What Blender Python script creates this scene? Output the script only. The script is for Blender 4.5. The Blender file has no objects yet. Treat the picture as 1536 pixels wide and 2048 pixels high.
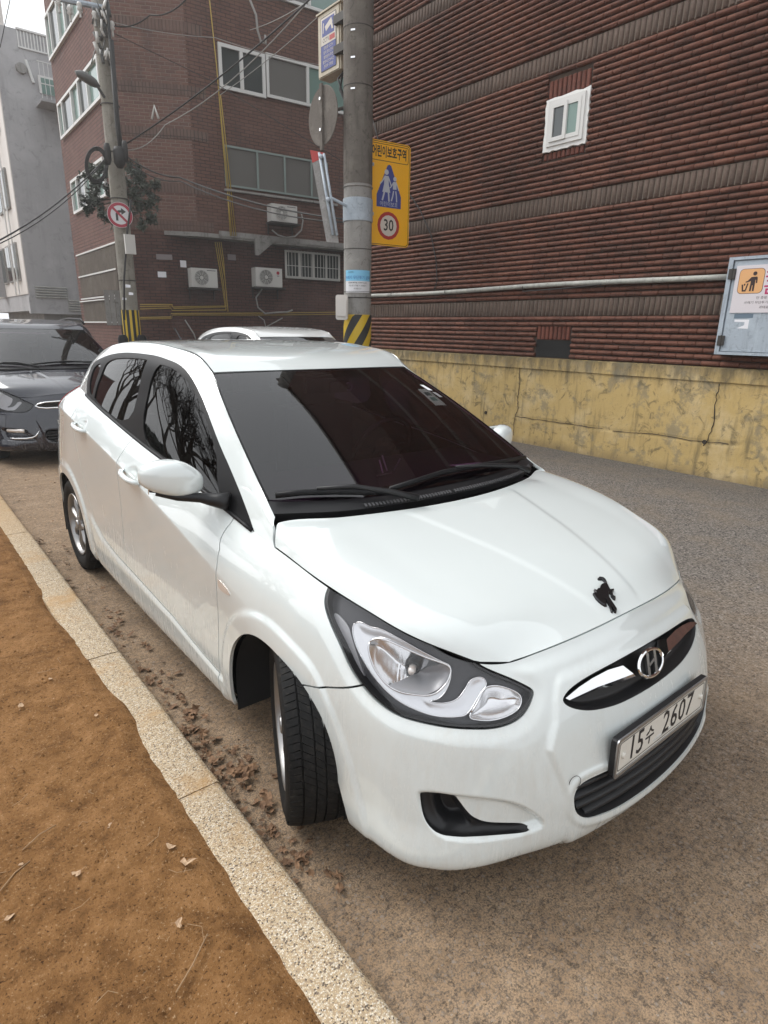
import bpy, bmesh, math, random
import numpy as np
from mathutils import Matrix, Vector
random.seed(7); np.random.seed(7)
SC_ = bpy.context.scene; COL = SC_.collection
# ---------------------------------------------------------------- camera
CAMP = (1.643013, 1.550529, 1.532517); YAW, PITCH, ROLL = -2.455719, 0.291432, 0.01705
fw = np.array([math.sin(YAW)*math.cos(PITCH), math.cos(YAW)*math.cos(PITCH), -math.sin(PITCH)])
rt = np.cross(fw, [0, 0, 1]); rt /= np.linalg.norm(rt); up = np.cross(rt, fw)
cr_, sr_ = math.cos(ROLL), math.sin(ROLL)
R2 = cr_*rt+sr_*up; U2 = -sr_*rt+cr_*up
cam = bpy.data.cameras.new('camera'); cob = bpy.data.objects.new('camera', cam); COL.objects.link(cob); SC_.camera = cob
Mx = Matrix.Identity(4)
for i in range(3): Mx[i][0] = R2[i]; Mx[i][1] = U2[i]; Mx[i][2] = -fw[i]; Mx[i][3] = CAMP[i]
cob.matrix_world = Mx
cam.sensor_fit = 'VERTICAL'; cam.sensor_height = 36; cam.lens = 1216.06/2048*36; cam.clip_start = .05; cam.clip_end = 400
# ---------------------------------------------------------------- overcast sky, soft sun, exposure
SUN_EL, SUN_AZ = math.radians(48), math.radians(150)
wd = bpy.data.worlds.new('World'); SC_.world = wd; wd.use_nodes = True
nt = wd.node_tree; bgn = nt.nodes['Background']
sky = nt.nodes.new('ShaderNodeTexSky'); sky.sky_type = 'NISHITA'; sky.sun_disc = False
sky.sun_elevation = SUN_EL; sky.sun_rotation = SUN_AZ; sky.dust_density = 4; sky.air_density = 1.2
hs = nt.nodes.new('ShaderNodeHueSaturation'); hs.inputs['Saturation'].default_value = .12
mixn = nt.nodes.new('ShaderNodeMix'); mixn.data_type = 'RGBA'; mixn.inputs[0].default_value = .62
mixn.inputs[7].default_value = (8.9, 9.2, 9.6, 1)     # even cloud cover
nt.links.new(sky.outputs[0], hs.inputs['Color']); nt.links.new(hs.outputs[0], mixn.inputs[6])
nt.links.new(mixn.outputs[2], bgn.inputs[0]); bgn.inputs[1].default_value = .11
sl = bpy.data.lights.new('sun', 'SUN'); sl.energy = 1.3; sl.angle = math.radians(32); sl.color = (1, .975, .94)
so = bpy.data.objects.new('sun', sl); COL.objects.link(so)
sd = Vector((math.sin(SUN_AZ)*math.cos(SUN_EL), math.cos(SUN_AZ)*math.cos(SUN_EL), math.sin(SUN_EL)))
so.rotation_euler = sd.to_track_quat('Z', 'Y').to_euler()
vs_ = SC_.view_settings; vs_.view_transform = 'Standard'; vs_.look = 'None'; vs_.exposure = .78; vs_.gamma = 1; vs_.use_curve_mapping = False
SC_.cycles.max_bounces = 8; SC_.cycles.transparent_max_bounces = 12; SC_.cycles.caustics_reflective = False; SC_.cycles.caustics_refractive = False
# ---------------------------------------------------------------- helpers
def tag(o, label=None, cat=None, group=None, kind=None):
    if label: o['label'] = label
    if cat: o['category'] = cat
    if group: o['group'] = group
    if kind: o['kind'] = kind
    return o
def thing(name, label, cat, loc=(0, 0, 0), rz=0, group=None):
    o = bpy.data.objects.new(name, None); o.empty_display_size = .1; COL.objects.link(o)
    o.location = loc; o.rotation_euler = (0, 0, rz); return tag(o, label, cat, group)
def link(name, me, parent=None, local=True):
    o = bpy.data.objects.new(name, me); COL.objects.link(o)
    if parent is not None:
        o.parent = parent
        if not local and parent.type == 'EMPTY': o.matrix_parent_inverse = (Matrix.Translation(parent.location) @ parent.rotation_euler.to_matrix().to_4x4()).inverted()
    return o
def mk(name, V, F, mat, parent=None, smooth=False, normals=None, local=True, mi=None):
    me = bpy.data.meshes.new(name)
    me.from_pydata([tuple(map(float, v)) for v in V], [], [tuple(int(i) for i in f) for f in F])
    if smooth or normals is not None: me.polygons.foreach_set('use_smooth', [True]*len(me.polygons))
    for m in (mat if isinstance(mat, (list, tuple)) else [mat]): me.materials.append(m)
    if mi is not None: me.polygons.foreach_set('material_index', list(mi))
    if normals is not None: me.normals_split_custom_set_from_vertices([tuple(map(float, n)) for n in normals])
    me.update()
    return link(name, me, parent, local)
class MB:
    """collects shapes into one mesh"""
    def __init__(s): s.V = []; s.F = []; s.M = []; s.mi = 0
    def add(s, V, F):
        k = len(s.V); s.V += [tuple(v) for v in V]; s.F += [tuple(i+k for i in f) for f in F]; s.M += [s.mi]*len(F); return s
    def box(s, a, b, T=None):
        x0, y0, z0 = a; x1, y1, z1 = b
        V = [(x0,y0,z0),(x1,y0,z0),(x1,y1,z0),(x0,y1,z0),(x0,y0,z1),(x1,y0,z1),(x1,y1,z1),(x0,y1,z1)]
        if T is not None: V = [tuple(T @ Vector(v)) for v in V]
        return s.add(V, [(3,2,1,0),(4,5,6,7),(0,1,5,4),(1,2,6,5),(2,3,7,6),(3,0,4,7)])
    def tube(s, pts, r, n=8, cap=True, T=None):
        pts = [Vector(p) for p in pts]; rr = r if isinstance(r, (list, tuple)) else [r]*len(pts)
        V = []; F = []; ref = None
        for i, p in enumerate(pts):
            d = (pts[min(i+1, len(pts)-1)]-pts[max(i-1, 0)]).normalized()
            if ref is None: ref = d.orthogonal().normalized()
            ref = (ref-d*ref.dot(d)); ref = ref.normalized() if ref.length > 1e-6 else d.orthogonal().normalized()
            b = d.cross(ref)
            for k in range(n):
                a = 2*math.pi*k/n; q = p+(ref*math.cos(a)+b*math.sin(a))*rr[i]; V.append(tuple(T @ q) if T is not None else tuple(q))
        for i in range(len(pts)-1):
            for k in range(n):
                a, b2 = i*n+k, i*n+(k+1) % n; F.append((a, b2, b2+n, a+n))
        if cap: F.append(tuple(range(n-1, -1, -1))); F.append(tuple((len(pts)-1)*n+k for k in range(n)))
        return s.add(V, F)
    def lathe(s, prof, n=24, T=None, a0=0, a1=2*math.pi):
        """prof list of (r, h) about local Z"""
        full = abs(a1-a0-2*math.pi) < 1e-6; m = n if full else n+1
        V = [];F = []
        for r, h in prof:
            for k in range(m):
                a = a0+(a1-a0)*k/n; q = Vector((r*math.cos(a), r*math.sin(a), h)); V.append(tuple(T @ q) if T is not None else tuple(q))
        for i in range(len(prof)-1):
            for k in range(n if full else n):
                a, b = i*m+k, i*m+((k+1) % m if full else k+1); F.append((a, b, b+m, a+m))
        return s.add(V, F)
    def prism(s, poly, d, T=None, z0=0.0):
        """poly in local XY extruded z0..z0+d"""
        n = len(poly); V = [(x, y, z0) for x, y in poly]+[(x, y, z0+d) for x, y in poly]
        if T is not None: V = [tuple(T @ Vector(v)) for v in V]
        F = [tuple(range(n-1, -1, -1)), tuple(range(n, 2*n))]+[(i, (i+1) % n, n+(i+1) % n, n+i) for i in range(n)]
        return s.add(V, F)
    def build(s, name, mat, parent=None, smooth=False, local=True):
        o = mk(name, s.V, s.F, mat, parent, smooth, None, local, s.M if isinstance(mat, (list, tuple)) else None)
        if smooth == 'auto': o.data.polygons.foreach_set('use_smooth', [True]*len(o.data.polygons)); sharp(o.data, 35)
        return o
def sharp(me, deg=35):
    bm = bmesh.new(); bm.from_mesh(me)
    for e in bm.edges:
        e.smooth = not (len(e.link_faces) == 2 and e.calc_face_angle(0) > math.radians(deg))
    bm.to_mesh(me); bm.free()
def frame(o, x, y, z=None):
    """matrix with origin o, x axis, y axis"""
    x = Vector(x).normalized(); y = Vector(y); y = (y-x*y.dot(x)).normalized(); z = x.cross(y)
    M = Matrix.Identity(4)
    for i in range(3): M[i][0] = x[i]; M[i][1] = y[i]; M[i][2] = z[i]; M[i][3] = o[i]
    return M
def text(name, txt, size, mat, parent, T, depth=.0015, sx=1.0, align='CENTER', spacing=1.0, bold=0.0):
    cu = bpy.data.curves.new(name, 'FONT'); cu.body = txt; cu.size = size; cu.align_x = align; cu.align_y = 'CENTER'; cu.extrude = depth/2; cu.resolution_u = 2; cu.space_character = spacing
    cu.offset = bold
    o = bpy.data.objects.new(name, cu); COL.objects.link(o)
    dg = bpy.context.evaluated_depsgraph_get(); me = bpy.data.meshes.new_from_object(o.evaluated_get(dg)); COL.objects.unlink(o); bpy.data.objects.remove(o)
    me.transform(T @ Matrix.Diagonal((sx, 1, 1, 1))); me.materials.clear(); me.materials.append(mat)
    return link(name, me, parent)
# ---------------------------------------------------------------- materials
MATS = {}
def pmat(name, col, rough=.5, metal=0, spec=.5, coat=0, coat_r=.05, ior=None):
    m = bpy.data.materials.new(name); m.use_nodes = True; b = m.node_tree.nodes['Principled BSDF']
    b.inputs['Base Color'].default_value = (*col, 1); b.inputs['Roughness'].default_value = rough; b.inputs['Metallic'].default_value = metal
    b.inputs['Specular IOR Level'].default_value = spec; b.inputs['Coat Weight'].default_value = coat; b.inputs['Coat Roughness'].default_value = coat_r
    if ior: b.inputs['IOR'].default_value = ior
    MATS[name] = m; return m
def N(m, t, **kw):
    n = m.node_tree.nodes.new(t)
    for k, v in kw.items():
        if k.startswith('i_'): n.inputs[k[2:].replace('_', ' ')].default_value = v
        else: setattr(n, k, v)
    return n
def L(m, a, b): m.node_tree.links.new(a, b)
def bsdf(m): return m.node_tree.nodes['Principled BSDF']
def noise(m, vec, scale, detail=4, rough=.55, dist=0):
    n = N(m, 'ShaderNodeTexNoise'); n.inputs['Scale'].default_value = scale; n.inputs['Detail'].default_value = detail; n.inputs['Roughness'].default_value = rough; n.inputs['Distortion'].default_value = dist
    if vec is not None: L(m, vec, n.inputs['Vector'])
    return n.outputs['Fac']
def ramp(m, fac, stops, interp='LINEAR'):
    r = N(m, 'ShaderNodeValToRGB'); r.color_ramp.interpolation = interp; e = r.color_ramp.elements
    while len(e) < len(stops): e.new(.5)
    for k, (p, c) in enumerate(stops):
        e[k].position = p; e[k].color = (*c, 1) if isinstance(c, (tuple, list)) else (c, c, c, 1)
    L(m, fac, r.inputs[0]); return r.outputs[0]
def mix(m, fac, a, b, mode='MIX'):
    x = N(m, 'ShaderNodeMix', data_type='RGBA', blend_type=mode)
    for s, v in ((0, fac), (6, a), (7, b)):
        if hasattr(v, 'links'): L(m, v, x.inputs[s])
        else: x.inputs[s].default_value = v if s == 0 else (*v, 1)
    return x.outputs[2]
def math_(m, op, a, b=None, c=None):
    x = N(m, 'ShaderNodeMath', operation=op)
    for s, v in enumerate((a, b, c)):
        if v is None: continue
        if hasattr(v, 'links'): L(m, v, x.inputs[s])
        else: x.inputs[s].default_value = v
    return x.outputs[0]
def geo(m): return N(m, 'ShaderNodeNewGeometry').outputs['Position']
def objc(m): return N(m, 'ShaderNodeTexCoord').outputs['Object']
def mapping(m, vec, scale=(1, 1, 1), rot=(0, 0, 0)):
    n = N(m, 'ShaderNodeMapping'); n.inputs['Scale'].default_value = scale; n.inputs['Rotation'].default_value = rot; L(m, vec, n.inputs['Vector']); return n.outputs[0]
def sep(m, vec): n = N(m, 'ShaderNodeSeparateXYZ'); L(m, vec, n.inputs[0]); return n.outputs
def bump(m, h, strength=.4, dist=.01):
    b = N(m, 'ShaderNodeBump'); b.inputs['Strength'].default_value = strength; b.inputs['Distance'].default_value = dist; L(m, h, b.inputs['Height']); L(m, b.outputs[0], bsdf(m).inputs['Normal']); return b
def smap(m, v, a, b, c=0, d=1):
    n = N(m, 'ShaderNodeMapRange', interpolation_type='SMOOTHSTEP'); L(m, v, n.inputs[0])
    for i, x in zip((1, 2, 3, 4), (a, b, c, d)): n.inputs[i].default_value = x
    return n.outputs[0]
def glass_mat(name, tint, ior=1.5, rough=.0):
    m = bpy.data.materials.new(name); m.use_nodes = True; t = m.node_tree; t.nodes.clear()
    o = N(m, 'ShaderNodeOutputMaterial'); tr = N(m, 'ShaderNodeBsdfTransparent'); gl = N(m, 'ShaderNodeBsdfGlossy'); fr = N(m, 'ShaderNodeFresnel'); mx = N(m, 'ShaderNodeMixShader')
    tr.inputs[0].default_value = (*tint, 1); gl.inputs['Roughness'].default_value = rough; fr.inputs[0].default_value = ior
    gm = N(m, 'ShaderNodeNewGeometry'); iv = N(m, 'ShaderNodeMapRange'); L(m, gm.outputs['Backfacing'], iv.inputs[0]); iv.inputs[3].default_value = ior; iv.inputs[4].default_value = 1/ior; L(m, iv.outputs[0], fr.inputs[0])
    L(m, fr.outputs[0], mx.inputs[0]); L(m, tr.outputs[0], mx.inputs[1]); L(m, gl.outputs[0], mx.inputs[2]); L(m, mx.outputs[0], o.inputs[0])
    MATS[name] = m; return m
def paint(name, col, dust=(.42, .37, .30), dirt=.5, spec=.5):
    m = pmat(name, col, .22, 0, spec, 1.0, .02); P = objc(m); z = sep(m, P)[2]
    n1 = noise(m, P, 7, 5, .6); n2 = noise(m, mapping(m, P, (60, 60, 6)), 1, 4, .6); n3 = noise(m, P, 420, 2, .5)
    low = smap(m, z, .95, .12)
    f = math_(m, 'MULTIPLY', low, smap(m, n1, .25, .8)); f = math_(m, 'MULTIPLY', f, smap(m, n2, .2, .75)); 
    f = math_(m, 'ADD', math_(m, 'MULTIPLY', f, dirt), math_(m, 'MULTIPLY', smap(m, noise(m, P, 2.5, 6, .65), .45, .8), .06*dirt*2))
    c = mix(m, f, col, dust); spk = smap(m, n3, .70, .78)
    c = mix(m, math_(m, 'MULTIPLY', spk, math_(m, 'MULTIPLY', low, .22*dirt*2)), c, (.18, .15, .12))
    L(m, c, bsdf(m).inputs['Base Color'])
    L(m, smap(m, f, 0, .6, .24, .6), bsdf(m).inputs['Roughness']); L(m, smap(m, f, 0, .45, 1.0, .35), bsdf(m).inputs['Coat Weight'])
    fl = noise(m, P, 700, 1, .5)
    bsdf(m).inputs['Coat IOR'].default_value = 1.7 if dirt > .3 else 1.45
    if dirt > .3: b = bump(m, fl, .03, .0006)
    return m
WHITE = paint('white_paint', (.64, .685, .675)); NAVY = paint('navy_paint', (.006, .008, .018), (.2, .18, .16), .25)
WHITE2 = paint('white_paint_clean', (.68, .69, .68), dirt=.2)
BLK = pmat('black_plastic', (.013, .013, .014), .42, 0, .35); SATIN = pmat('satin_black_trim', (.010, .010, .011), .45, 0, .16)
LINER = pmat('dark_liner', (.008, .008, .008), .9); INT = pmat('interior_dark', (.025, .022, .024), .7); SEATM = pmat('seat_cloth', (.05, .045, .05), .9)
CHROME = pmat('chrome', (.82, .82, .82), .06, 1); CHROMED = pmat('reflector_chrome', (.88, .88, .88), .20, 1); SILVER = pmat('silver_trim', (.45, .46, .47), .28, .9)
BEZEL = pmat('lamp_bezel', (.055, .055, .06), .3, .1); LGREY = pmat('lamp_grey', (.34, .34, .35), .35, .3); SURR = pmat('lamp_surround_silver', (.74, .75, .76), .26, .7)
GUN = pmat('gunmetal_badge', (.05, .05, .053), .28, .85)
PLATE = pmat('plate_white', (.66, .64, .58), .4); PRINT = pmat('black_print', (.012, .012, .014), .5); REDL = pmat('red_lamp', (.25, .01, .015), .12, 0, .5, 1)
AMBER = pmat('amber_lens', (.75, .70, .65), .1, .4)
GLASS = glass_mat('tinted_windscreen', (.24, .14, .23), 1.78); SGLASS = glass_mat('tinted_side_glass', (.05, .045, .05), 1.5); LENS = glass_mat('lamp_lens', (.90, .90, .91), 1.52)
PAPER = pmat('paper', (.75, .75, .78), .8); PHONE = pmat('device_black', (.02, .02, .02), .25)
def tyre_mat():
    m = pmat('tyre_rubber', (.02, .02, .02), .7, 0, .18); P = objc(m); n = noise(m, P, 60, 5, .7)
    L(m, mix(m, smap(m, n, .5, .8), (.010, .010, .010), (.045, .040, .033)), bsdf(m).inputs['Base Color']); bump(m, noise(m, P, 300, 3), .2, .002); return m
TYRE = tyre_mat(); RIM = pmat('alloy_silver', (.30, .295, .29), .38, .8)
STEEL = pmat('dark_steel', (.06, .055, .05), .6, .5)
# ---------------------------------------------------------------- smooth surface maths
def _tan(k,P,i,side):
    n=len(k)
    if side==0 and 0<i<n-1:
        h0=k[i]-k[i-1];h1=k[i+1]-k[i];d0=(P[i]-P[i-1])/h0;d1=(P[i+1]-P[i])/h1
        return (h1*d0+h0*d1)/(h0+h1)
    if (side<0 or i==n-1) and i>0:            # incoming
        return (P[i]-P[i-1])/(k[i]-k[i-1])
    return (P[i+1]-P[i])/(k[i+1]-k[i])
def hermite(k,P,S,crease=None,end=None):
    """P: (n,...) values at knots k, evaluated at S. crease[i]: weight 0..1 (array ok)"""
    k=np.asarray(k,float);P=np.asarray(P,float);S=np.asarray(S,float);n=len(k)
    out=[]
    To=[];Ti=[]
    for i in range(n):
        c=0 if crease is None else crease[i]
        c=np.asarray(c,float)
        if c.ndim and P.ndim>c.ndim+1-1: c=c.reshape(c.shape+(1,)*(P.ndim-1-c.ndim))
        m=_tan(k,P,i,0)
        a=_tan(k,P,i,-1) if i>0 else m
        b=(P[i+1]-P[i])/(k[i+1]-k[i]) if i<n-1 else m
        Ti.append(m*(1-c)+a*c);To.append(m*(1-c)+b*c)
    if end is not None:                       # end='sym': flat tangent in x dir handled by caller
        pass
    j=np.clip(np.searchsorted(k,S,side='right')-1,0,n-2)
    h=(k[j+1]-k[j]);u=(S-k[j])/h
    sh=(len(S),)+(1,)*(P.ndim-1)
    u=u.reshape(sh);h=h.reshape(sh)
    To=np.array(To);Ti=np.array(Ti)
    h00=2*u**3-3*u**2+1;h10=u**3-2*u**2+u;h01=-2*u**3+3*u**2;h11=u**3-u**2
    return h00*P[j]+h10*h*To[j]+h01*P[j+1]+h11*h*Ti[j+1]
def grid_eval(P,sk,tk,S,T,crease=None):
    """P (rows,cols,3)"""
    P=np.asarray(P,float)
    R=hermite(sk,P.transpose(1,0,2),S)        # (Ns,rows,3)
    R=R.transpose(1,0,2)                      # rows,Ns,3
    return hermite(tk,R,T,crease),R           # (Nt,Ns,3)
def dense(knots,n):                           # n samples per interval list
    o=[]
    for i in range(len(knots)-1):
        o+=list(np.linspace(knots[i],knots[i+1],n[i],endpoint=False))
    return np.array(o+[knots[-1]])
def mirrored(Pc):                             # extend columns with x mirrored before col 0 for symmetric tangents
    Pc=np.asarray(Pc,float);M=Pc[:,1:2,:].copy();M[...,0]*=-1
    return np.concatenate([M,Pc],1)

# rails of the lower body, front centre -> rear centre
RA=[(0,.84,.165),(.2,.83,.165),(.38,.80,.165),(.52,.75,.165),(.63,.69,.165),(.70,.63,.165),(.755,.53,.165),(.78,.25,.165),(.785,0,.165),(.78,-.35,.165),(.78,-.8,.165),(.78,-1.3,.165),(.78,-1.8,.17),(.78,-2.2,.18),(.78,-2.55,.20),(.76,-2.85,.22),(.68,-3.06,.23),(.4,-3.18,.24),(0,-3.2,.24)]
RB=[(0,.868,.195),(.2,.858,.195),(.38,.830,.195),(.52,.785,.195),(.64,.735,.19),(.725,.67,.185),(.785,.555,.18),(.815,.25,.18),(.818,0,.18),(.815,-.35,.182),(.815,-.8,.182),(.815,-1.3,.182),(.815,-1.8,.19),(.815,-2.2,.21),(.815,-2.55,.24),(.79,-2.85,.26),(.71,-3.08,.27),(.42,-3.21,.28),(0,-3.23,.28)]
RC=[(0,.874,.30),(.2,.864,.30),(.38,.834,.30),(.52,.787,.30),(.64,.725,.30),(.722,.65,.30),(.782,.53,.30),(.825,.25,.30),(.835,0,.30),(.835,-.35,.30),(.835,-.8,.30),(.835,-1.3,.30),(.835,-1.8,.30),(.838,-2.2,.32),(.838,-2.55,.34),(.81,-2.87,.36),(.73,-3.10,.38),(.43,-3.24,.40),(0,-3.26,.40)]
RD=[(0,.850,.43),(.2,.841,.43),(.38,.81,.43),(.52,.762,.43),(.64,.695,.43),(.722,.61,.435),(.782,.495,.44),(.828,.24,.46),(.842,0,.48),(.838,-.35,.50),(.836,-.8,.53),(.836,-1.3,.56),(.838,-1.8,.60),(.842,-2.2,.64),(.842,-2.55,.66),(.815,-2.87,.66),(.735,-3.10,.66),(.43,-3.24,.66),(0,-3.26,.66)]
RE=[(0,.808,.55),(.2,.80,.55),(.38,.772,.547),(.52,.718,.545),(.635,.655,.55),(.71,.57,.558),(.772,.46,.57),(.825,.22,.60),(.842,0,.645),(.847,-.35,.715),(.848,-.8,.806),(.848,-1.3,.893),(.842,-1.8,.962),(.832,-2.2,1.005),(.815,-2.55,1.03),(.775,-2.85,1.03),(.69,-3.05,1.02),(.42,-3.15,1.0),(0,-3.17,1.0)]
RF=[(0,.768,.64),(.2,.76,.637),(.38,.732,.63),(.50,.682,.628),(.60,.61,.640),(.685,.525,.662),(.745,.41,.69),(.797,.2,.73),(.812,0,.765),(.812,-.35,.808),(.808,-.8,.886),(.808,-1.3,.955),(.797,-1.8,1.02),(.782,-2.2,1.062),(.76,-2.55,1.09),(.725,-2.85,1.09),(.64,-3.0,1.08),(.4,-3.08,1.08),(0,-3.10,1.08)]
RG=[(0,.723,.724),(.2,.714,.717),(.38,.684,.702),(.49,.646,.688),(.585,.585,.705),(.655,.51,.748),(.70,.39,.779),(.737,.193,.813),(.750,0,.846),(.747,-.242,.869),(.757,-.8,.955),(.754,-1.3,1.008),(.742,-1.8,1.065),(.722,-2.2,1.107),(.69,-2.55,1.14),(.645,-2.8,1.15),(.56,-2.93,1.15),(.35,-3.0,1.15),(0,-3.03,1.15)]
SK=np.arange(19.)
WR=np.array([RA,RB,RC,RD,RE,RF,RG],float)
TK=np.array([0,.05,.16,.30,.44,.56,.68])
def crease_rows(S):
    z=np.zeros_like(S);e=np.clip((S-8.3)/1.2,0,1)*.85
    return [z,z+.2,z,z,e,z,z]
def wrap(S,T):
    P=mirrored(WR);sk=np.concatenate([[-1],SK])
    R=hermite(sk,P.transpose(1,0,2),S).transpose(1,0,2)
    return hermite(TK,R,T,crease_rows(S))
def rail(row,S):
    P=mirrored(WR)[row];return hermite(np.concatenate([[-1],SK]),P,np.asarray(S,float))
# greenhouse side
GK=np.array([8.5,9,9.5,10,10.35,11,12,13,14,15,16,17,18.])
H_=[(.735,-.13,.880),(.722,-.30,.935),(.706,-.60,1.025),(.695,-.88,1.125),(.697,-1.06,1.165),(.703,-1.33,1.20),(.695,-1.8,1.23),(.677,-2.2,1.25),(.645,-2.55,1.25),(.60,-2.8,1.23),(.53,-2.93,1.215),(.33,-3.0,1.21),(0,-3.02,1.21)]
I_=[(.717,-.155,.915),(.692,-.365,1.003),(.650,-.66,1.135),(.604,-.92,1.285),(.612,-1.05,1.345),(.635,-1.34,1.372),(.630,-1.8,1.387),(.620,-2.2,1.367),(.598,-2.55,1.33),(.56,-2.8,1.285),(.51,-2.93,1.25),(.31,-2.99,1.25),(0,-3.0,1.25)]
J_=[(.699,-.176,.928),(.667,-.385,1.046),(.609,-.69,1.207),(.543,-.965,1.347),(.551,-1.06,1.400),(.565,-1.35,1.438),(.57,-1.8,1.446),(.565,-2.2,1.427),(.55,-2.55,1.378),(.53,-2.8,1.32),(.49,-2.93,1.28),(.30,-2.98,1.28),(0,-2.99,1.28)]
def jrail(S): return hermite(GK,np.array(J_,float),S)
def green(S,T):
    g=rail(6,S);h=hermite(GK,np.array(H_,float),S);i=hermite(GK,np.array(I_,float),S);j=jrail(S)
    return hermite(np.array([0,.25,.42,.5]),np.stack([g,h,i,j]),T)
# hood
SC=3.6
def hood(U,V):
    """U 0..1 across (centre->edge), V 0..1 front->rear"""
    es=[SC,5.0,6.3,7.35,8.1,8.5]
    e=rail(6,es)
    fr=rail(6,[0,1.3,2.6,3.1,SC])
    r=np.array([(.515,.632,.694),(.600,.535,.768),(.670,.33,.834),(.704,.13,.876),(.716,-.03,.896),(.704,-.162,.912)])
    fr[3]=(.50,.640,.690)
    cen=np.array([(0,.723,.724),(0,.625,.775),(0,.42,.842),(0,.21,.886),(0,.08,.910),(0,.014,.922)])
    rows=[]
    for k in range(6):
        if k==0: rows.append([cen[0],fr[1],fr[2],fr[3],(fr[3]+e[0])/2,e[0]]);continue
        x1,x2=.26,.50
        rx=r[k][0]
        if k==1:x1,x2=.22,.43
        def yz(x):
            q=(x/rx)
            return cen[k][1]+(r[k][1]-cen[k][1])*q**2, cen[k][2]+(r[k][2]-cen[k][2])*(.35*q**2+.65*q**4)
        m=(r[k]+e[k])/2+np.array([.004,.0,.004])*(1-.6*(k==5))
        rows.append([cen[k],(x1,*yz(x1)),(x2,*yz(x2)),r[k],m,e[k]])
    P=np.array(rows,float)
    mk=P[:,1:2].copy();mk[...,0]*=-1
    P=np.concatenate([mk,P],1)
    uk=np.array([-.36,0,.36,.68,.92,.96,1.]);vk=np.array([0,.16,.42,.68,.87,1])
    R=hermite(vk,P,V)                     # (Nv,cols,3)
    cz=np.clip((V-.05)/.2,0,1)*.75
    return hermite(uk,R.transpose(1,0,2),U,[0*cz,0*cz,0*cz,0*cz,cz,0*cz,0*cz]).transpose(1,0,2)
WSY=np.linspace(-.97,-.2,7)
def ws_edge(y): return np.stack([.717+.099*y-.084*y*y,y,.829-.584*y-.053*y*y],-1)
def windshield(U,V):
    """V 0 bottom..1 top"""
    ed=ws_edge(np.array([-.19,-.42,-.68,-.965]))
    def row(c,e,xs=(0,.3,.5)):
        o=[]
        for f in xs:
            x=f*e[0]/.7
            q=x/e[0];o.append((x,c[1]+(e[1]-c[1])*(.55*q**2+.45*q**4),c[2]+(e[2]-c[2])*(.6*q**2+.4*q**4)))
        return o+[tuple(e)]
    P=np.array([row(c,e) for c,e in zip([(0,-.03,.935),(0,-.28,1.070),(0,-.565,1.220),(0,-.877,1.353)],ed)])
    mk=P[:,1:2].copy();mk[...,0]*=-1
    P=np.concatenate([mk,P],1)
    R=hermite(np.array([0,.3,.65,1.]),P,V)
    return hermite(np.array([-.43,0,.43,.72,1.]),R.transpose(1,0,2),U).transpose(1,0,2)
def roof(U,V):
    ys=[10,10.35,11,12,13,14,15,16]
    e=jrail(np.array(ys,float))
    c=np.array([(0,-.877,1.354),(0,-.97,1.397),(0,-1.32,1.452),(0,-1.78,1.464),(0,-2.2,1.450),(0,-2.57,1.405),(0,-2.86,1.345),(0,-3.0,1.30)])
    P=[]
    for k in range(8):
        o=[]
        for f in (0,.45,.8,.94):
            q=f;o.append((q*e[k][0],c[k][1]+(e[k][1]-c[k][1])*q**2,c[k][2]+(e[k][2]+.006*(k>0)-c[k][2])*(.5*q**2+.5*q**4)))
        P.append(o+[tuple(e[k])])
    P=np.array(P);mk=P[:,1:2].copy();mk[...,0]*=-1
    P=np.concatenate([mk,P],1)
    vk=np.array([0,.06,.2,.42,.6,.78,.92,1.])
    R=hermite(vk,P,V)
    return hermite(np.array([-.45,0,.45,.8,.94,1.]),R.transpose(1,0,2),U).transpose(1,0,2)
def gnormals(X):
    a=np.gradient(X,axis=0);b=np.gradient(X,axis=1);n=np.cross(a,b);n/=np.linalg.norm(n,axis=-1,keepdims=True)+1e-12
    return n
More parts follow.
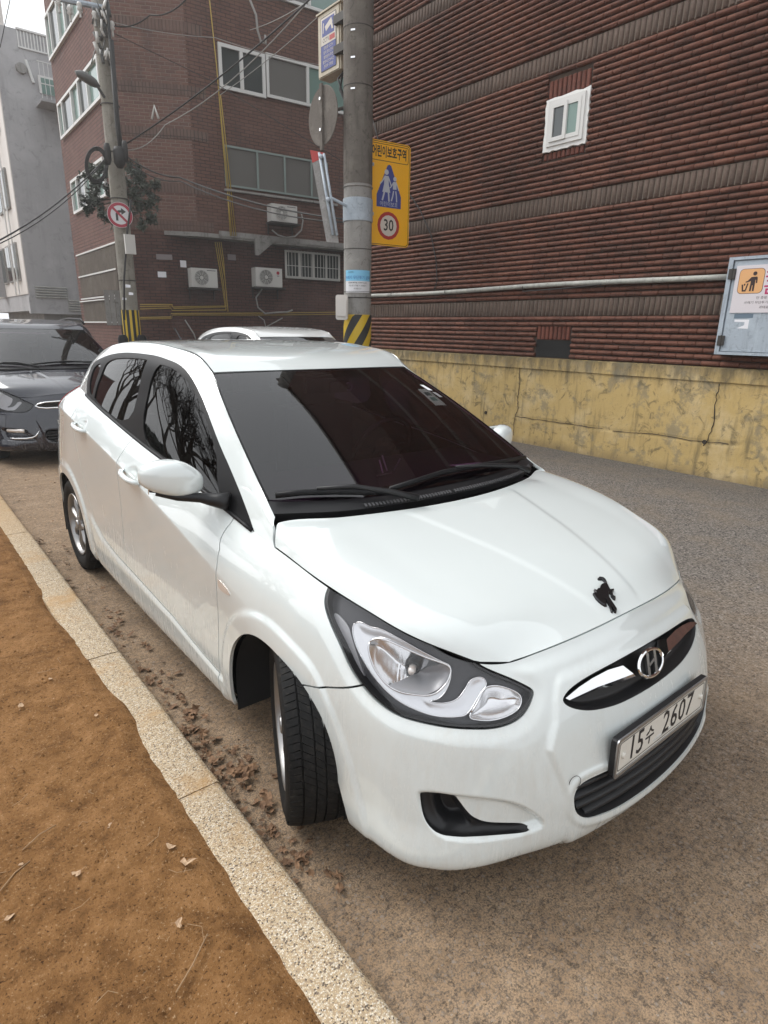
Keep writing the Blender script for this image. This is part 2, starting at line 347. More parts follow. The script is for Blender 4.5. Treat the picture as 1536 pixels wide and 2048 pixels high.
# ---------------------------------------------------------------- panels cut out of the smooth surfaces
def chaikin(P, n=2):
    P = np.asarray(P, float)
    for _ in range(n):
        Q = np.roll(P, -1, 0); P = np.stack([.75*P+.25*Q, .25*P+.75*Q], 1).reshape(-1, 2)
    return P
def sstep(x): x = np.clip(x, 0, 1); return x*x*(3-2*x)
class Patch:
    def __init__(s, fn, S, T, disp=None, X=None):
        s.S = np.asarray(S, float); s.T = np.asarray(T, float); s.X = fn(s.S, s.T) if X is None else X
        s.G = np.stack(np.meshgrid(s.S, s.T), -1)
        if disp is not None:
            N0 = gnormals(s.X); s.X = s.X+N0*disp(s, s.X, s.G)[..., None]
        s.N = gnormals(s.X); nt_, ns = s.X.shape[:2]
        s.pos = s.X.reshape(-1, 3); s.nor = s.N.reshape(-1, 3).copy(); s.st = s.G.reshape(-1, 2)
        c = np.abs(s.pos[:, 0]) < 1e-6; s.nor[c, 0] = 0
        i = (np.arange(nt_-1)[:, None]*ns+np.arange(ns-1)[None]).ravel()
        s.tri = np.concatenate([np.stack([i, i+1, i+ns+1], 1), np.stack([i, i+ns+1, i+ns], 1)])
        if not s.outward(): s.tri = s.tri[:, ::-1]
    def outward(s):
        a, b, c = (s.pos[s.tri[:, k]] for k in range(3)); return (np.cross(b-a, c-a)*s.nor[s.tri[:, 0]]).sum() > 0
    def at(s, st, X=None):
        X = s.X if X is None else X; st = np.asarray(st, float)
        i = np.clip(np.searchsorted(s.S, st[:, 0])-1, 0, len(s.S)-2); j = np.clip(np.searchsorted(s.T, st[:, 1])-1, 0, len(s.T)-2)
        u = ((st[:, 0]-s.S[i])/(s.S[i+1]-s.S[i]))[:, None]; v = ((st[:, 1]-s.T[j])/(s.T[j+1]-s.T[j]))[:, None]
        return (X[j, i]*(1-u)+X[j, i+1]*u)*(1-v)+(X[j+1, i]*(1-u)+X[j+1, i+1]*u)*v
    def sdf(s, poly, pos, st, smooth=2, X=None, far=.25):
        P = chaikin(poly, smooth) if smooth else np.asarray(poly, float)
        Q = np.roll(P, -1, 0); D = []
        for a, b in zip(P, Q):
            n = max(1, int(abs(b[0]-a[0])/((s.S[-1]-s.S[0])/150)+abs(b[1]-a[1])/((s.T[-1]-s.T[0])/50))); D += [a+(b-a)*k/n for k in range(n)]
        D = np.array(D); A3 = s.at(D, X); B3 = np.roll(A3, -1, 0)
        sh = pos.shape[:-1]; pos = pos.reshape(-1, 3); st = st.reshape(-1, 2)
        ins = np.zeros(len(st), bool); x, y = st[:, 0], st[:, 1]
        for (x0, y0), (x1, y1) in zip(P, Q):
            c = (y0 > y) != (y1 > y)
            if y1 != y0: ins ^= c & (x < (x1-x0)*(y-y0)/(y1-y0)+x0)
        d = np.full(len(st), far); lo = P.min(0)-[.9, .09]; hi = P.max(0)+[.9, .09]
        k = np.where(((st > lo) & (st < hi)).all(1))[0]
        ab = B3-A3; L2 = (ab**2).sum(1)+1e-18
        for c0 in range(0, len(k), 4000):
            q = pos[k[c0:c0+4000]]; ap = q[:, None]-A3[None]; t = np.clip((ap*ab[None]).sum(-1)/L2, 0, 1)
            d[k[c0:c0+4000]] = np.sqrt((((ap-t[..., None]*ab[None])**2).sum(-1)).min(1))
        return np.where(ins, -d, d).reshape(sh)
class Cutter:
    def __init__(s, p): s.p = p; s.A = np.concatenate([p.pos, p.nor, p.st], 1); s.tri = p.tri.copy(); s.f = {}
    def cut(s, name, fn, levels=(0,)):
        for lv in levels:
            f = fn(s.A[:, :3], s.A[:, 6:8])-lv; f = np.where(np.abs(f) < 2.5e-4, 0, f)
            g = f[s.tri]; cr = (g.min(1) < 0) & (g.max(1) > 0); keep = [s.tri[~cr]]; new = []; add = []; emap = {}; n0 = len(s.A)
            def mid(a, b):
                k = (a, b) if a < b else (b, a)
                if k not in emap:
                    t = f[k[0]]/(f[k[0]]-f[k[1]]); emap[k] = n0+len(add); add.append(s.A[k[0]]*(1-t)+s.A[k[1]]*t)
                return emap[k]
            for T_ in s.tri[cr]:
                v = [int(q) for q in T_]; sg = [0 if f[q] == 0 else (1 if f[q] > 0 else -1) for q in v]
                if 0 in sg:
                    k = sg.index(0); a, b, c = v[k], v[(k+1) % 3], v[(k+2) % 3]; m = mid(b, c); new += [(a, b, m), (a, m, c)]
                else:
                    k = next(i for i in range(3) if sg[i] != sg[(i+1) % 3] and sg[i] != sg[(i+2) % 3]); a, b, c = v[k], v[(k+1) % 3], v[(k+2) % 3]
                    m1, m2 = mid(a, b), mid(a, c); new += [(a, m1, m2), (m1, b, c), (m1, c, m2)]
            if add: s.A = np.concatenate([s.A, np.array(add)])
            if new: keep.append(np.array(new))
            s.tri = np.concatenate(keep)
        s.fn = getattr(s, 'fn', {}); s.fn[name] = fn
    def finish(s):
        n = s.A[:, 3:6]; s.A[:, 3:6] = n/np.linalg.norm(n, axis=1, keepdims=True)
        for k, fn in s.fn.items():
            s.f[k] = fn(s.A[:, :3], s.A[:, 6:8]); 
        s.c = {k: v[s.tri].mean(1) for k, v in s.f.items()}
def emit(cut, sel, off=0, fl=.012, side=0, scale=(1, 1, 1)):
    """-> V,F,N of the selected triangles with an inward flange. off: distance along the normal (number or per-vertex array)"""
    tri = cut.tri[sel]
    if len(tri) == 0: return np.zeros((0, 3)), [], np.zeros((0, 3))
    idx, inv = np.unique(tri, return_inverse=True); tri = inv.reshape(-1, 3)
    o = off[idx][:, None] if hasattr(off, '__len__') else off
    nn = cut.A[idx, 3:6]; V = cut.A[idx, :3]+nn*o
    if hasattr(off, '__len__'):                 # relief: recompute smooth normals
        fnn = np.cross(V[tri[:, 1]]-V[tri[:, 0]], V[tri[:, 2]]-V[tri[:, 0]]); n2 = np.zeros_like(V)
        for k in range(3): np.add.at(n2, tri[:, k], fnn)
        l = np.linalg.norm(n2, axis=1, keepdims=True); nv = np.where(l > 1e-12, n2/np.maximum(l, 1e-12), nn)
    else: nv = nn
    Vs = [V]; Ns = [nv]; F = [tuple(t) for t in tri]
    if fl:
        e = np.concatenate([tri[:, [0, 1]], tri[:, [1, 2]], tri[:, [2, 0]]]); n = len(V); key = e[:, 0]*n+e[:, 1]; rev = e[:, 1]*n+e[:, 0]
        b = e[~np.isin(key, rev)]; b = b[~((V[b[:, 0], 0] < 1e-4) & (V[b[:, 1], 0] < 1e-4))]
        a_, b_ = V[b[:, 0]], V[b[:, 1]]; a2, b2 = a_-nn[b[:, 0]]*fl, b_-nn[b[:, 1]]*fl
        fn_ = np.cross(a_-b_, a2-b_); fn_ /= np.linalg.norm(fn_, axis=1, keepdims=True)+1e-12
        k = len(V); m = len(b); Vs += [b_, a_, a2, b2]; Ns += [fn_]*4
        F += [(k+i, k+m+i, k+2*m+i, k+3*m+i) for i in range(m)]
    V = np.concatenate(Vs); Nn = np.concatenate(Ns)
    return V, F, Nn
def calm(g, deg=2):
    """glass: replace the normals by a low-order fit so reflections run clean"""
    V, F, Nn = g; n = len(V); c0 = V.mean(0); q = (V-c0); a, b = (q[:, 0], q[:, 2]) if np.ptp(V[:, 0]) > .45 else (q[:, 1], q[:, 2])
    if np.ptp(V[:, 0]) > .45: a = V[:, 0]; feats = [np.ones(n), a, b, a*b, a**3, b*b]; 
    else: feats = [np.ones(n), a, b, a*b, a*a, b*b]
    A = np.stack(feats, 1); S = np.linalg.lstsq(A, Nn, rcond=None)[0]; M2 = A@S; return V, F, M2/np.linalg.norm(M2, axis=1, keepdims=True)
def flipx(g):
    V, F, Nn = g; V = V*[-1, 1, 1]; Nn = Nn*[-1, 1, 1]; return V, [f[::-1] for f in F], Nn
def join(*gs):
    V = [];F = [];Nn = [];k = 0
    for v, f, n in gs:
        V.append(v); Nn.append(n); F += [tuple(i+k for i in q) for q in f]; k += len(v)
    return np.concatenate(V), F, np.concatenate(Nn)
def both(g): return join(g, flipx(g))

HLp = [(7.002,.677),(6.959,.642),(6.849,.613),(6.626,.570),(6.473,.539),(6.349,.505),(6.186,.479),(5.975,.461),(5.578,.448),(5.099,.444),(4.523,.447),(3.854,.449),(3.387,.446),(3.076,.451),(2.810,.466),(2.634,.492),(2.504,.525),(2.443,.545),(2.479,.559),(2.645,.581),(2.899,.612),(3.212,.643),(3.50,.668),(3.9,.72),(5,.74),(6.5,.74),(6.98,.72)]
GRp = [(-2.1,.50),(-1.93,.479),(-1.75,.454),(-1.45,.430),(-.95,.413),(-.4,.409),(0,.408),(.4,.409),(.95,.413),(1.45,.430),(1.75,.454),(1.93,.479),(1.98,.500),(1.88,.518),(1.743,.531),(1.48,.543),(1.1,.549),(.5,.552),(0,.552),(-.5,.552),(-1.1,.549),(-1.48,.543),(-1.743,.531),(-1.88,.518)]
LGp = [(2.053,.195),(2.031,.212),(1.954,.229),(1.81,.238),(1.6,.240),(1.2,.238),(.6,.236),(0,.236),(-.6,.236),(-1.2,.238),(-1.6,.240),(-1.81,.238),(-1.954,.229),(-2.031,.212),(-2.053,.195),(-2.02,.16),(-1.93,.138),(-1.805,.123),(-1.693,.114),(-1.471,.106),(-1.085,.095),(-.589,.091),(0,.090),(.589,.091),(1.085,.095),(1.471,.106),(1.693,.114),(1.805,.123),(1.93,.138),(2.02,.16)]
FOGp = [(5.213,.234),(5.17,.246),(4.958,.250),(4.430,.252),(4.337,.236),(4.216,.211),(4.087,.189),(3.918,.174),(3.714,.164),(3.378,.155),(3.071,.145),(2.931,.137),(2.903,.132),(2.967,.127),(3.247,.130),(3.659,.134),(4.049,.137),(4.398,.138),(4.755,.141),(4.942,.146),(5.080,.157),(5.176,.175),(5.220,.201)]
FHOLE = [(4.967,.230),(4.675,.239),(4.480,.228),(4.309,.194),(4.137,.170),(4.108,.156),(4.465,.152),(4.743,.154),(4.921,.168),(4.983,.193)]
FREC = [(5.30,.246),(4.947,.258),(4.564,.262),(3.854,.256),(3.284,.234),(2.964,.205),(2.722,.170),(2.573,.141),(2.7,.125),(3.247,.124),(4.05,.13),(4.755,.135),(5.08,.150),(5.25,.185)]
ARp = [(9.02,-.1),(8.96,.03),(8.86,.07),(8.863,.113),(8.821,.221),(8.724,.284),(8.509,.341),(8.26,.380),(8.0,.400),(7.6,.406),(7.30,.402),(7.035,.387),(6.85,.32),(6.687,.245),(6.585,.146),(6.50,.084),(6.47,-.1)]
BUp = [(-1,-.1),(-1,.80),(3.2,.80),(4.5,.60),(5.6,.5),(6.186,.479),(6.771,.413),(7.035,.387),(7.3,.33),(7.3,-.1)]
FEp = [(5.6,.5),(6.186,.479),(6.771,.413),(7.035,.387),(7.3,.33),(7.3,-.1),(9.13,-.1),(9.123,.144),(9.067,.281),(8.99,.41),(8.975,.457),(8.990,.53),(9.175,.62),(9.30,.69),(9.36,.80),(6.5,.80),(5.5,.7)]
DFp = [(9.36,.80),(9.30,.69),(9.175,.62),(8.990,.53),(8.975,.457),(8.99,.41),(9.067,.281),(9.123,.144),(9.521,.159),(10.117,.186),(10.909,.199),(11.35,.204),(11.36,.264),(11.28,.36),(11.23,.44),(11.22,.55),(11.25,.65),(11.27,.80)]
DRp = [(11.27,.80),(11.25,.65),(11.22,.55),(11.23,.44),(11.28,.36),(11.36,.264),(11.35,.204),(11.6,.207),(12.1,.219),(12.45,.24),(12.67,.29),(12.9,.35),(13.1,.40),(13.30,.46),(13.38,.55),(13.38,.62),(13.3,.70),(13.2,.80)]
INp = [(8.945,.428),(8.90,.4295),(8.751,.427),(8.688,.4205),(8.759,.409),(8.929,.401),(8.955,.412)]
TLp = [(15.05,.44),(15.6,.42),(16.6,.44),(16.8,.70),(16.0,.78),(15.3,.76),(15.0,.6)]
DLp = [(12.442,-.03),(13.301,-.03),(13.60,-.005),(13.885,.167),(13.98,.30),(13.815,.385),(13.039,.420),(12.301,.430),(11.589,.438),(11.053,.447),(10.706,.437),(10.409,.421),(10.203,.407),(10.013,.392),(9.836,.384),(9.52,.375),(9.26,.335),(9.08,.200),(8.98,.0),(8.97,-.03),(10.5,-.05)]
GFp = [(11.03,.412),(10.783,.413),(10.488,.397),(10.269,.388),(10.104,.377),(9.861,.360),(9.60,.335),(9.50,.28),(9.49,.146),(9.46,.012),(10.435,.012),(11.07,.012)]
GRRp = [(12.80,.385),(11.905,.402),(11.33,.418),(11.26,.413),(11.387,.012),(13.03,.012),(13.040,.097),(12.92,.287)]
GQp = [(13.66,.33),(13.10,.372),(13.13,.25),(13.17,.123),(13.20,.040),(13.42,.045),(13.58,.16)]
HS = [(6.815,.622),(6.674,.621),(6.498,.604),(6.423,.578),(6.308,.536),(6.197,.489),(6.237,.482),(6.368,.505),(6.551,.547),(6.735,.599)]
HC = [(6.463,.617),(6.367,.641),(6.186,.640),(5.984,.654),(5.506,.652),(4.949,.644),(4.431,.641),(4.192,.639),(4.220,.572),(4.427,.519),(4.811,.500),(4.396,.506),(4.080,.523),(3.908,.554),(3.756,.600),(3.465,.621),(3.384,.585),(3.555,.554),(3.670,.523),(3.857,.484),(4.093,.476),(4.766,.464),(5.316,.473),(5.736,.486),(6.005,.505),(6.172,.528),(6.340,.561)]
HB = [(6.143,.583),(6.075,.613),(5.863,.629),(5.371,.631),(4.833,.629),(4.431,.637),(4.193,.631),(4.238,.583),(4.416,.544),(4.708,.517),(5.280,.503),(5.715,.502),(5.927,.518),(6.050,.538)]
HB2 = [(5.795,.502),(5.434,.529),(5.017,.562),(4.709,.597),(4.430,.634),(4.201,.631),(4.258,.576),(4.496,.540),(4.830,.515),(5.282,.501),(5.640,.496)]
HT = [(3.858,.476),(3.633,.518),(3.515,.560),(3.349,.581),(3.074,.582),(2.65,.543),(2.684,.497),(2.946,.473),(3.302,.464),(3.631,.469)]
def rarch(pos, st, cy=-2.56, cz=.29, ry=.375, rz=.352):
    r = np.sqrt(((pos[..., 1]-cy)/ry)**2+((np.maximum(pos[..., 2], .20)-cz)/rz)**2); return np.where(st[..., 0] > 11, (r-1)*.36, .25)
def wrap_disp(p, X, G):
    s, t = G[..., 0], G[..., 1]; top = sstep((.67-t)/.06)
    d = p.sdf(HLp, X, G); o = .007*sstep((d-.003)/.04)*np.where(s < 8, sstep((8-s)/.8), 0)
    cl = np.interp(t, [.08,.135,.206,.289,.355,.397,.44,.5,.56,.6], [2.0,2.03,2.147,2.309,2.417,2.31,2.184,2.1,1.95,1.8])
    o += .009*sstep((cl-s)*.17/.022+.5)*sstep((.60-t)/.05)
    o -= .021*sstep(-p.sdf(FREC, X, G)/.016)
    dl = p.sdf(LGp, X, G); o += .004*sstep(1-np.abs(dl-.016)/.016)*np.where(s < 3, 1, 0)
    o += 0
    da = p.sdf(ARp, X, G); o += .010*sstep((.080-da)/.022)*sstep((s-5.3)/.6)*(.35+.65*sstep((t-.03)/.12))*(s < 10)
    o += .010*sstep((.075-rarch(X, G))/.018)*(s > 11)
    sl = np.interp(s, [8.9,9.123,9.521,10.117,10.909,11.6,12.17,12.6], [.13,.144,.159,.186,.199,.207,.221,.25])
    o += .009*sstep((sl-t)*.95/.012)*sstep((s-8.95)/.15)*sstep((13.-s)/.5)
    yy, zz = X[..., 1], X[..., 2]
    for cy, cz in ((-1.225, .897), (-2.085, 1.003)): o -= .014*np.exp(-(((yy-cy)/.055)**2+((zz-cz)/.026)**2)**2)*(s > 9)*(s < 15)
    return o*top
def hood_disp(p, X, G):
    xc = .10+(.69-X[..., 1])*.27; v = G[..., 1]; u = G[..., 0]
    o = .0055*sstep((xc-np.abs(X[..., 0]))/.03+.5)*sstep(v/.12)*sstep((1-v)/.12); return o*.68

def wheel(root, x, y, steer, R=.302, W=.186, side=1, hi=True, sc=(1, 1, 1)):
    T = Matrix.Translation((x*side, y, R)) @ Matrix.Rotation(steer, 4, 'Z') @ Matrix.Diagonal((side, 1, 1, 1)) @ Matrix(((0,0,1,0),(1,0,0,0),(0,1,0,0),(0,0,0,1)))
    m = MB(); w = W/2                                     # lathe axis = local Z -> world X (outward)
    m.lathe([(.20, -w+.012), (.215, -w+.004), (.25, -w-.004), (.275, -w+.001), (.289, -w+.012), (.2935, -w+.03), (.2945, 0), (.2935, w-.03), (.289, w-.012), (.275, w-.001), (.262, w+.003), (.25, w+.004), (.232, w+.001), (.215, w-.006), (.200, w-.014), (.192, w-.018)], 72, T)
    tyre = m.build('wheel', TYRE, root, smooth=True)
    if hi:
        m = MB(); ribs = [(-.0885, -.054, 84, .3), (-.048, -.017, 84, .8), (-.012, .012, 84, .8), (.017, .048, 84, .8), (.054, .0885, 84, .3)]
        for q, (a, b, n, sk) in enumerate(ribs):
            for k in range(n):
                gap = .07 if q in (0, 4) else .03
                P = []
                for (h, dth) in ((a, 0), (b, sk*(1 if q != 4 else -1))):
                    for e in (gap, 1-gap):
                        th = 2*math.pi*(k+e+dth)/n
                        for rr in (.2935, .3020):
                            if rr > .3: rr -= .0065*max(0, (abs(h)-.06)/.0285)**2+.0012*(abs(h)/.09)**2
                            P.append((rr*math.cos(th), rr*math.sin(th), h))
                m.add([tuple(T @ Vector(v)) for v in P], [(1,3,7,5),(0,1,5,4),(2,6,7,3),(0,2,3,1),(4,5,7,6)])
        t = m.build('tread', TYRE, tyre); tag(t, kind='stuff')
    m = MB(); m.lathe([(.196, w-.018), (.201, w-.010), (.199, w-.006), (.190, w-.008), (.180, w-.020), (.176, w-.05), (.172, -w+.02), (.196, -w+.012)], 48, T)
    rim = m.build('rim', RIM, tyre, smooth='auto')
    m = MB(); n = 7
    for k in range(n):
        a = 2*math.pi*k/n; V = []
        for rr, hw, h in ((.030, .024, w-.022), (.070, .017, w-.020), (.120, .017, w-.016), (.160, .024, w-.020), (.184, .034, w-.026)):
            for s_, dz in ((-1, -.014), (-.45, .0), (.45, .0), (1, -.014), (.8, -.035), (-.8, -.035)):
                aa = a+.10*(rr/.18)**2; V.append((rr*math.cos(aa)-s_*hw*math.sin(aa), rr*math.sin(aa)+s_*hw*math.cos(aa), h+dz))
        F = [(i*6+j, i*6+(j+1) % 6, (i+1)*6+(j+1) % 6, (i+1)*6+j) for i in range(4) for j in range(6)]
        m.add([tuple(T @ Vector(v)) for v in V], F)
    m.lathe([(.0, w-.006), (.026, w-.007), (.030, w-.014), (.055, w-.022), (.058, w-.04)], 24, T)
    for k in range(4):
        a = 2*math.pi*(k+.5)/4; Tn = T @ Matrix.Translation((.042*math.cos(a), .042*math.sin(a), w-.022)); m.lathe([(0, .006), (.007, .006), (.008, -.01)], 8, Tn)
    m.build('spokes', RIM, rim, smooth='auto')
    m = MB(); m.lathe([(0, -.02), (.13, -.02), (.14, -.03), (.14, -.04), (.17, -.05), (.172, -.07)], 32, T); m.build('brake_disc', STEEL, rim, smooth='auto')
    return tyre

def build_car(name, label, group, loc=(0, 0, 0), sc=(1, 1, 1), PAINT=WHITE, full=True, res=1.0, steer=0):
    root = thing(name, label, 'car', (0, 0, 0), 0, group)
    q = max(1, int(10*res))
    den = lambda k, n: dense(k, n)
    Sw = den(SK, [int(max(4, a*res)) for a in (26,24,22,20,20,20,44,28,44,44,44,44,36,40,26,14,14,12)])
    if 8.5 not in Sw: Sw = np.sort(np.append(Sw, 8.5))
    Tw = den(TK, [int(max(2, a*res)) for a in (7,18,24,22,20,20)])
    W = Patch(wrap, Sw, Tw, wrap_disp)
    Gs = Patch(green, Sw[Sw >= 8.5], np.linspace(0, .5, int(44*res)))
    ng = len(Gs.S); fade = sstep((Gs.S-13.0)/.6)[:, None]; a = W.N[-1, -ng:]; b = Gs.N[0]; av = a+b; av /= np.linalg.norm(av, axis=1, keepdims=True)
    W.nor.reshape(W.N.shape)[-1, -ng:] = a*(1-fade)+av*fade; Gs.nor.reshape(Gs.N.shape)[0] = b*(1-fade)+av*fade
    g = .0028
    fld = lambda P, poly, sm=2: (lambda pos, st: P.sdf(poly, pos, st, sm))
    C = Cutter(W)
    C.cut('HL', fld(W, HLp), (-g, g))
    C.cut('GR', fld(W, GRp)); C.cut('LG', fld(W, LGp)); C.cut('FOG', fld(W, FOGp)); C.cut('AR', fld(W, ARp)); C.cut('RA', rarch); C.cut('TL', fld(W, TLp), (-.001, .001))
    C.cut('BU', fld(W, BUp, 0), (-g, g)); C.cut('FE', fld(W, FEp, 0), (-g, g)); C.cut('DF', fld(W, DFp, 0), (-g, g)); C.cut('DR', fld(W, DRp, 0), (-g, g))
    if full: C.cut('IN', fld(W, INp), (-.0006, .0006))
    C.finish(); c = C.c; O = np.ones(len(C.tri), bool)
    op = (c['GR'] > 0) & (c['LG'] > 0) & (c['FOG'] > 0) & (c['AR'] > 0) & (c['RA'] > 0) & (c['HL'] > g) & (c['TL'] > .001)
    bu = op & (c['BU'] < -g); fe = op & (c['BU'] > g) & (c['FE'] < -g); df = op & (c['FE'] > g) & (c['DF'] < -g) & (c['BU'] > g)
    dr = op & (c['DF'] > g) & (c['DR'] < -g); rest = op & (c['BU'] > g) & (c['FE'] > g) & (c['DF'] > g) & (c['DR'] > g)
    if full: ind = fe & (c['IN'] < -.0006); fe = fe & (c['IN'] > .0006)
    def put(nm, geo_, mat, par=root, pair=False):
        V, F, Nn = geo_; o = mk(nm, V, F, mat, par, True, Nn)
        if pair: V, F, Nn = flipx(geo_); return o, mk(nm, V, F, mat, par, True, Nn)
        return o
    bump_ = put('front_bumper', both(emit(C, bu, 0, .02)), PAINT)
    put('fender', emit(C, fe), PAINT, pair=True)
    dfo = put('front_door', emit(C, df), PAINT, pair=True); dro = put('rear_door', emit(C, dr), PAINT, pair=True)
    # greenhouse
    H = Cutter(Gs)
    H.cut('DL', fld(Gs, DLp)); H.cut('G1', fld(Gs, GFp)); H.cut('G2', fld(Gs, GRRp)); H.cut('G3', fld(Gs, GQp))
    H.cut('RW', lambda pos, st: np.where(st[:, 0] > 15, np.maximum(np.maximum(16.3-st[:, 0], .05-st[:, 1]), st[:, 1]-.43)*.2, .2)); H.finish(); h = H.c
    gl = (h['G1'] < 0) | (h['G2'] < 0) | (h['G3'] < 0); trim = (h['DL'] < 0) & ~gl; body2 = (h['DL'] > 0) & (h['RW'] > 0) & ~gl
    put('body_shell', both(join(emit(C, rest), emit(H, body2, 0, .012))), PAINT)
    put('window_trim', emit(H, trim, -.001, .01), SATIN, pair=True)
    put('front_window', calm(emit(H, h['G1'] < 0, -.006, 0)), SGLASS, pair=True); put('rear_window', calm(emit(H, h['G2'] < 0, -.006, 0)), SGLASS, pair=True)
    put('quarter_window', emit(H, h['G3'] < 0, -.006, 0), SGLASS, pair=True); put('tailgate_window', both(emit(H, h['RW'] < 0, -.004, 0)), SGLASS)
    put('tail_lamp', emit(C, c['TL'] < -.001, .004, .02), REDL, pair=True)
    m = MB(); st = [(s_, .68) for s_ in np.linspace(9.02, 13.62, 40)]; P = W.at(np.array(st)); nn = W.at(np.array(st), W.N)
    for s_ in (1, -1): MB().tube([(v+n_*.001)*[s_, 1, 1] for v, n_ in zip(P, nn)], .0085, 6).build('belt_moulding', SATIN, root, smooth=True)
    # liner behind the gaps
    lin = (c['AR'] > .01) & (c['RA'] > .01) & (c['HL'] > 0) & (c['GR'] > 0) & (c['LG'] > 0) & (c['FOG'] > 0)
    put('inner_body', both(join(emit(C, lin, -.016, 0), emit(H, (h['DL'] > .004) & (h['RW'] > 0), -.016, 0))), LINER)
    # hood
    HP = Patch(hood, np.linspace(0, 1, int(70*res)), np.linspace(0, 1, int(90*res)), hood_disp)
    hb = np.array([(-1, 0), (1, 0), (1, 1), (-1, 1)], float)
    K = Cutter(HP); K.cut('B', fld(HP, hb, 0), (-.0048,)); K.finish()
    hood_o = put('hood', both(emit(K, K.c['B'] < -.0048, 0, .014)), PAINT)
    put('hood_liner', both(emit(K, K.c['B'] < 1, -.02, 0)), LINER)
    # windscreen, cowl, roof
    WP = Patch(windshield, np.linspace(0, 1, int(50*res)), np.linspace(0, 1, int(50*res)))
    K = Cutter(WP); K.cut('E', fld(WP, [(-1, .0), (1, .0), (1, 1), (-1, 1)], 0), (-.007,)); K.cut('C', lambda pos, st: (st[:, 1]-(.055+.02*st[:, 0]**4)), (0,)); K.finish()
    ws = put('windscreen', calm(both(emit(K, (K.c['E'] < -.007) & (K.c['C'] > 0), 0, 0))), GLASS)
    put('windscreen_seal', both(emit(K, (K.c['E'] > -.007) & (K.c['C'] > 0), .001, .006)), SATIN)
    cow = put('cowl_panel', both(emit(K, K.c['C'] < 0, -.004, .03)), BLK)
    RP = Patch(roof, np.linspace(0, 1, int(50*res)), np.linspace(0, 1, int(80*res)))
    K = Cutter(RP); K.cut('E', lambda pos, st: (st[:, 0]-1)*.55, (-.009,)); K.finish()
    put('roof', both(emit(K, K.c['E'] < -.009, 0, .012)), PAINT); put('roof_strip', both(emit(K, K.c['E'] > -.009, -.004, .0)), SATIN)
    # lamps
    base = C.f['HL']
    lens_sel = c['HL'] < -g
    def lampset():
        put('lens_', None, None)
    Cl = Cutter(W); keep = (c['HL'] < .02)
    Cl.A = C.A.copy(); Cl.tri = C.tri[lens_sel].copy()
    for nm, poly in (('HB', HB), ('HT', HT), ('HC', HC), ('HS', HS), ('H2', HB2)): Cl.cut(nm, fld(W, poly))
    Cl.cut('E', fld(W, HLp), (-.007,)); Cl.finish(); e = Cl.c
    lens, lens2 = put('headlight', emit(C, lens_sel, .001, 0), LENS, pair=True)
    for flp, par in ((False, lens), (True, lens2)):
        fx = (lambda z_: flipx(z_)) if flp else (lambda z_: z_)
        def pp(nm, gg, mt, pr=par): V, F, Nn = fx(gg); return mk(nm, V, F, mt, pr, True, Nn)
        pp('lamp_border', emit(Cl, e['E'] > -.007, -.003, .05), BLK)
        if not full: pp('lamp_bowl', emit(Cl, (e['E'] < -.007) & (e['HC'] > 0) & (e['HB'] > 0), -.02, 0), PHONE); pp('lamp_reflector', emit(Cl, (e['E'] < -.007) & ((e['HC'] < 0) | (e['HB'] < 0)), -.022, .01), LGREY); continue
        inn = e['E'] < -.007; f = Cl.f
        pp('lamp_bezel', emit(Cl, inn & (e['HB'] > 0) & (e['HT'] > 0) & (e['HC'] > 0) & (e['HS'] > 0), -.034, .02), BEZEL)
        pp('side_marker', emit(Cl, inn & (e['HS'] < 0), -.026, .02), LGREY)
        pp('chrome_surround', emit(Cl, inn & (e['HC'] < 0) & (e['HB'] > 0) & (e['HT'] > 0), -.022-.006*sstep(-f['HC']/.03), .02), SURR)
        db = np.maximum(-f['HB'], 0); pp('lamp_bowl', emit(Cl, (e['HB'] < 0) & (e['H2'] > 0), -.022-.06*np.sqrt(np.clip(db/.06, 0, 1))-.0022*np.abs(np.sin(Cl.A[:, 6]*34)), .02), CHROMED)
        pp('lamp_shield', emit(Cl, (e['HB'] < 0) & (e['H2'] < 0), -.024-.05*sstep(db/.05), .03), LGREY)
        dt = np.maximum(-f['HT'], 0); pp('turn_signal', emit(Cl, e['HT'] < 0, -.022-.035*np.sqrt(np.clip(dt/.035, 0, 1))-.0015*np.abs(np.sin(Cl.A[:, 6]*30)), .02), CHROMED)
        for poly_, o_ in ((HB, -.021), (HT, -.021), (HC, -.021)):
            pc_ = chaikin(poly_, 2); P_ = W.at(pc_)+W.at(pc_, W.N)*o_; P_ = P_*([-1, 1, 1] if flp else [1, 1, 1]); MB().tube([tuple(v) for v in P_]+[tuple(P_[0])], .0028 if poly_ is not HC else .0016, 6).build('lamp_ring', CHROME, par, smooth=True)
        cpt = W.at(np.array([(5.15, .575)]))[0]; cn = W.at(np.array([(5.15, .575)]), W.N)[0]
        mb = MB(); o_ = cpt-cn*.055; T = frame(o_*([-1, 1, 1] if flp else [1, 1, 1]), (0, 0, 1), np.cross(cn*([-1, 1, 1] if flp else [1, 1, 1]), (0, 0, 1)))
        mb.lathe([(0, .03), (.008, .028), (.011, .015), (.011, -.02)], 12, T); mb.build('lamp_bulb', AMBER, par, smooth=True); mb = MB(); mb.lathe([(.013, .004), (.022, .0), (.024, -.02)], 16, T); mb.build('lamp_socket', PHONE, par, smooth=True)
    # grilles
    A = C.A; z = A[:, 2]; gi = c['GR'] < 0; 
    d = np.maximum(-C.f['GR'], 0)
    gro = put('grille', both(emit(C, gi, -.032*sstep(d/.02)-.002, .0)), BLK)
    d2 = np.maximum(-C.f['LG'], 0); ph = (z-.20)/.043; saw = (ph-np.floor(ph))
    lgo = put('lower_grille', both(emit(C, c['LG'] < 0, -.004-.05*sstep(d2/.014), 0)), BLK)
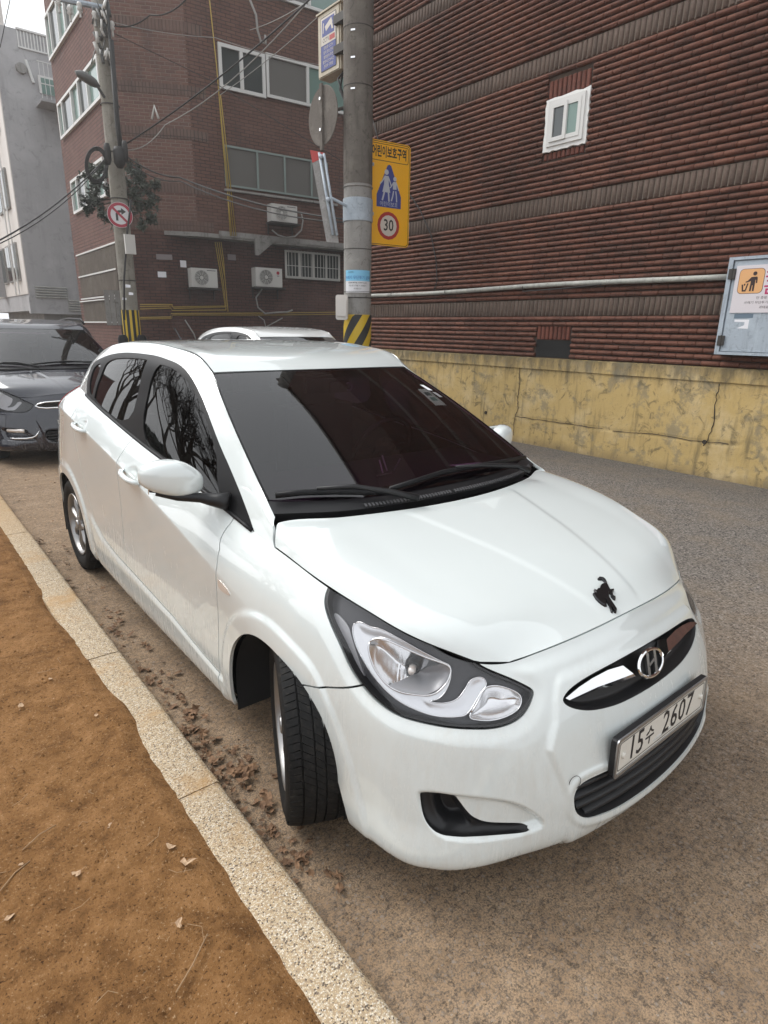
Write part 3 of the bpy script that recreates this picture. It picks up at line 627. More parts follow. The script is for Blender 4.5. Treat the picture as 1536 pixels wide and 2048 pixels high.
    for tt in (.118, .149, .181, .213):
        se = np.interp(tt, [.11, .16, .2, .235], [1.66, 1.98, 2.02, 1.75]); sv = np.linspace(-se, se, 50); st_ = np.stack([np.abs(sv), np.full(50, tt)], 1); P_ = W.at(st_); N_ = W.at(st_, W.N); sg_ = np.where(sv < 0, -1, 1)[:, None]*np.array([1, 0, 0])+np.array([0, 1, 1])
        P_ = P_*sg_; N_ = N_*sg_; V = []
        for p_, n_ in zip(P_, N_):
            for o_, z_ in ((-.046, .015), (-.018, .008), (-.012, -.001), (-.018, -.008), (-.046, -.004)): V.append(p_+n_*o_+np.array([0, 0, z_]))
        mk('grille_bar', V, [(i*5+k, (i+1)*5+k, (i+1)*5+k+1, i*5+k+1) for i in range(49) for k in range(4)], BLK, lgo, True)
    d3 = np.maximum(-C.f['FOG'], 0); hol = W.sdf(FHOLE, A[:, :3], A[:, 6:8])
    put('fog_trim', emit(C, c['FOG'] < 0, -.002-.012*sstep(d3/.012)-.045*sstep(-hol/.014+.2), .0), BLK, pair=True)
    # wheel wells
    for s_ in (1, -1):
        for cy, cz, ry, rz in ((.045, .285, .345, .325), (-2.56, .29, .385, .36)):
            pr = [(cy-ry, .165)]+[(cy+ry*math.cos(a), cz+rz*math.sin(a)) for a in np.linspace(math.pi, 0, 24)]+[(cy+ry*.96, .165)]
            V = [(s_*x, y_, z_) for x in (.815, .45) for y_, z_ in pr]; n = len(pr)
            MB().add(V, [(i, i+1, n+i+1, n+i) for i in range(n-1)]+[tuple(range(n, 2*n))]).build('wheel_well', LINER, root, smooth=True)
    m = MB(); m.box((-.78, -2.12, .175), (.78, -.36, .22)); m.box((-.48, -3.1, .19), (.48, .60, .23)); m.box((-.74, .46, .19), (.74, .60, .23)); m.build('floor_pan', LINER, root)
    # wheels
    for x, y, s_, stt in ((.748, .075, 1, steer), (.735, .075, -1, steer), (.735, -2.57, 1, 0), (.735, -2.57, -1, 0)): wheel(root, x, y, stt, side=s_, hi=full)
    # cabin
    m = MB(); m.box((-.70, -.95, .62), (.70, -.22, .86)); m.box((-.70, -.75, .80), (.70, -.28, .93)); m.build('dashboard', INT, root)
    for sx in (-.37, .37):
        for yy in (-1.45, -2.25): m = MB(); m.box((sx-.24, yy-.12, .35), (sx+.24, yy+.38, .60)); m.box((sx-.23, yy-.22, .55), (sx+.23, yy-.07, 1.10)); m.box((sx-.12, yy-.20, 1.10), (sx+.12, yy-.10, 1.27)); m.build('seat', SEATM, root)
    T = Matrix.Translation((-.37, -.93, .93)) @ Matrix.Rotation(math.radians(65), 4, 'X'); m = MB()
    ring = [(.18*math.cos(a), .18*math.sin(a), 0) for a in np.linspace(0, 2*math.pi, 33)]; m.tube(ring, .014, 8, T=T); m.box((-.17, -.02, -.01), (.17, .02, .01), T); m.lathe([(0, .02), (.06, .015), (.07, -.02)], 20, T); m.build('steering_wheel', PHONE, root, smooth='auto')
    m = MB(); m.box((-.60, -3.0, .25), (.60, -.3, .28)); m.build('cabin_floor', INT, root)
    ws_pts = lambda st, o: WP.at(np.array([(abs(a_), b_) for a_, b_ in st]))*np.array([[1 if a_ >= 0 else -1, 1, 1] for a_, b_ in st])+WP.at(np.array([(abs(a_), b_) for a_, b_ in st]), WP.N)*np.array([[1 if a_ >= 0 else -1, 1, 1] for a_, b_ in st])*o
    # mirrors
    for s_ in (1, -1):
        V = []; secs = [(.792, .030, .010, .018), (.812, .050, .034, .034), (.85, .062, .062, .048), (.90, .058, .070, .055), (.95, .046, .062, .052), (.985, .030, .045, .038), (1.002, .010, .024, .018)]
        n = 20
        for x, rz, rz2, ry in secs:
            x = x-(0 if s_ > 0 else .03); zc = 1.003+(x-.80)*.06-(0 if s_ > 0 else .02); yc = -.545-(x-.80)*.28
            for k in range(n):
                a = 2*math.pi*k/n; ca, sa = math.cos(a), math.sin(a)
                sg = lambda v, e_: math.copysign(abs(v)**e_, v)
                dy = sg(ca, .6)*(ry*1.35 if ca > 0 else ry*.35); V.append((s_*x, yc+dy, zc+sg(sa, .68)*(rz2 if sa > 0 else rz)*1.08))
        F = [(i*n+k, i*n+(k+1) % n, (i+1)*n+(k+1) % n, (i+1)*n+k) for i in range(len(secs)-1) for k in range(n)]+[tuple(range(n))[::-1], tuple((len(secs)-1)*n+k for k in range(n))]
        if s_ < 0: F = [f_[::-1] for f_ in F]
        me = mk('mirror', V, F, PAINT, root, True)
        sub = me.modifiers.new('s', 'SUBSURF'); sub.levels = sub.render_levels = 1
        m = MB(); P = [(.742, -.43, .932), (.775, -.46, .933), (.82, -.50, .942), (.89, -.535, .950), (.955, -.565, .966)]
        m.tube([(s_*a_, b_, c_) for a_, b_, c_ in P], [.034, .026, .018, .016, .010], 10); m.build('mirror_arm', BLK, me, smooth=True)
        m = MB(); m.box((s_*.82, -.592, .955), (s_*.97, -.600, 1.05)); m.build('mirror_glass', CHROME, me)
    # door handles
    for s_, (dfx, drx) in zip((0, 1), (dfo, dro) if False else ((dfo[0], dro[0]), (dfo[1], dro[1]))):
        sg = 1 if s_ == 0 else -1
        for par, cy, cz in ((dfx, -1.205, .888), (drx, -2.065, .995)):
            m = MB(); sx = np.interp(cy, [-2.1, -1.2], [.838, .852])
            pts = [(sg*(sx+o_), cy+y_, cz+z_) for o_, y_, z_ in ((-.006, -.105, .010), (.014, -.092, .008), (.026, -.05, .004), (.029, 0, 0), (.026, .05, -.005), (.013, .088, -.010), (-.006, .10, -.012))]
            m.tube(pts, [.008, .0115, .0125, .013, .0125, .0115, .008], 10); m.build('door_handle', PAINT, par, smooth=True)
    # wipers
    m = MB()
    def strip(st, o, r): 
        P = ws_pts(st, o); m.tube([tuple(v) for v in P], r, 6)
    for qq, (st, o, r) in enumerate((([(.965, .075), (.85, .085), (.70, .080), (.55, .062), (.43, .045)], .020, .011), ([(.40, .060), (.2, .085), (0, .105), (-.3, .105), (-.55, .09), (-.88, .055)], .020, .010))): m = MB(); strip(st, o, r); m.build('wiper_blade', SATIN, root, smooth=True)
    m = MB(); strip([(.78, .09), (.60, .085), (.42, .03), (.30, -.02)], .032, [.006, .009, .011, .014]); m.build('wiper_arm', BLK, root, smooth=True); m = MB(); strip([(-.12, .11), (-.35, .085), (-.62, .03), (-.70, -.02)], .032, [.006, .009, .011, .014]); m.build('wiper_arm', BLK, root, smooth=True)
    if full:
        V, F, Nn = emit(C, ind, .002, .01); mk('side_indicator', V, F, AMBER, root, True, Nn); g2 = flipx((V, F, Nn)); mk('side_indicator', *g2[:2], AMBER, root, True, g2[2])
        details(root, W, C, HP, WP, ws_pts, bump_, gro, cow, hood_o)
    for o in [root]+[q_ for q_ in root.children_recursive]:
        if o.type == 'MESH' and (sc != (1, 1, 1)): o.data.transform(Matrix.Diagonal((*sc, 1)))
    root.location = loc
    return root, W, C, HP
def refine(V, F):
    return V, F
def details(root, W, C, HP, WP, ws_pts, bump_, gro, cow, hood_o):
    # chrome wings on the grille (both sides), fitted on its surface
    for sg in (1, -1):
        top = [(.62, .525), (.95, .535), (1.3, .532), (1.6, .522), (1.9, .503)]; bot = [(.40, .468), (.62, .470), (1.0, .482), (1.3, .490), (1.62, .490), (1.90, .494)]
        poly = np.array([(.62, .528)]+top[1:]+bot[::-1]); P = W.at(poly); Nn = W.at(poly, W.N); n = len(P)
        V = [v+n_*.000-np.array([0, .006, 0]) for v, n_ in zip(P, Nn)]+[v-n_*.03 for v, n_ in zip(P, Nn)]
        # ridge line along the middle for a faceted look
        mid = np.array([(.50, .488), (.95, .497), (1.3, .503), (1.6, .502), (1.88, .4985)]); Pm = W.at(mid)+W.at(mid, W.N)*.005+np.array([0, .004, 0])
        tp = W.at(np.array(top)); bt = W.at(np.array([(.40, .468), (.80, .474), (1.25, .489), (1.6, .490), (1.90, .494)]))
        tn = tp-W.at(np.array(top), W.N)*.03; bn = bt-W.at(np.array([(.40, .468), (.80, .474), (1.25, .489), (1.6, .490), (1.90, .494)]), W.N)*.03
        V = []; 
        for a in (tn, tp, Pm, bt, bn): V += [tuple(v*[sg, 1, 1]) for v in a]
        F = [(r*5+i, r*5+i+1, (r+1)*5+i+1, (r+1)*5+i) for r in range(4) for i in range(4)]+[(0, 5, 10, 15, 20)]
        V, F = refine(V, F); ow = mk('chrome_wing', V, F, CHROME, gro, True); sharp(ow.data, 30)
    # oval badge with a leaning H
    c0 = W.at(np.array([(0., .488)]))[0]+np.array([0, .004, 0]); n0 = W.at(np.array([(0., .488)]), W.N)[0]; n0[0] = 0
    T = frame(c0, (-1, 0, 0), np.cross(n0, (-1, 0, 0)))
    m = MB(); el = lambda rx, ry, z_: [(rx*math.cos(a), ry*math.sin(a), z_) for a in np.linspace(0, 2*math.pi, 49)]
    m.tube(el(.066, .038, 0), .0055, 8, T=T)
    m2 = MB(); m2.prism([(a_, b_) for a_, b_, _ in el(.064, .036, 0)[:-1]], .006, T, -.012); m2.build('badge_backing', SATIN, gro)
    for pol in ([(-.034, -.029), (-.022, -.033), (-.006, .030), (-.018, .036)], [(.006, -.030), (.018, -.036), (.034, .029), (.022, .033)], [(-.022, -.008), (.016, .002), (.020, .012), (-.018, .000)]): m.prism(pol, .008, T, -.003)
    m.build('oval_badge', CHROME, gro, smooth='auto')
    # number plate
    pc = np.array([0, .878, .4205]); T = frame(pc, (-1, 0, 0), (0, -.02, 1))
    def rr(w, h, r):
        o = []
        for cx, cy, a0 in ((w-r, h-r, 0), (-w+r, h-r, 90), (-w+r, -h+r, 180), (w-r, -h+r, 270)):
            o += [(cx+r*math.cos(math.radians(a0+a)), cy+r*math.sin(math.radians(a0+a))) for a in (0, 30, 60, 90)]
        return o
    m = MB(); m.prism(rr(.268, .0625, .012), .016, T, -.016); pf = m.build('number_plate', BLK, root)
    m = MB(); out, inn = rr(.2675, .062, .012), rr(.258, .0525, .008); n = len(out)
    V = [(*p_, 0.004) for p_ in out]+[(*p_, .004) for p_ in inn]+[(*p_, -.004) for p_ in out]+[(*p_, -.002) for p_ in inn]
    m.add([tuple(T @ Vector(v)) for v in V], [(i, (i+1) % n, n+(i+1) % n, n+i) for i in range(n)]+[(2*n+i, 2*n+(i+1) % n, (i+1) % n, i) for i in range(n)]+[(n+i, n+(i+1) % n, 3*n+(i+1) % n, 3*n+i) for i in range(n)]); m.build('plate_frame', SILVER, pf, smooth='auto')
    m = MB(); m.prism(rr(.2575, .052, .008), .003, T, -.002); m.build('plate_face', PLATE, pf)
    m = MB(); o_, i_ = rr(.250, .0455, .007), rr(.2475, .043, .006); m.add([tuple(T @ Vector((*p_, .0016))) for p_ in o_+i_], [(i, (i+1) % n, n+(i+1) % n, n+i) for i in range(n)]); m.build('plate_line', PRINT, pf)
    text('plate_digits', '15', .108, PRINT, pf, T @ Matrix.Translation((-.158, -.001, .0014)), .001, .80, bold=.0005)
    text('plate_letter', '수', .066, PRINT, pf, T @ Matrix.Translation((-.083, -.004, .0014)), .001, .85, bold=.0005)
    text('plate_digits', '2607', .108, PRINT, pf, T @ Matrix.Translation((.085, -.001, .0014)), .001, .84, spacing=1.08, bold=.0005)
    for x in (-.228, .232): m = MB(); m.lathe([(0, .008), (.007, .008), (.009, .005), (.009, .001)], 12, T @ Matrix.Translation((x, 0, 0))); m.build('plate_bolt', PLATE, pf, smooth='auto')
    # tow-eye cover
    ct = W.at(np.array([(2.02, .247)]))[0]; nn = W.at(np.array([(2.02, .247)]), W.N)[0]; T2 = frame(ct+nn*.0008, np.cross((0, 0, 1), nn), (0, 0, 1)); m = MB()
    m.tube([(.017*math.cos(a), .021*math.sin(a), 0) for a in np.linspace(0, 2*math.pi, 33)], .0009, 5, T=T2); m.build('tow_eye_cover', BEZEL, bump_)
    # leaping-animal badge on the hood
    hx = W and HP.at(np.array([(.05, .118)]))[0]; hn = HP.at(np.array([(.05, .118)]), HP.N)[0]
    tail = [(-.0062,.6033),(-.0179,.601),(-.0301,.6074),(-.0299,.6184),(-.0235,.6271),(-.013,.6297),(-.0182,.6208),(-.0187,.6113),(-.0062,.607)]
    body = [(.007,.6249),(-.0101,.6244),(-.0165,.6328),(-.0116,.6433),(-.0035,.6505),(-.0202,.6538),(-.0174,.6567),(.0015,.6638),(.0065,.6713),(.0039,.6775),(.0121,.6803),(.0187,.6764),(.0168,.6681),(.0089,.6615),(.0117,.6569),(.0212,.6631),(.0285,.6715),(.0338,.6856),(.0388,.7047),(.0516,.7106),(.0578,.7067),(.0512,.6953),(.064,.7062),(.0681,.703),(.0566,.6884),(.0527,.6777),(.05,.6698),(.0569,.678),(.0629,.6845),(.0722,.683),(.0776,.6761),(.0813,.6662),(.0815,.6556),(.0742,.6399),(.0707,.6411),(.0745,.649),(.0638,.6453),(.0558,.6308),(.0508,.6364),(.0358,.6316),(.0307,.6353),(.0189,.6292)]
    m = MB(); gx = HP.X.reshape(-1, 3)
    def hz(x, y): k = np.argsort((gx[:, 0]-abs(x))**2+(gx[:, 1]-y)**2)[:4]; return gx[k, 2].mean()
    for pl in (tail, body):
        n = len(pl); cx_ = sum(p_[0] for p_ in pl)/n; cy_ = sum(p_[1] for p_ in pl)/n; A_ = np.array(pl); nx = np.roll(A_, -1, 0)-np.roll(A_, 1, 0); nx /= np.linalg.norm(nx, axis=1, keepdims=True); inw = np.stack([-nx[:, 1], nx[:, 0]], 1)
        area = sum(pl[i][0]*pl[(i+1) % n][1]-pl[(i+1) % n][0]*pl[i][1] for i in range(n)); inw *= np.sign(area); B_ = A_+inw*.0022
        V = [(x_, y_, hz(x_, y_)-.001) for x_, y_ in A_]+[(x_, y_, hz(x_, y_)+.004) for x_, y_ in A_]+[(x_, y_, hz(x_, y_)+.0085) for x_, y_ in B_]
        F = [(i, (i+1) % n, n+(i+1) % n, n+i) for i in range(n)]+[(n+i, n+(i+1) % n, 2*n+(i+1) % n, 2*n+i) for i in range(n)]+[tuple(range(2*n, 3*n))]
        if area < 0: F = [f_[::-1] for f_ in F]
        m.add(V, F)
    m.build('hood_badge', GUN, hood_o, smooth='auto')
    # cowl vent strip
    m = MB()
    for k in range(70):
        u = .58-1.46*k/69; st = [(u, .004), (u-.012, .004), (u-.012, .020), (u, .020)]; P = ws_pts(st, .003); Q = ws_pts(st, -.002)
        if u*(u-.012) > 0: m.add([tuple(v) for v in P]+[tuple(v) for v in Q], [(0, 1, 2, 3), (0, 4, 5, 1), (1, 5, 6, 2), (2, 6, 7, 3), (3, 7, 4, 0)])
    tag(m.build('cowl_vent', pmat('vent_grey', (.07, .07, .072), .5), cow), kind='stuff')
    # sticker, parking paper, dash camera
    def quad(nm, st, o, mt):
        P = ws_pts(st, o); mk(nm, [tuple(v) for v in P], [tuple(range(len(P)))], mt, root)
    quad('windscreen_sticker', [(-.79, .80), (-.845, .795), (-.865, .735), (-.80, .74)], .0015, PAPER); quad('windscreen_sticker', [(-.815, .72), (-.87, .715), (-.88, .665), (-.825, .665)], .0015, LGREY)
    mk('parking_note', [(-.33, -.40, .937), (-.50, -.36, .937), (-.52, -.29, .938), (-.37, -.31, .938)], [(0, 1, 2, 3)], PAPER, root)
    m = MB(); m.box((-.05, -.86, 1.25), (.05, -.80, 1.30)); m.lathe([(0, 0), (.018, 0), (.018, .03)], 16, Matrix.Translation((-.02, -.785, 1.275)) @ Matrix.Rotation(math.radians(90), 4, 'X')); m.build('dash_camera', PHONE, root)
    m = MB(); m.box((-.13, -.93, 1.24), (.11, -.905, 1.31)); m.build('rearview_mirror', PHONE, root)
    m = MB(); m.lathe([(.014, 0), (.020, 0), (.020, .008), (.014, .008)], 20, Matrix.Translation((-.05, -.79, 1.275)) @ Matrix.Rotation(math.radians(90), 4, 'X')); m.build('camera_ring', SILVER, root)
    m = MB()
    for a, b in (((.04, -.42, .945), (.02, -.47, .99)), ((0, -.44, .945), (-.02, -.50, 1.0)), ((-.03, -.43, .945), (-.09, -.46, .985)), ((.09, -.40, .942), (.00, -.41, .942))): m.tube([a, b], .0035, 5)
    m.build('phone_holder', SILVER, root)
    # headlight-wide brow etc. lives in the surface; roof aerial
    m = MB(); m.tube([(0, -2.62, 1.40), (0, -2.78, 1.52)], [.008, .003], 6); m.build('aerial', BLK, root)
car, WPch, CCut, HPch = build_car('parked_car', 'white dusty hatchback parked along the kerb with front wheel turned and black bonnet badge', 'cars parked along the alley', steer=math.radians(-24))
# ================================================================ setting
CP = np.array(CAMP)
def ray_(u, v): return fw+(u-768)/1216.06*R2-(v-1024)/1216.06*U2
def at(u, v, d): return CP+ray_(u, v)*d
def hit(u, v, P, n): r = ray_(u, v); n = np.array(n, float); return CP+r*((n@(np.array(P)-CP))/(n@r))
def vnoise(x, y, seed=0):
    """smooth value noise, numpy"""
    rs = np.random.RandomState(seed); tb = rs.rand(256, 256); xi = np.floor(x).astype(int); yi = np.floor(y).astype(int); fx = sstep(x-xi); fy = sstep(y-yi)
    g = lambda a, b: tb[a % 256, b % 256]
    return (g(xi, yi)*(1-fx)+g(xi+1, yi)*fx)*(1-fy)+(g(xi, yi+1)*(1-fx)+g(xi+1, yi+1)*fx)*fy
def fbm(x, y, o=4, seed=0): return sum(vnoise(x*2**k, y*2**k, seed+k)/2**k for k in range(o))/sum(1/2**k for k in range(o))
# ---- materials
def road_mat():
    m = pmat('asphalt_dusty', (.1, .09, .08), .92, 0, .25); P = geo(m); s = sep(m, P)
    big = noise(m, P, .9, 6, .6); med = noise(m, P, 6, 7, .7); fine = noise(m, P, 48, 5, .75); gr = noise(m, P, 170, 4, .8)
    asp = ramp(m, math_(m, 'ADD', math_(m, 'MULTIPLY', gr, .55), math_(m, 'MULTIPLY', fine, .45)), [(.38, (.038, .034, .031)), (.47, (.110, .098, .087)), (.55, (.20, .178, .158)), (.66, (.42, .385, .34))])
    dust = ramp(m, math_(m, 'ADD', math_(m, 'MULTIPLY', med, .5), math_(m, 'MULTIPLY', gr, .5)), [(.34, (.16, .102, .058)), (.5, (.29, .196, .118)), (.66, (.43, .31, .20))])
    vs2 = N(m, 'ShaderNodeTexVoronoi'); vs2.inputs['Scale'].default_value = 72; L(m, P, vs2.inputs['Vector']); sc2 = N(m, 'ShaderNodeSeparateColor'); L(m, vs2.outputs['Color'], sc2.inputs[0])
    asp = mix(m, math_(m, 'MULTIPLY', smap(m, sc2.outputs[0], .62, .66), smap(m, vs2.outputs['Distance'], .55, .35)), asp, (.27, .245, .215)); asp = mix(m, math_(m, 'MULTIPLY', smap(m, sc2.outputs[1], .66, .70), smap(m, vs2.outputs['Distance'], .6, .4)), asp, (.035, .032, .030))
    asp = mix(m, smap(m, noise(m, P, 2.2, 7, .7), .42, .66, 0, .40), asp, (.20, .155, .11))
    # dust lies thick near the kerb and in front of the car, thin towards the far wall
    ex = math_(m, 'ADD', s[0], math_(m, 'MULTIPLY', big, 1.4)); near = smap(m, ex, -1.3, 1.15)
    yb = smap(m, math_(m, 'ADD', s[1], math_(m, 'MULTIPLY', big, 1.2)), .1, 1.9); near = math_(m, 'MAXIMUM', near, math_(m, 'MULTIPLY', yb, math_(m, 'MULTIPLY', smap(m, s[0], -3.2, -.4), .80)))
    pit = smap(m, math_(m, 'ADD', math_(m, 'MULTIPLY', fine, .35), math_(m, 'MULTIPLY', gr, .65)), .455, .53)
    f = math_(m, 'MULTIPLY', near, math_(m, 'ADD', math_(m, 'MULTIPLY', pit, .72), .28)); f = math_(m, 'MULTIPLY', f, smap(m, med, .12, .5, .55, 1))
    c = mix(m, f, asp, dust); far = smap(m, s[0], -4.0, -5.2); c = mix(m, math_(m, 'MULTIPLY', far, .35), c, (.06, .055, .05))
    sp_ = noise(m, P, 26, 5, .8); c = mix(m, math_(m, 'MULTIPLY', smap(m, sp_, .54, .62), .45), c, (.05, .042, .034)); c = mix(m, math_(m, 'MULTIPLY', smap(m, noise(m, P, 60, 2, .5), .70, .74), .5), c, (.42, .38, .32))
    L(m, c, bsdf(m).inputs['Base Color'])
    h = math_(m, 'ADD', math_(m, 'MULTIPLY', gr, .5), math_(m, 'MULTIPLY', fine, .7)); bump(m, h, .9, .006); return m
def soil_mat():
    m = pmat('bare_soil', (.2, .1, .04), .95, 0, .15); P = geo(m)
    a = noise(m, P, 1.6, 6, .65); b = noise(m, P, 14, 6, .7); c_ = noise(m, P, 120, 4, .75); st = noise(m, mapping(m, P, (9, 60, 9), (0, 0, .6)), 2.2, 3, .6, 1.5)
    col = ramp(m, math_(m, 'ADD', math_(m, 'MULTIPLY', a, .35), math_(m, 'MULTIPLY', b, .65)), [(.36, (.105, .049, .017)), (.48, (.200, .099, .036)), (.60, (.268, .139, .056)), (.74, (.40, .235, .115))])
    col = mix(m, smap(m, c_, .58, .70), col, (.38, .25, .14)); col = mix(m, smap(m, c_, .44, .34), col, (.045, .020, .008)); col = mix(m, math_(m, 'MULTIPLY', smap(m, st, .70, .76), .45), col, (.34, .22, .12))
    L(m, col, bsdf(m).inputs['Base Color']); bump(m, math_(m, 'ADD', math_(m, 'MULTIPLY', b, 1.2), math_(m, 'MULTIPLY', c_, .55)), .9, .012); return m
def granite_mat():
    m = pmat('exposed_aggregate', (.4, .35, .3), .8, 0, .3); P = geo(m)
    v = N(m, 'ShaderNodeTexVoronoi'); v.inputs['Scale'].default_value = 250; v.inputs['Randomness'].default_value = 1; L(m, P, v.inputs['Vector'])
    s = N(m, 'ShaderNodeSeparateColor'); L(m, v.outputs['Color'], s.inputs[0])
    c = ramp(m, s.outputs[0], [(0, (.07, .055, .045)), (.08, (.16, .12, .09)), (.13, (.38, .28, .17)), (.38, (.49, .375, .235)), (.62, (.57, .475, .345)), (.85, (.67, .60, .49))], 'CONSTANT')
    d = smap(m, v.outputs['Distance'], .30, .62); c = mix(m, math_(m, 'MULTIPLY', d, .5), c, (.27, .21, .145))
    st = smap(m, noise(m, P, 3.2, 6, .7), .50, .72); c = mix(m, math_(m, 'MULTIPLY', st, .75), c, (.40, .24, .10))
    sp = sep(m, P); lo = smap(m, math_(m, 'ADD', sp[1], noise(m, P, 2, 3)), -1.8, -4.2); c = mix(m, math_(m, 'MULTIPLY', lo, .6), c, (.38, .24, .11))
    L(m, c, bsdf(m).inputs['Base Color']); bump(m, math_(m, 'MULTIPLY', v.outputs['Distance'], -1), .6, .003); return m
def brick_mat(name, lo, mid, hi, sc=(5.0, 15)):
    m = pmat(name, mid, .75, 0, .3); P = geo(m); s = sep(m, P)
    # one tint per brick: white noise on the brick's cell
    cy = math_(m, 'FLOOR', math_(m, 'MULTIPLY', s[1], sc[0])); cz = math_(m, 'FLOOR', math_(m, 'MULTIPLY', s[2], sc[1]))
    cb = N(m, 'ShaderNodeCombineXYZ'); L(m, cy, cb.inputs[0]); L(m, cz, cb.inputs[1]); wn = N(m, 'ShaderNodeTexWhiteNoise', noise_dimensions='2D'); L(m, cb.outputs[0], wn.inputs[0])
    n1 = noise(m, P, 45, 5, .7); big = noise(m, P, .7, 4, .6)
    f = math_(m, 'ADD', math_(m, 'MULTIPLY', wn.outputs['Value'], .12), math_(m, 'ADD', math_(m, 'MULTIPLY', n1, .46), math_(m, 'MULTIPLY', big, .42)))
    c = ramp(m, f, [(.30, lo), (.5, mid), (.72, hi)])
    L(m, c, bsdf(m).inputs['Base Color']); bump(m, noise(m, mapping(m, P, (40, 40, 90)), 1.3, 5, .75), .9, .006); return m
def wall_brick_mat(name, c1, c2, mortar, axis=0, scale=1, fz=1.0):
    """far brickwork: courses as colour and relief"""
    m = pmat(name, c1, .85, 0, .2); P = geo(m); s = sep(m, P); cb = N(m, 'ShaderNodeCombineXYZ')
    h = math_(m, 'ADD', math_(m, 'MULTIPLY', s[0], .8), math_(m, 'MULTIPLY', s[1], -.75)) if axis == 2 else s[axis]
    L(m, h, cb.inputs[0]); L(m, s[2], cb.inputs[1])
    b = N(m, 'ShaderNodeTexBrick'); b.inputs['Scale'].default_value = 1; b.inputs['Brick Width'].default_value = .24*scale; b.inputs['Row Height'].default_value = .078*scale; b.inputs['Mortar Size'].default_value = .011*scale; b.inputs['Mortar Smooth'].default_value = .6
    b.inputs['Color1'].default_value = (*c1, 1); b.inputs['Color2'].default_value = (*c2, 1); b.inputs['Mortar'].default_value = (*mortar, 1); L(m, cb.outputs[0], b.inputs['Vector'])
    n = noise(m, P, 1.1, 5, .65); c = mix(m, smap(m, n, .4, .75, 0, .5), b.outputs['Color'], (.17, .10, .08)); c = mix(m, smap(m, noise(m, mapping(m, P, (1, 1, .25)), 3, 5), .5, .75, 0, .45), c, (.06, .045, .04))
    L(m, c, bsdf(m).inputs['Base Color']); bump(m, math_(m, 'MULTIPLY', b.outputs['Fac'], -1), .7, .02); return m
def stained(name, base, dark, light, sc=1.0, rough=.85):
    m = pmat(name, base, rough, 0, .25); P = geo(m); s = sep(m, P)
    n1 = noise(m, P, 1.7*sc, 8, .68); n2 = noise(m, mapping(m, P, (7, 7, .9)), sc, 6, .65); n3 = noise(m, P, 22*sc, 6, .75); n4 = noise(m, P, 5*sc, 6, .7, 1.2)
    c = mix(m, smap(m, n1, .45, .70), base, light); c = mix(m, smap(m, n2, .50, .76, 0, .75), c, dark); c = mix(m, smap(m, n4, .53, .66, 0, .7), c, dark); c = mix(m, smap(m, n3, .55, .8, 0, .35), c, dark)
    if name.startswith('yellow'):
        gz_ = math_(m, 'ADD', s[2], math_(m, 'MULTIPLY', noise(m, mapping(m, P, (5, 5, 1)), 1.6, 6, .7), .9)); c = mix(m, math_(m, 'MULTIPLY', smap(m, gz_, 1.35, 1.72), .75), c, (.075, .066, .048)); c = mix(m, math_(m, 'MULTIPLY', smap(m, noise(m, P, 2.6, 7, .75), .52, .62), .6), c, (.20, .18, .13)); c = mix(m, math_(m, 'MULTIPLY', smap(m, math_(m, 'ADD', s[2], math_(m, 'MULTIPLY', n1, .25)), .26, .10), .6), c, (.17, .13, .08))
    L(m, c, bsdf(m).inputs['Base Color']); bump(m, math_(m, 'ADD', n3, math_(m, 'MULTIPLY', n4, .8)), .6, .006); return m
ROAD, SOIL, KERB = road_mat(), soil_mat(), granite_mat()
BRICK = brick_mat('red_rough_brick', (.045, .023, .016), (.122, .048, .031), (.215, .090, .058)); SOLD = brick_mat('brown_soldier_brick', (.055, .038, .030), (.105, .072, .056), (.17, .12, .095), (15, 5)); SILLB = brick_mat('orange_red_brick', (.07, .025, .018), (.15, .05, .033), (.23, .085, .055), (15, 5))
MORTAR = stained('mortar', (.060, .040, .031), (.035, .025, .019), (.09, .066, .05)); MORTARL = pmat('pale_mortar', (.20, .165, .13), .95)
YEL = stained('yellow_painted_concrete', (.50, .36, .15), (.12, .10, .06), (.58, .45, .245), 1.3); CONC = stained('old_concrete', (.26, .25, .235), (.13, .125, .115), (.33, .32, .30)); GREYW = stained('grey_render', (.36, .355, .36), (.27, .265, .27), (.42, .415, .42), .5)
WTILE = pmat('pale_stone_tiles', (.62, .58, .54), .6); UPVC = pmat('white_window_frame', (.62, .62, .60), .5); UPVCD = pmat('weathered_frame', (.22, .27, .25), .6)
WGL = pmat('window_pane', (.045, .055, .055), .07, 0, .8); WGLT = pmat('window_pane_teal', (.16, .25, .22), .12, 0, .7); WGLW = pmat('frosted_pane', (.13, .125, .115), .35)
YPIPE = pmat('yellow_gas_pipe', (.42, .29, .05), .5); GPIPE = stained('grey_conduit', (.36, .36, .33), (.20, .19, .17), (.46, .45, .41), 3, .55); CABLE = pmat('cable', (.03, .029, .028), .7); CABLEG = pmat('pale_cable', (.30, .29, .27), .7)
GALV = stained('galvanised_sheet', (.36, .41, .46), (.24, .27, .30), (.44, .50, .55), 3, .45); ACW = pmat('aircon_case', (.55, .54, .51), .5); ACD = pmat('aircon_grille', (.10, .10, .095), .5)
LOUV = stained('brown_louvre', (.085, .068, .052), (.05, .04, .03), (.12, .10, .08))
# ---- ground
rd = mk('road', [(-70, -90, 0), (1.1, -90, 0), (1.1, 40, 0), (-70, 40, 0)], [(0, 1, 2, 3)], ROAD); tag(rd, kind='structure')
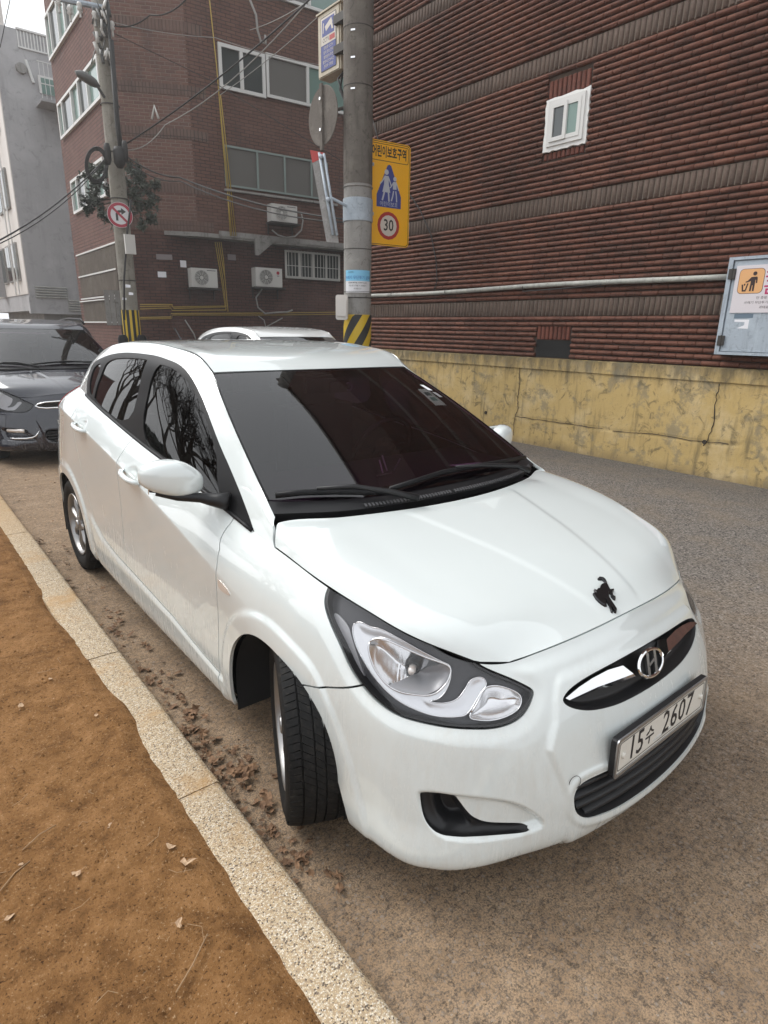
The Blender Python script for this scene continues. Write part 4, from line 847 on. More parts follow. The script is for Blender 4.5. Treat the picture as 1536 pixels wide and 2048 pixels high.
# soil bed: fine near the camera, coarse beyond
xs = np.concatenate([np.linspace(1.08, 1.30, 30), np.linspace(1.31, 4.2, 110), [6, 12, 40, 90]]); ys = np.concatenate([[-90, -30, -12], np.linspace(-8, -3, 120)[:-1], np.linspace(-3, 1.7, 240), [3, 8, 40]])
Xg, Yg = np.meshgrid(xs, ys); e = (fbm(Xg*6+3, Yg*3.2, 4, 3)-.5)*.048+(fbm(Xg*1.2, Yg*1.3, 3, 8)-.5)*.03; edge = np.clip((Xg-1.139)/.04, -1, 1)
Zg = .083+edge*.018+e*(.07+.37*sstep((Xg-1.2)/.12))+(fbm(Xg*30, Yg*30, 3, 5)-.5)*(.004+.005*sstep((Xg-1.2)/.1))+(fbm(Xg*9, Yg*9, 4, 15)-.5)*.022*sstep((Xg-1.2)/.15)+.02*sstep((Xg-1.4)/1.5)
Zg -= .035*np.exp(-(((Xg-1.13)/.06)**2+((Yg+1.9)/.25)**2))
for cy, wy, a in ((-.66, .13, .020), (-2.1, .10, .016)): Zg += a*np.exp(-(((Xg-1.13)/.05)**2+((Yg-cy)/wy)**2))
Zg = np.where(Xg < 1.10, Zg-.05, Zg); ns = len(xs); xs_soil, ys_soil, Z_soil = xs, ys, Zg.copy()
F = [(i*ns+j, i*ns+j+1, (i+1)*ns+j+1, (i+1)*ns+j) for i in range(len(ys)-1) for j in range(ns-1)]
so_ = mk('soil_bed', np.stack([Xg, Yg, Zg], -1).reshape(-1, 3), F, SOIL, None, True); tag(so_, kind='structure')
# ---- kerb blocks
kb = thing('kerb', 'speckled exposed aggregate kerb running between the brown soil and the road', 'kerb', (1.07, 0, 0)); ends = [-.094+1.08*k for k in range(-12, 4)]
for a, b in zip(ends[:-1], ends[1:]):
    n = 26; V = []; jx = random.uniform(-.004, .004); jz = random.uniform(-.003, .003)
    pr = [(.986, -.05), (.984, .050), (.987, .068), (.996, .078), (1.008, .080), (1.07, .0815), (1.135, .080), (1.149, .074), (1.153, .05), (1.153, -.05)]
    yy = np.linspace(a+.003, b-.003, n)
    for y_ in yy:
        for k, (x_, z_) in enumerate(pr): V.append((x_-1.07+jx+(random.uniform(-.0016, .0016) if 0 < k < 8 else 0), y_, z_+jz+(random.uniform(-.0012, .0012) if 1 < k < 8 else 0)))
    m_ = len(pr); F = [(i*m_+k, i*m_+k+1, (i+1)*m_+k+1, (i+1)*m_+k) for i in range(n-1) for k in range(m_-1)]+[tuple(range(m_))[::-1], tuple((n-1)*m_+k for k in range(m_))]
    o = mk('kerb_block', V, [f_[::-1] for f_ in F], KERB, kb, True); sharp(o.data, 50)
# ---- brick building on the right
X0 = -5.43
bb = thing('brick_building', 'long dark red brick building rising above the yellow wall', 'building', (X0, -3, 0))
m = MB(); m.box((-13, -8.1, 1.15), (X0-.001, 4.5, 11.8)); 
o = m.build('wall', MORTAR, bb, local=False)
UWM = wall_brick_mat('upper_brickwork', (.10, .045, .034), (.13, .058, .043), (.035, .022, .018), 1, .84)
MB().box((X0-.0005, -8.1, 7.61), (X0+.024, 4.5, 11.7)).build('upper_brickwork', UWM, bb, local=False); MB().box((X0-.0005, .78, 1.21), (X0+.024, 4.5, 7.61)).build('plain_brickwork', UWM, bb, local=False)
MB().box((-13.1, -8.2, 11.8), (X0+.12, 4.6, 12.0)).build('roof_slab', CONC, bb, local=False)
WY = (-8.09, 4.4)
secs = [(1.20, 1.74, 8, 'b'), (1.74, 1.95, 1, 's'), (1.95, 2.99, 16, 'b'), (2.99, 3.20, 1, 's'), (3.20, 4.61, 21, 'b'), (4.61, 4.815, 1, 's'), (4.815, 5.86, 16, 'b'), (5.86, 6.05, 1, 's'), (6.05, 7.6, 23, 'b')]
bricks = []; solds = []
WIN = (-3.98, -3.36, 3.715, 4.30); VENT = (-3.85, -3.30, 1.21, 1.43)
def inrect(y, z, r, my=0, mz=0): return r[0]-my < y < r[1]+my and r[2]-mz < z < r[3]+mz
row = 0
for z0, z1, n, kd in secs:
    if kd == 'b':
        h = (z1-z0)/n
        for k in range(n):
            row += 1; off = (row % 2)*.1+random.uniform(-.012, .012); y = WY[0]-off; zc = z0+(k+.5)*h
            while y < .55:
                L_ = .1955; yc = y+L_/2
                rng = [(WIN[0], WIN[1], WIN[2]-.10, WIN[3]+.21), (VENT[0], VENT[1], VENT[2]-.1, VENT[3]+.20)]
                cutl = [(y, y+L_)]
                for r in rng:
                    if r[2] < zc < r[3]:
                        nl = []
                        for a, b in cutl:
                            if b <= r[0] or a >= r[1]: nl.append((a, b))
                            else:
                                if a < r[0]: nl.append((a, r[0]-.004))
                                if b > r[1]: nl.append((r[1]+.004, b))
                        cutl = nl
                for a, b in cutl:
                    if b-a > .03 and a >= WY[0]-.02: bricks.append(((a+b)/2, zc, b-a, h))
                y += .20
    else:
        y = WY[0]
        while y < .55:
            solds.append((y+.029, (z0+z1)/2, z1-z0-.012, 'S')); y += .066
for r, hh in ((WIN, .19), (VENT, .17)):
    y = r[0]
    while y < r[1]-.04: solds.append((y+.033, r[3]+hh/2+.01, hh, 'O')); y += .066
y = WIN[0]
while y < WIN[1]-.04: solds.append((y+.033, WIN[2]-.05, .08, 'O')); y += .066
def brick_geo(L_, h, vert=False, rough=0):
    """rounded rough-faced brick, local: x out, y along, z up"""
    V = []; hz = h*.46; pr = [(-.012, -hz*.80), (.014, -hz*.86), (.033, -hz*.55), (.040, .02*hz), (.030, hz*.58), (.010, hz*.92), (-.012, hz*.98)]
    ys = [-L_/2, -L_/2+.005, L_/2-.005, L_/2]
    for i, y_ in enumerate(ys):
        for x_, z_ in pr: V.append((x_-(.006 if i in (0, 3) and x_ > 0 else 0)+random.uniform(-rough, rough), y_, z_))
    F = [(i*7+k, i*7+k+1, (i+1)*7+k+1, (i+1)*7+k) for i in range(3) for k in range(6)]+[tuple(range(7))[::-1], tuple(21+k for k in range(7))]
    return V, [f_[::-1] for f_ in F]
def sold_geo(w, h):
    V = []; pr = [(-.01, -w/2), (.010, -w*.48), (.020, -w*.30), (.022, 0), (.020, w*.30), (.010, w*.48), (-.01, w/2)]
    for z_, s_ in ((-h/2, .5), (-h/2+.008, 1), (h/2-.008, 1), (h/2, .5)):
        for x_, y_ in pr: V.append((x_*s_ if x_ > 0 else x_, y_, z_))
    return V, [(i*7+k, i*7+k+1, (i+1)*7+k+1, (i+1)*7+k) for i in range(3) for k in range(6)]+[tuple(range(7))[::-1], tuple(21+k for k in range(7))]
def vis(y, z):
    v = np.array([X0, y, z])-CP; d = v@fw; u_, v_ = 768+1216*(v@R2)/d, 1024-1216*(v@U2)/d
    return d if (-10 < u_ < 1546 and -10 < v_ < 1000) else None
cand = [(vis(y, z), i) for i, (y, z, l_, h) in enumerate(bricks) if l_ > .15]; cand = sorted((d, i) for d, i in cand if d)[:300]; near = {i for d, i in cand}
meshes = []
for k in range(6):
    V, F = brick_geo(.19, .066, rough=.0012); me = bpy.data.meshes.new('brick'); me.from_pydata(V, [], F); me.polygons.foreach_set('use_smooth', [True]*len(F)); me.materials.append(BRICK); me.update(); sharp(me, 55); meshes.append(me)
mb = MB()
for i, (y, z, l_, h) in enumerate(bricks):
    if i in near:
        o = link('brick', random.choice(meshes), bb); o.matrix_parent_inverse = Matrix.Translation(-bb.location); o.location = (X0+random.uniform(-.002, .002), y, z); o.scale = (1, l_/.19, h/.066); o.rotation_euler = (0, 0, random.uniform(-.006, .006))
    else:
        V, F = brick_geo(l_, h, rough=.0012); dx = random.uniform(-.002, .002); mb.add([(X0+dx+a, y+b, z+c_) for a, b, c_ in V], F)
tag(mb.build('brickwork', BRICK, bb, smooth='auto', local=False), kind='stuff')
scand = sorted((vis(y, z), i) for i, (y, z, h, t_) in enumerate(solds) if t_ == 'S' and vis(y, z))[:300]; snear = {i for d, i in scand}
V, F = sold_geo(.056, .198); sme = bpy.data.meshes.new('soldier_brick'); sme.from_pydata(V, [], F); sme.polygons.foreach_set('use_smooth', [True]*len(F)); sme.materials.append(SOLD); sme.update(); sharp(sme, 55)
ms, mo = MB(), MB()
for i, (y, z, h, t_) in enumerate(solds):
    if i in snear:
        o = link('soldier_brick', sme, bb); o.matrix_parent_inverse = Matrix.Translation(-bb.location); o.location = (X0+random.uniform(-.001, .001), y, z); o.scale = (1, 1, h/.198); continue
    V, F = sold_geo(.056, h); dx = random.uniform(-.0015, .0015); (ms if t_ == 'S' else mo).add([(X0+dx+a, y+b, z+c_) for a, b, c_ in V], F)
tag(ms.build('soldier_bricks', SOLD, bb, smooth='auto', local=False), kind='stuff'); tag(mo.build('lintel_bricks', SILLB, bb, smooth='auto', local=False), kind='stuff')
m = MB()
for z0, z1, n, kd in secs:
    if kd == 's': m.box((X0-.001, WY[0], z0+.004), (X0+.006, .6, z1-.004))
m.build('band_mortar', MORTARL, bb, local=False)
# small white window, lumpy sealant round it
m = MB(); rs = random.Random(3)
y0, y1, z0, z1 = WIN
def lumpy(n, a, b): return [(a[0]+(b[0]-a[0])*k/n+rs.uniform(-.010, .010), a[1]+(b[1]-a[1])*k/n+rs.uniform(-.010, .010)) for k in range(n)]
outer = lumpy(12, (y0, z0), (y1, z0))+lumpy(14, (y1, z0), (y1, z1))+lumpy(6, (y1, z1), (y0+.02, z1))+lumpy(12, (y0, z1), (y0, z0))
TY = Matrix(((0, 0, 1, X0), (1, 0, 0, 0), (0, 1, 0, 0), (0, 0, 0, 1)))
WS_ = pmat('white_sealant', (.72, .72, .70), .7)
win = MB().prism(outer, .042, TY).build('window', WS_, bb, local=False)
def sash(par, y0, y1, z0, z1, x0, x1, fr, mt, nm='window_frame'):
    m = MB()
    m.box((x0, y0, z0), (x1, y0+fr, z1)); m.box((x0, y1-fr, z0), (x1, y1, z1)); m.box((x0, y0+fr, z0), (x1, y1-fr, z0+fr)); m.box((x0, y0+fr, z1-fr), (x1, y1-fr, z1)); return m.build(nm, mt, par)
y0, y1, z0, z1 = -3.925, -3.405, 3.765, 4.265
sash(win, y0, y1, z0, z1, X0+.042, X0+.062, .045, UPVC)
sash(win, y0+.045, -3.64, z0+.045, z1-.045, X0+.043, X0+.078, .045, UPVC, 'sash'); sash(win, -3.68, y1-.045, z0+.045, z1-.045, X0+.043, X0+.068, .045, UPVC, 'sash')
MB().box((X0+.043, y0+.09, z0+.09), (X0+.060, -3.685, z1-.09)).build('pane', WGL, win); MB().box((X0+.043, -3.635, z0+.09), (X0+.055, y1-.09, z1-.09)).build('pane', WGLT, win)
MB().box((X0-.0005, VENT[0], VENT[2]), (X0+.004, VENT[1], VENT[3])).build('vent_opening', LINER, bb, local=False)
# ---- yellow retaining wall in front of the bricks
yw = thing('yellow_wall', 'stained and cracked yellow painted wall below the brick building', 'wall', (-5.38, -3, 0))
ys = np.linspace(-8.1, 4.5, 500); zs = np.linspace(-.05, 1.05, 56); Yg, Zg = np.meshgrid(ys, zs)
xs_ = -5.38+(fbm(Yg*1.5, Zg*1.5, 4, 11)-.5)*.016+(fbm(Yg*9, Zg*9, 3, 12)-.5)*.006
def groove(pts, w, dp):
    global xs_
    P = np.array(pts); d = np.full(Yg.shape, 9.)
    for a, b in zip(P[:-1], P[1:]):
        ab = b-a; t = np.clip(((Yg-a[0])*ab[0]+(Zg-a[1])*ab[1])/(ab@ab), 0, 1); d = np.minimum(d, np.hypot(Yg-a[0]-t*ab[0], Zg-a[1]-t*ab[1]))
    xs_ = xs_-dp*np.exp(-(d/w)**2)
def pix(l): return [tuple(hit(u, v, (-5.38, 0, 0), (1, 0, 0))[1:]) for u, v in l]
crk = [[(1040,735),(1039,770),(1035,800),(1037,815),(1031,832),(1028,850),(1026,875)], [(1031,832),(1060,838),(1100,842),(1150,850),(1220,860)], [(1440,768),(1432,800),(1428,850),(1415,880),(1405,895)], [(1225,862),(1290,866),(1380,880),(1480,890)]]
for l in crk[:2]+crk[3:]: groove(pix(l), .012, .010)
n_ = len(ys); F = [(i*n_+j, i*n_+j+1, (i+1)*n_+j+1, (i+1)*n_+j) for i in range(len(zs)-1) for j in range(n_-1)]
mk('wall_face', np.stack([xs_, Yg, Zg], -1).reshape(-1, 3)-np.array(yw.location), F, YEL, yw, True)
CRK = pmat('crack', (.035, .028, .02), .95)
for l in crk:
    P = pix(l); Q = []
    for a, b in zip(P[:-1], P[1:]):
        for k in range(5): Q.append((-5.376, a[0]+(b[0]-a[0])*k/5+rs.uniform(-.010, .010), a[1]+(b[1]-a[1])*k/5+rs.uniform(-.006, .006)))
    MB().tube(Q, [rs.uniform(.0025, .006) for _ in Q], 5).build('crack', CRK, yw, local=False)
m = MB(); m.box((-5.60, -8.1, 1.05), (-5.362, 4.5, 1.19)); m.box((-5.60, -8.1, 1.19), (-5.395, 4.5, 1.20)); m.build('coping', YEL, yw, local=False)
m = MB(); m.box((-5.60, -8.1, 0), (-5.43, 4.5, 1.05)); m.build('wall_core', CONC, yw, local=False)
for u, v in ((972, 825), (1409, 884)):
    y_, z_ = pix([(u, v)])[0]; MB().lathe([(0, .012), (.022, .012), (.026, .0)], 12, Matrix.Translation((-5.378, y_, z_)) @ Matrix.Rotation(math.pi/2, 4, 'Y')).build('weep_hole', CRK, yw, local=False)
# ---- conduit on the brick wall
cd = thing('conduit', 'grey pipe clipped along the brick wall beside the metal notice cabinet', 'pipe', (-5.36, -4, 2.115))
m = MB(); pts = [(-5.375, y, 2.10+.012*math.sin(y*1.3)+.004*(y+8)) for y in np.linspace(-8.05, -1.42, 24)]; m.tube(pts, .030, 12); m.build('pipe', GPIPE, cd, smooth=True, local=False)
for y in (-4.1, -5.6, -6.9):
    m = MB(); m.tube([(-5.375+.034*math.cos(a), y, 2.11+.034*math.sin(a)) for a in np.linspace(0, 2*math.pi, 13)], .005, 5); m.build('clip', STEEL, cd, local=False)
m = MB(); m.tube([(-5.345, -2.9, 2.10), (-5.35, -3.6, 2.07), (-5.35, -4.1, 2.06)], .006, 5); m.build('cable_tie', CABLE, cd, local=False)
cb_ = thing('hanging_cable', 'thin dark cable hanging down the brick wall behind the yellow sign', 'cable', (-5.4, -7, 3)); P = [(735,200),(762,300),(800,360),(840,420),(862,470),(872,520),(874,560),(868,582)]
m = MB(); m.tube([tuple(hit(u, v, (-5.385, 0, 0), (1, 0, 0))) for u, v in P], .008, 6); m.build('cable_run', CABLE, cb_, smooth=True, local=False)
# ---- metal notice cabinet
nc = thing('notice_cabinet', 'pale blue grey metal cabinet with a no littering notice on the brick wall', 'cabinet', (-5.40, -.7, 1.33))
fx = -5.26
m = MB(); m.box((-5.41, -1.415, 1.34), (fx-.03, .35, 2.29)); m.build('cabinet_body', GALV, nc, local=False)
m = MB(); m.box((fx-.03, -1.36, 1.375), (fx-.012, .30, 2.25)); m.build('cabinet_door', GALV, nc, local=False)
fr_ = MB(); fr_.box((fx-.03, -1.415, 1.34), (fx, -1.372, 2.29)); fr_.box((fx-.03, -1.372, 1.34), (fx, .35, 1.368)); fr_.box((fx-.03, -1.372, 2.262), (fx, .35, 2.29)); fr_.build('cabinet_frame', GALV, nc, local=False)
for z in (2.13, 1.48):
    m = MB(); m.box((fx-.010, -1.40, z-.05), (fx+.006, -1.335, z+.05)); m.tube([(fx+.004, -1.368, z-.055), (fx+.004, -1.368, z+.055)], .007, 8); m.build('hinge', STEEL, nc, local=False)
NB = pmat('notice_board_white', (.62, .58, .60), .45); ORG = pmat('notice_orange', (.68, .37, .16), .5); MAG = pmat('notice_magenta', (.42, .02, .11), .5); DBR = pmat('notice_dark_print', (.03, .012, .01), .5)
bx = fx+.0
m = MB(); m.box((bx-.012, -1.33, 1.755), (bx-.004, .2, 2.205)); nb = m.build('notice', NB, nc, local=False)
TN = lambda y, z, o=0: Matrix(((0, 0, 1, bx-.004+o), (1, 0, 0, y), (0, 1, 0, z), (0, 0, 0, 1)))
def rrect(w, h, r):
    o = []
    for cx, cy, a0 in ((w-r, h-r, 0), (-w+r, h-r, 90), (-w+r, -h+r, 180), (w-r, -h+r, 270)):
        o += [(cx+r*math.cos(math.radians(a0+a)), cy+r*math.sin(math.radians(a0+a))) for a in (0, 22, 45, 67, 90)]
    return o
def onb(nm, mbb, mt): return mbb.build(nm, mt, nb)
onb('pictogram_edge', MB().prism(rrect(.118, .118, .04), .001, TN(-1.175, 2.055)), DBR); onb('pictogram_ground', MB().prism(rrect(.114, .114, .037), .0012, TN(-1.175, 2.055, .0008)), ORG)
m = MB(); T_ = TN(-1.175, 2.055, .0022); cir = lambda cx, cy, r: [(cx+r*math.cos(a), cy+r*math.sin(a)) for a in np.linspace(0, 2*math.pi, 17)[:-1]]
m.prism(cir(.028, .070, .019), .0012, T_); m.prism([(0, .038), (.05, .040), (.058, .03), (.060, -.02), (.048, -.022), (.046, .01), (.040, .01), (.040, -.095), (.024, -.095), (.022, -.04), (.016, -.04), (.012, -.095), (-.004, -.095), (.0, .0), (-.03, -.01), (-.048, -.012), (-.048, -.002), (-.03, .004)], .0012, T_)
m.prism([(-.082, -.03), (-.068, -.03), (-.060, -.082), (-.044, -.082), (-.030, -.02), (-.018, -.022), (-.036, -.096), (-.070, -.096)], .0012, T_); m.prism([(-.062, -.03), (-.052, -.02), (-.046, -.03), (-.054, -.045)], .0012, T_); onb('pictogram_figure', m, DBR)
bx2 = bx
text('notice_heading', '쓰레기 투기', .15, MAG, nb, TN(-1.05, 2.125), .001, 1.0, 'LEFT', bold=.003); text('notice_heading', '금지 구역', .15, MAG, nb, TN(-1.05, 1.985), .001, 1.0, 'LEFT', bold=.003)
text('notice_small_print', '단 종량 쓰레기 무단투기 금지', .030, DBR, nb, TN(-.90, 1.895), .001, 1.1); text('notice_small_print', '쓰레기 무단투기 시 폐기물관리법', .030, DBR, nb, TN(-.98, 1.85), .001, 1.1); text('notice_small_print', '과태료가 부과됩니다', .030, DBR, nb, TN(-.92, 1.805), .001, 1.1)
m = MB(); m.prism([(-1.27, 1.69), (-1.13, 1.69), (-1.13, 1.60), (-1.235, 1.605), (-1.17, 1.635), (-1.17, 1.665), (-1.27, 1.668)], .001, Matrix(((0,0,1,fx-.012),(1,0,0,0),(0,1,0,0),(0,0,0,1)))); m.build('torn_sticker', PAPER, nc, local=False)
m = MB(); m.prism([(-1.28, 1.745), (-1.10, 1.745), (-1.10, 1.705), (-1.28, 1.70)], .001, Matrix(((0,0,1,fx-.012),(1,0,0,0),(0,1,0,0),(0,0,0,1)))); m.build('faded_sticker', pmat('faded_blue', (.12, .17, .22), .6), nc, local=False)
# ================================================================ corner building at the far side of the crossing
dR = np.array([-.9947, .103, 0.]); dC = np.array([-.875, .485, 0.]); dL = np.array([-.021, -1., 0.]); dL /= np.linalg.norm(dL)
P1 = np.array([-3.697, -15.655, 0.]); P2 = np.array([-5.346, -14.741, 0.]); P3 = P2+dR*.42; P4 = P2+dR*9.5; P0 = P1+dL*5.2
nR_, nC_, nL_ = np.array([dR[1], -dR[0], 0]), np.array([dC[1], -dC[0], 0]), np.array([dL[1], -dL[0], 0])
WBC = wall_brick_mat('far_red_brick', (.125, .068, .056), (.17, .09, .07), (.22, .17, .14), 2); WBM = wall_brick_mat('far_brown_brick', (.12, .062, .048), (.155, .08, .06), (.055, .036, .029), 0, 1.0); WBL = wall_brick_mat('far_brown_brick_side', (.14, .070, .058), (.17, .085, .068), (.06, .04, .034), 1, 1.15)
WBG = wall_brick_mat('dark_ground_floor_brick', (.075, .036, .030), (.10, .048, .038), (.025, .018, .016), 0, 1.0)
cbd = thing('corner_building', 'brown brick apartment block with a chamfered corner, three outdoor aircon units and yellow gas pipes', 'building', tuple(P1))
def cp(mbx, nm, mt, sm=False, par=None): return mbx.build(nm, mt, par or cbd, smooth=sm, local=False) if par is None else mbx.build(nm, mt, par, smooth=sm)
def wallq(nm, a, b, z0, z1, mt, thick=.25):
    d = (b-a)/np.linalg.norm(b-a); n = np.array([d[1], -d[0], 0]); 
    if n@(CP-a) < 0: n = -n
    V = [(*a[:2], z0), (*b[:2], z0), (*b[:2], z1), (*a[:2], z1)]; V += [tuple(np.array(v)-np.append(n[:2], 0)*thick) for v in V]
    return mk(nm, V, [(0,1,2,3),(7,6,5,4),(0,4,5,1),(1,5,6,2),(2,6,7,3),(3,7,4,0)], mt, cbd, local=False)
ZT = 11.2; ZO = 3.86
wallq('side_wall', P0, P1, 0, ZT, WBL); wallq('chamfer_wall', P1, P2, ZO, ZT, WBC); wallq('corner_wall', P2, P3, ZO, ZT, WBM); wallq('front_wall', P3, P4, ZO, ZT, WBM)
Q1 = P1+dC*1.05; Q2 = P2+dR*.1-nR_*(-1)*0; Q2 = np.array([-5.25, -15.15, 0]); Q3 = Q2+dR*9.6
wallq('ground_floor_wall', P1, Q1, 0, ZO, WBG); wallq('ground_floor_wall', Q1, Q2, 0, ZO, WBG); wallq('ground_floor_wall', Q2, Q3, 0, ZO, WBG)
m = MB(); poly = [Q1[:2], P2[:2], P3[:2], P4[:2], Q3[:2], Q2[:2]]; m.prism([tuple(p_+(0, 0)) for p_ in poly], .10, None, ZO-.10); cp(m, 'overhang_soffit', CONC)
m = MB(); fo = [P2+nR_*.0, P4]; 
m.prism([tuple((P2+dR*.55+nR_*(-.03 if nR_[1] < 0 else .03))[:2]), tuple((P4+nR_*(-.03 if nR_[1] < 0 else .03))[:2]), tuple(P4[:2]), tuple((P2+dR*.55)[:2])], .13, None, ZO-.05); cp(m, 'ledge', CONC)
back = [P0[:2], P1[:2], P2[:2], P3[:2], P4[:2], (P4+np.array([0, -8, 0]))[:2], (P0+np.array([-6, 0, 0]))[:2]]
m = MB(); m.prism([tuple(b) for b in back], .18, None, ZT); cp(m, 'roof', CONC)
fn_ = lambda d: (lambda n: n if n@(CP-P1) > 0 else -n)(np.array([d[1], -d[0], 0]))
NR, NC, NL = fn_(dR), fn_(dC), fn_(dL)
# bands of upright bricks
BANDM = wall_brick_mat('soldier_band', (.13, .085, .07), (.16, .105, .085), (.055, .042, .036), 2, 1)
for k_ in BANDM.node_tree.nodes:
    if k_.type == 'TEX_BRICK': k_.inputs['Brick Width'].default_value = .085; k_.inputs['Row Height'].default_value = .5; k_.offset = 0
for uz in (65, 193, 273, 385, 473):
    z = [8.30, 7.0, 6.06, 4.85, 4.0][(65, 193, 273, 385, 473).index(uz)]
    for a, b, nn_ in ((P1, P2, NC), (P2, P3, (NC+NR)/2)):
        V = [tuple(a+nn_*.012+np.array([0, 0, z-.11])), tuple(b+nn_*.012+np.array([0, 0, z-.11])), tuple(b+nn_*.012+np.array([0, 0, z+.11])), tuple(a+nn_*.012+np.array([0, 0, z+.11]))]; mk('soldier_band', V, [(0, 1, 2, 3)], BANDM, cbd, local=False)
def panel(u0, v0, u1, v1, P, n):  # two opposite pixels -> (s0,s1,z0,z1) along the wall direction
    pass
def facewin(par, P, d, n, s0, s1, z0, z1, cols, fr=UPVC, glass=(WGL,), depth=.05, fw_=.05):
    """window on a wall: outer frame, sashes and panes. cols: fractions"""
    T = Matrix.Identity(4)
    for i in range(3): T[i][0] = d[i]; T[i][1] = (0, 0, 1)[i]; T[i][2] = n[i]; T[i][3] = P[i]
    m = MB(); m.box((s0, z0, -.02), (s1, z0+fw_, depth), T); m.box((s0, z1-fw_, -.02), (s1, z1, depth), T); m.box((s0, z0+fw_, -.02), (s0+fw_, z1-fw_, depth), T); m.box((s1-fw_, z0+fw_, -.02), (s1, z1-fw_, depth), T)
    o = m.build('window', fr, cbd, local=False); xs_ = [s0+fw_]+[s0+(s1-s0)*c_ for c_ in cols]+[s1-fw_]
    for k in range(len(cols)): MB().box((xs_[k+1]-fw_*.5, z0+fw_, 0), (xs_[k+1]+fw_*.5, z1-fw_, depth+.01), T).build('mullion', fr, o)
    for k in range(len(xs_)-1): MB().box((xs_[k], z0+fw_, -.01), (xs_[k+1], z1-fw_, .008+.012*(k % 2)), T).build('pane', glass[k % len(glass)], o)
    return o
so = lambda P, d, X: float((np.array(X)-P)@d)
def onwall(u, v, P, n): return hit(u, v, P, n)
# front face windows
sA = so(P2, dR, hit(434, 85, P2, NR)); sB = so(P2, dR, hit(527, 85, P2, NR))
facewin(cbd, P2, dR, NR, sA, sB, 7.20, 8.17, [.48], UPVC, (WGL,), .06, .08); facewin(cbd, P2, dR, NR, sB+.03, sB+3.2, 7.24, 8.22, [.37, .86], UPVC, (WGLW, WGLT), .06, .07)
facewin(cbd, P2, dR, NR, sB+3.4, sB+5.4, 7.24, 8.22, [.5], UPVC, (WGLT,), .06, .07)
facewin(cbd, P2, dR, NR, sA+.02, sA+3.0, 5.02, 5.97, [.30, .56, .83], UPVCD, (WGLW,), .04, .045)
MB().box((0, 0, 0), (3.3, .05, .10), Matrix(((dR[0], 0, NR[0], (P2+dR*(sA-.02))[0]), (dR[1], 0, NR[1], (P2+dR*(sA-.02))[1]), (0, 1, 0, 4.90), (0, 0, 0, 1)))).build('sill', CONC, cbd, local=False)
facewin(cbd, P2, dR, NR, sA, sA+5, 9.45, 10.4, [.25, .5, .75], UPVC, (WGLT, WGLW), .06, .07)
# side face windows
for (y0, y1, z0, z1, cols) in ((-20.5, -16.0, 6.78, 7.70, [.13, .38, .56, .76]), (-21.3, -17.0, 8.85, 9.95, [.15, .40, .60, .78]), (-20.0, -16.4, 4.70, 5.60, [.2, .45, .62, .8])):
    s0, s1 = so(P1, dL, (P1[0], y1, 0)), so(P1, dL, (P1[0], y0, 0)); s1 = min(s1, 5.1)
    facewin(cbd, P1, dL, NL, s0, s1, z0, z1, [1-c_ for c_ in cols][::-1], UPVC, (WGLT, WGL), .07, .07)
TL_ = Matrix(((dL[0], 0, NL[0], P1[0]), (dL[1], 0, NL[1], P1[1]), (0, 1, 0, 0), (0, 0, 0, 1)))
m = MB(); m.box((.25, 2.35, -.01), (4.7, 3.55, .03), TL_); cp(m, 'louvre_panel', LOUV); m = MB(); m.box((.25, 1.62, -.01), (4.7, 2.2, .03), TL_); cp(m, 'louvre_panel', LOUV)
for z in (2.30, 2.95, 3.58): m = MB(); m.box((.2, z-.02, 0), (4.8, z+.02, .05), TL_); cp(m, 'white_rail', UPVC)
for z in (1.60, 2.22): m = MB(); m.tube([tuple(TL_ @ Vector((-.1, z, .06))), tuple(TL_ @ Vector((4.9, z, .06)))], .02, 6); cp(m, 'pipe', UPVC, True)
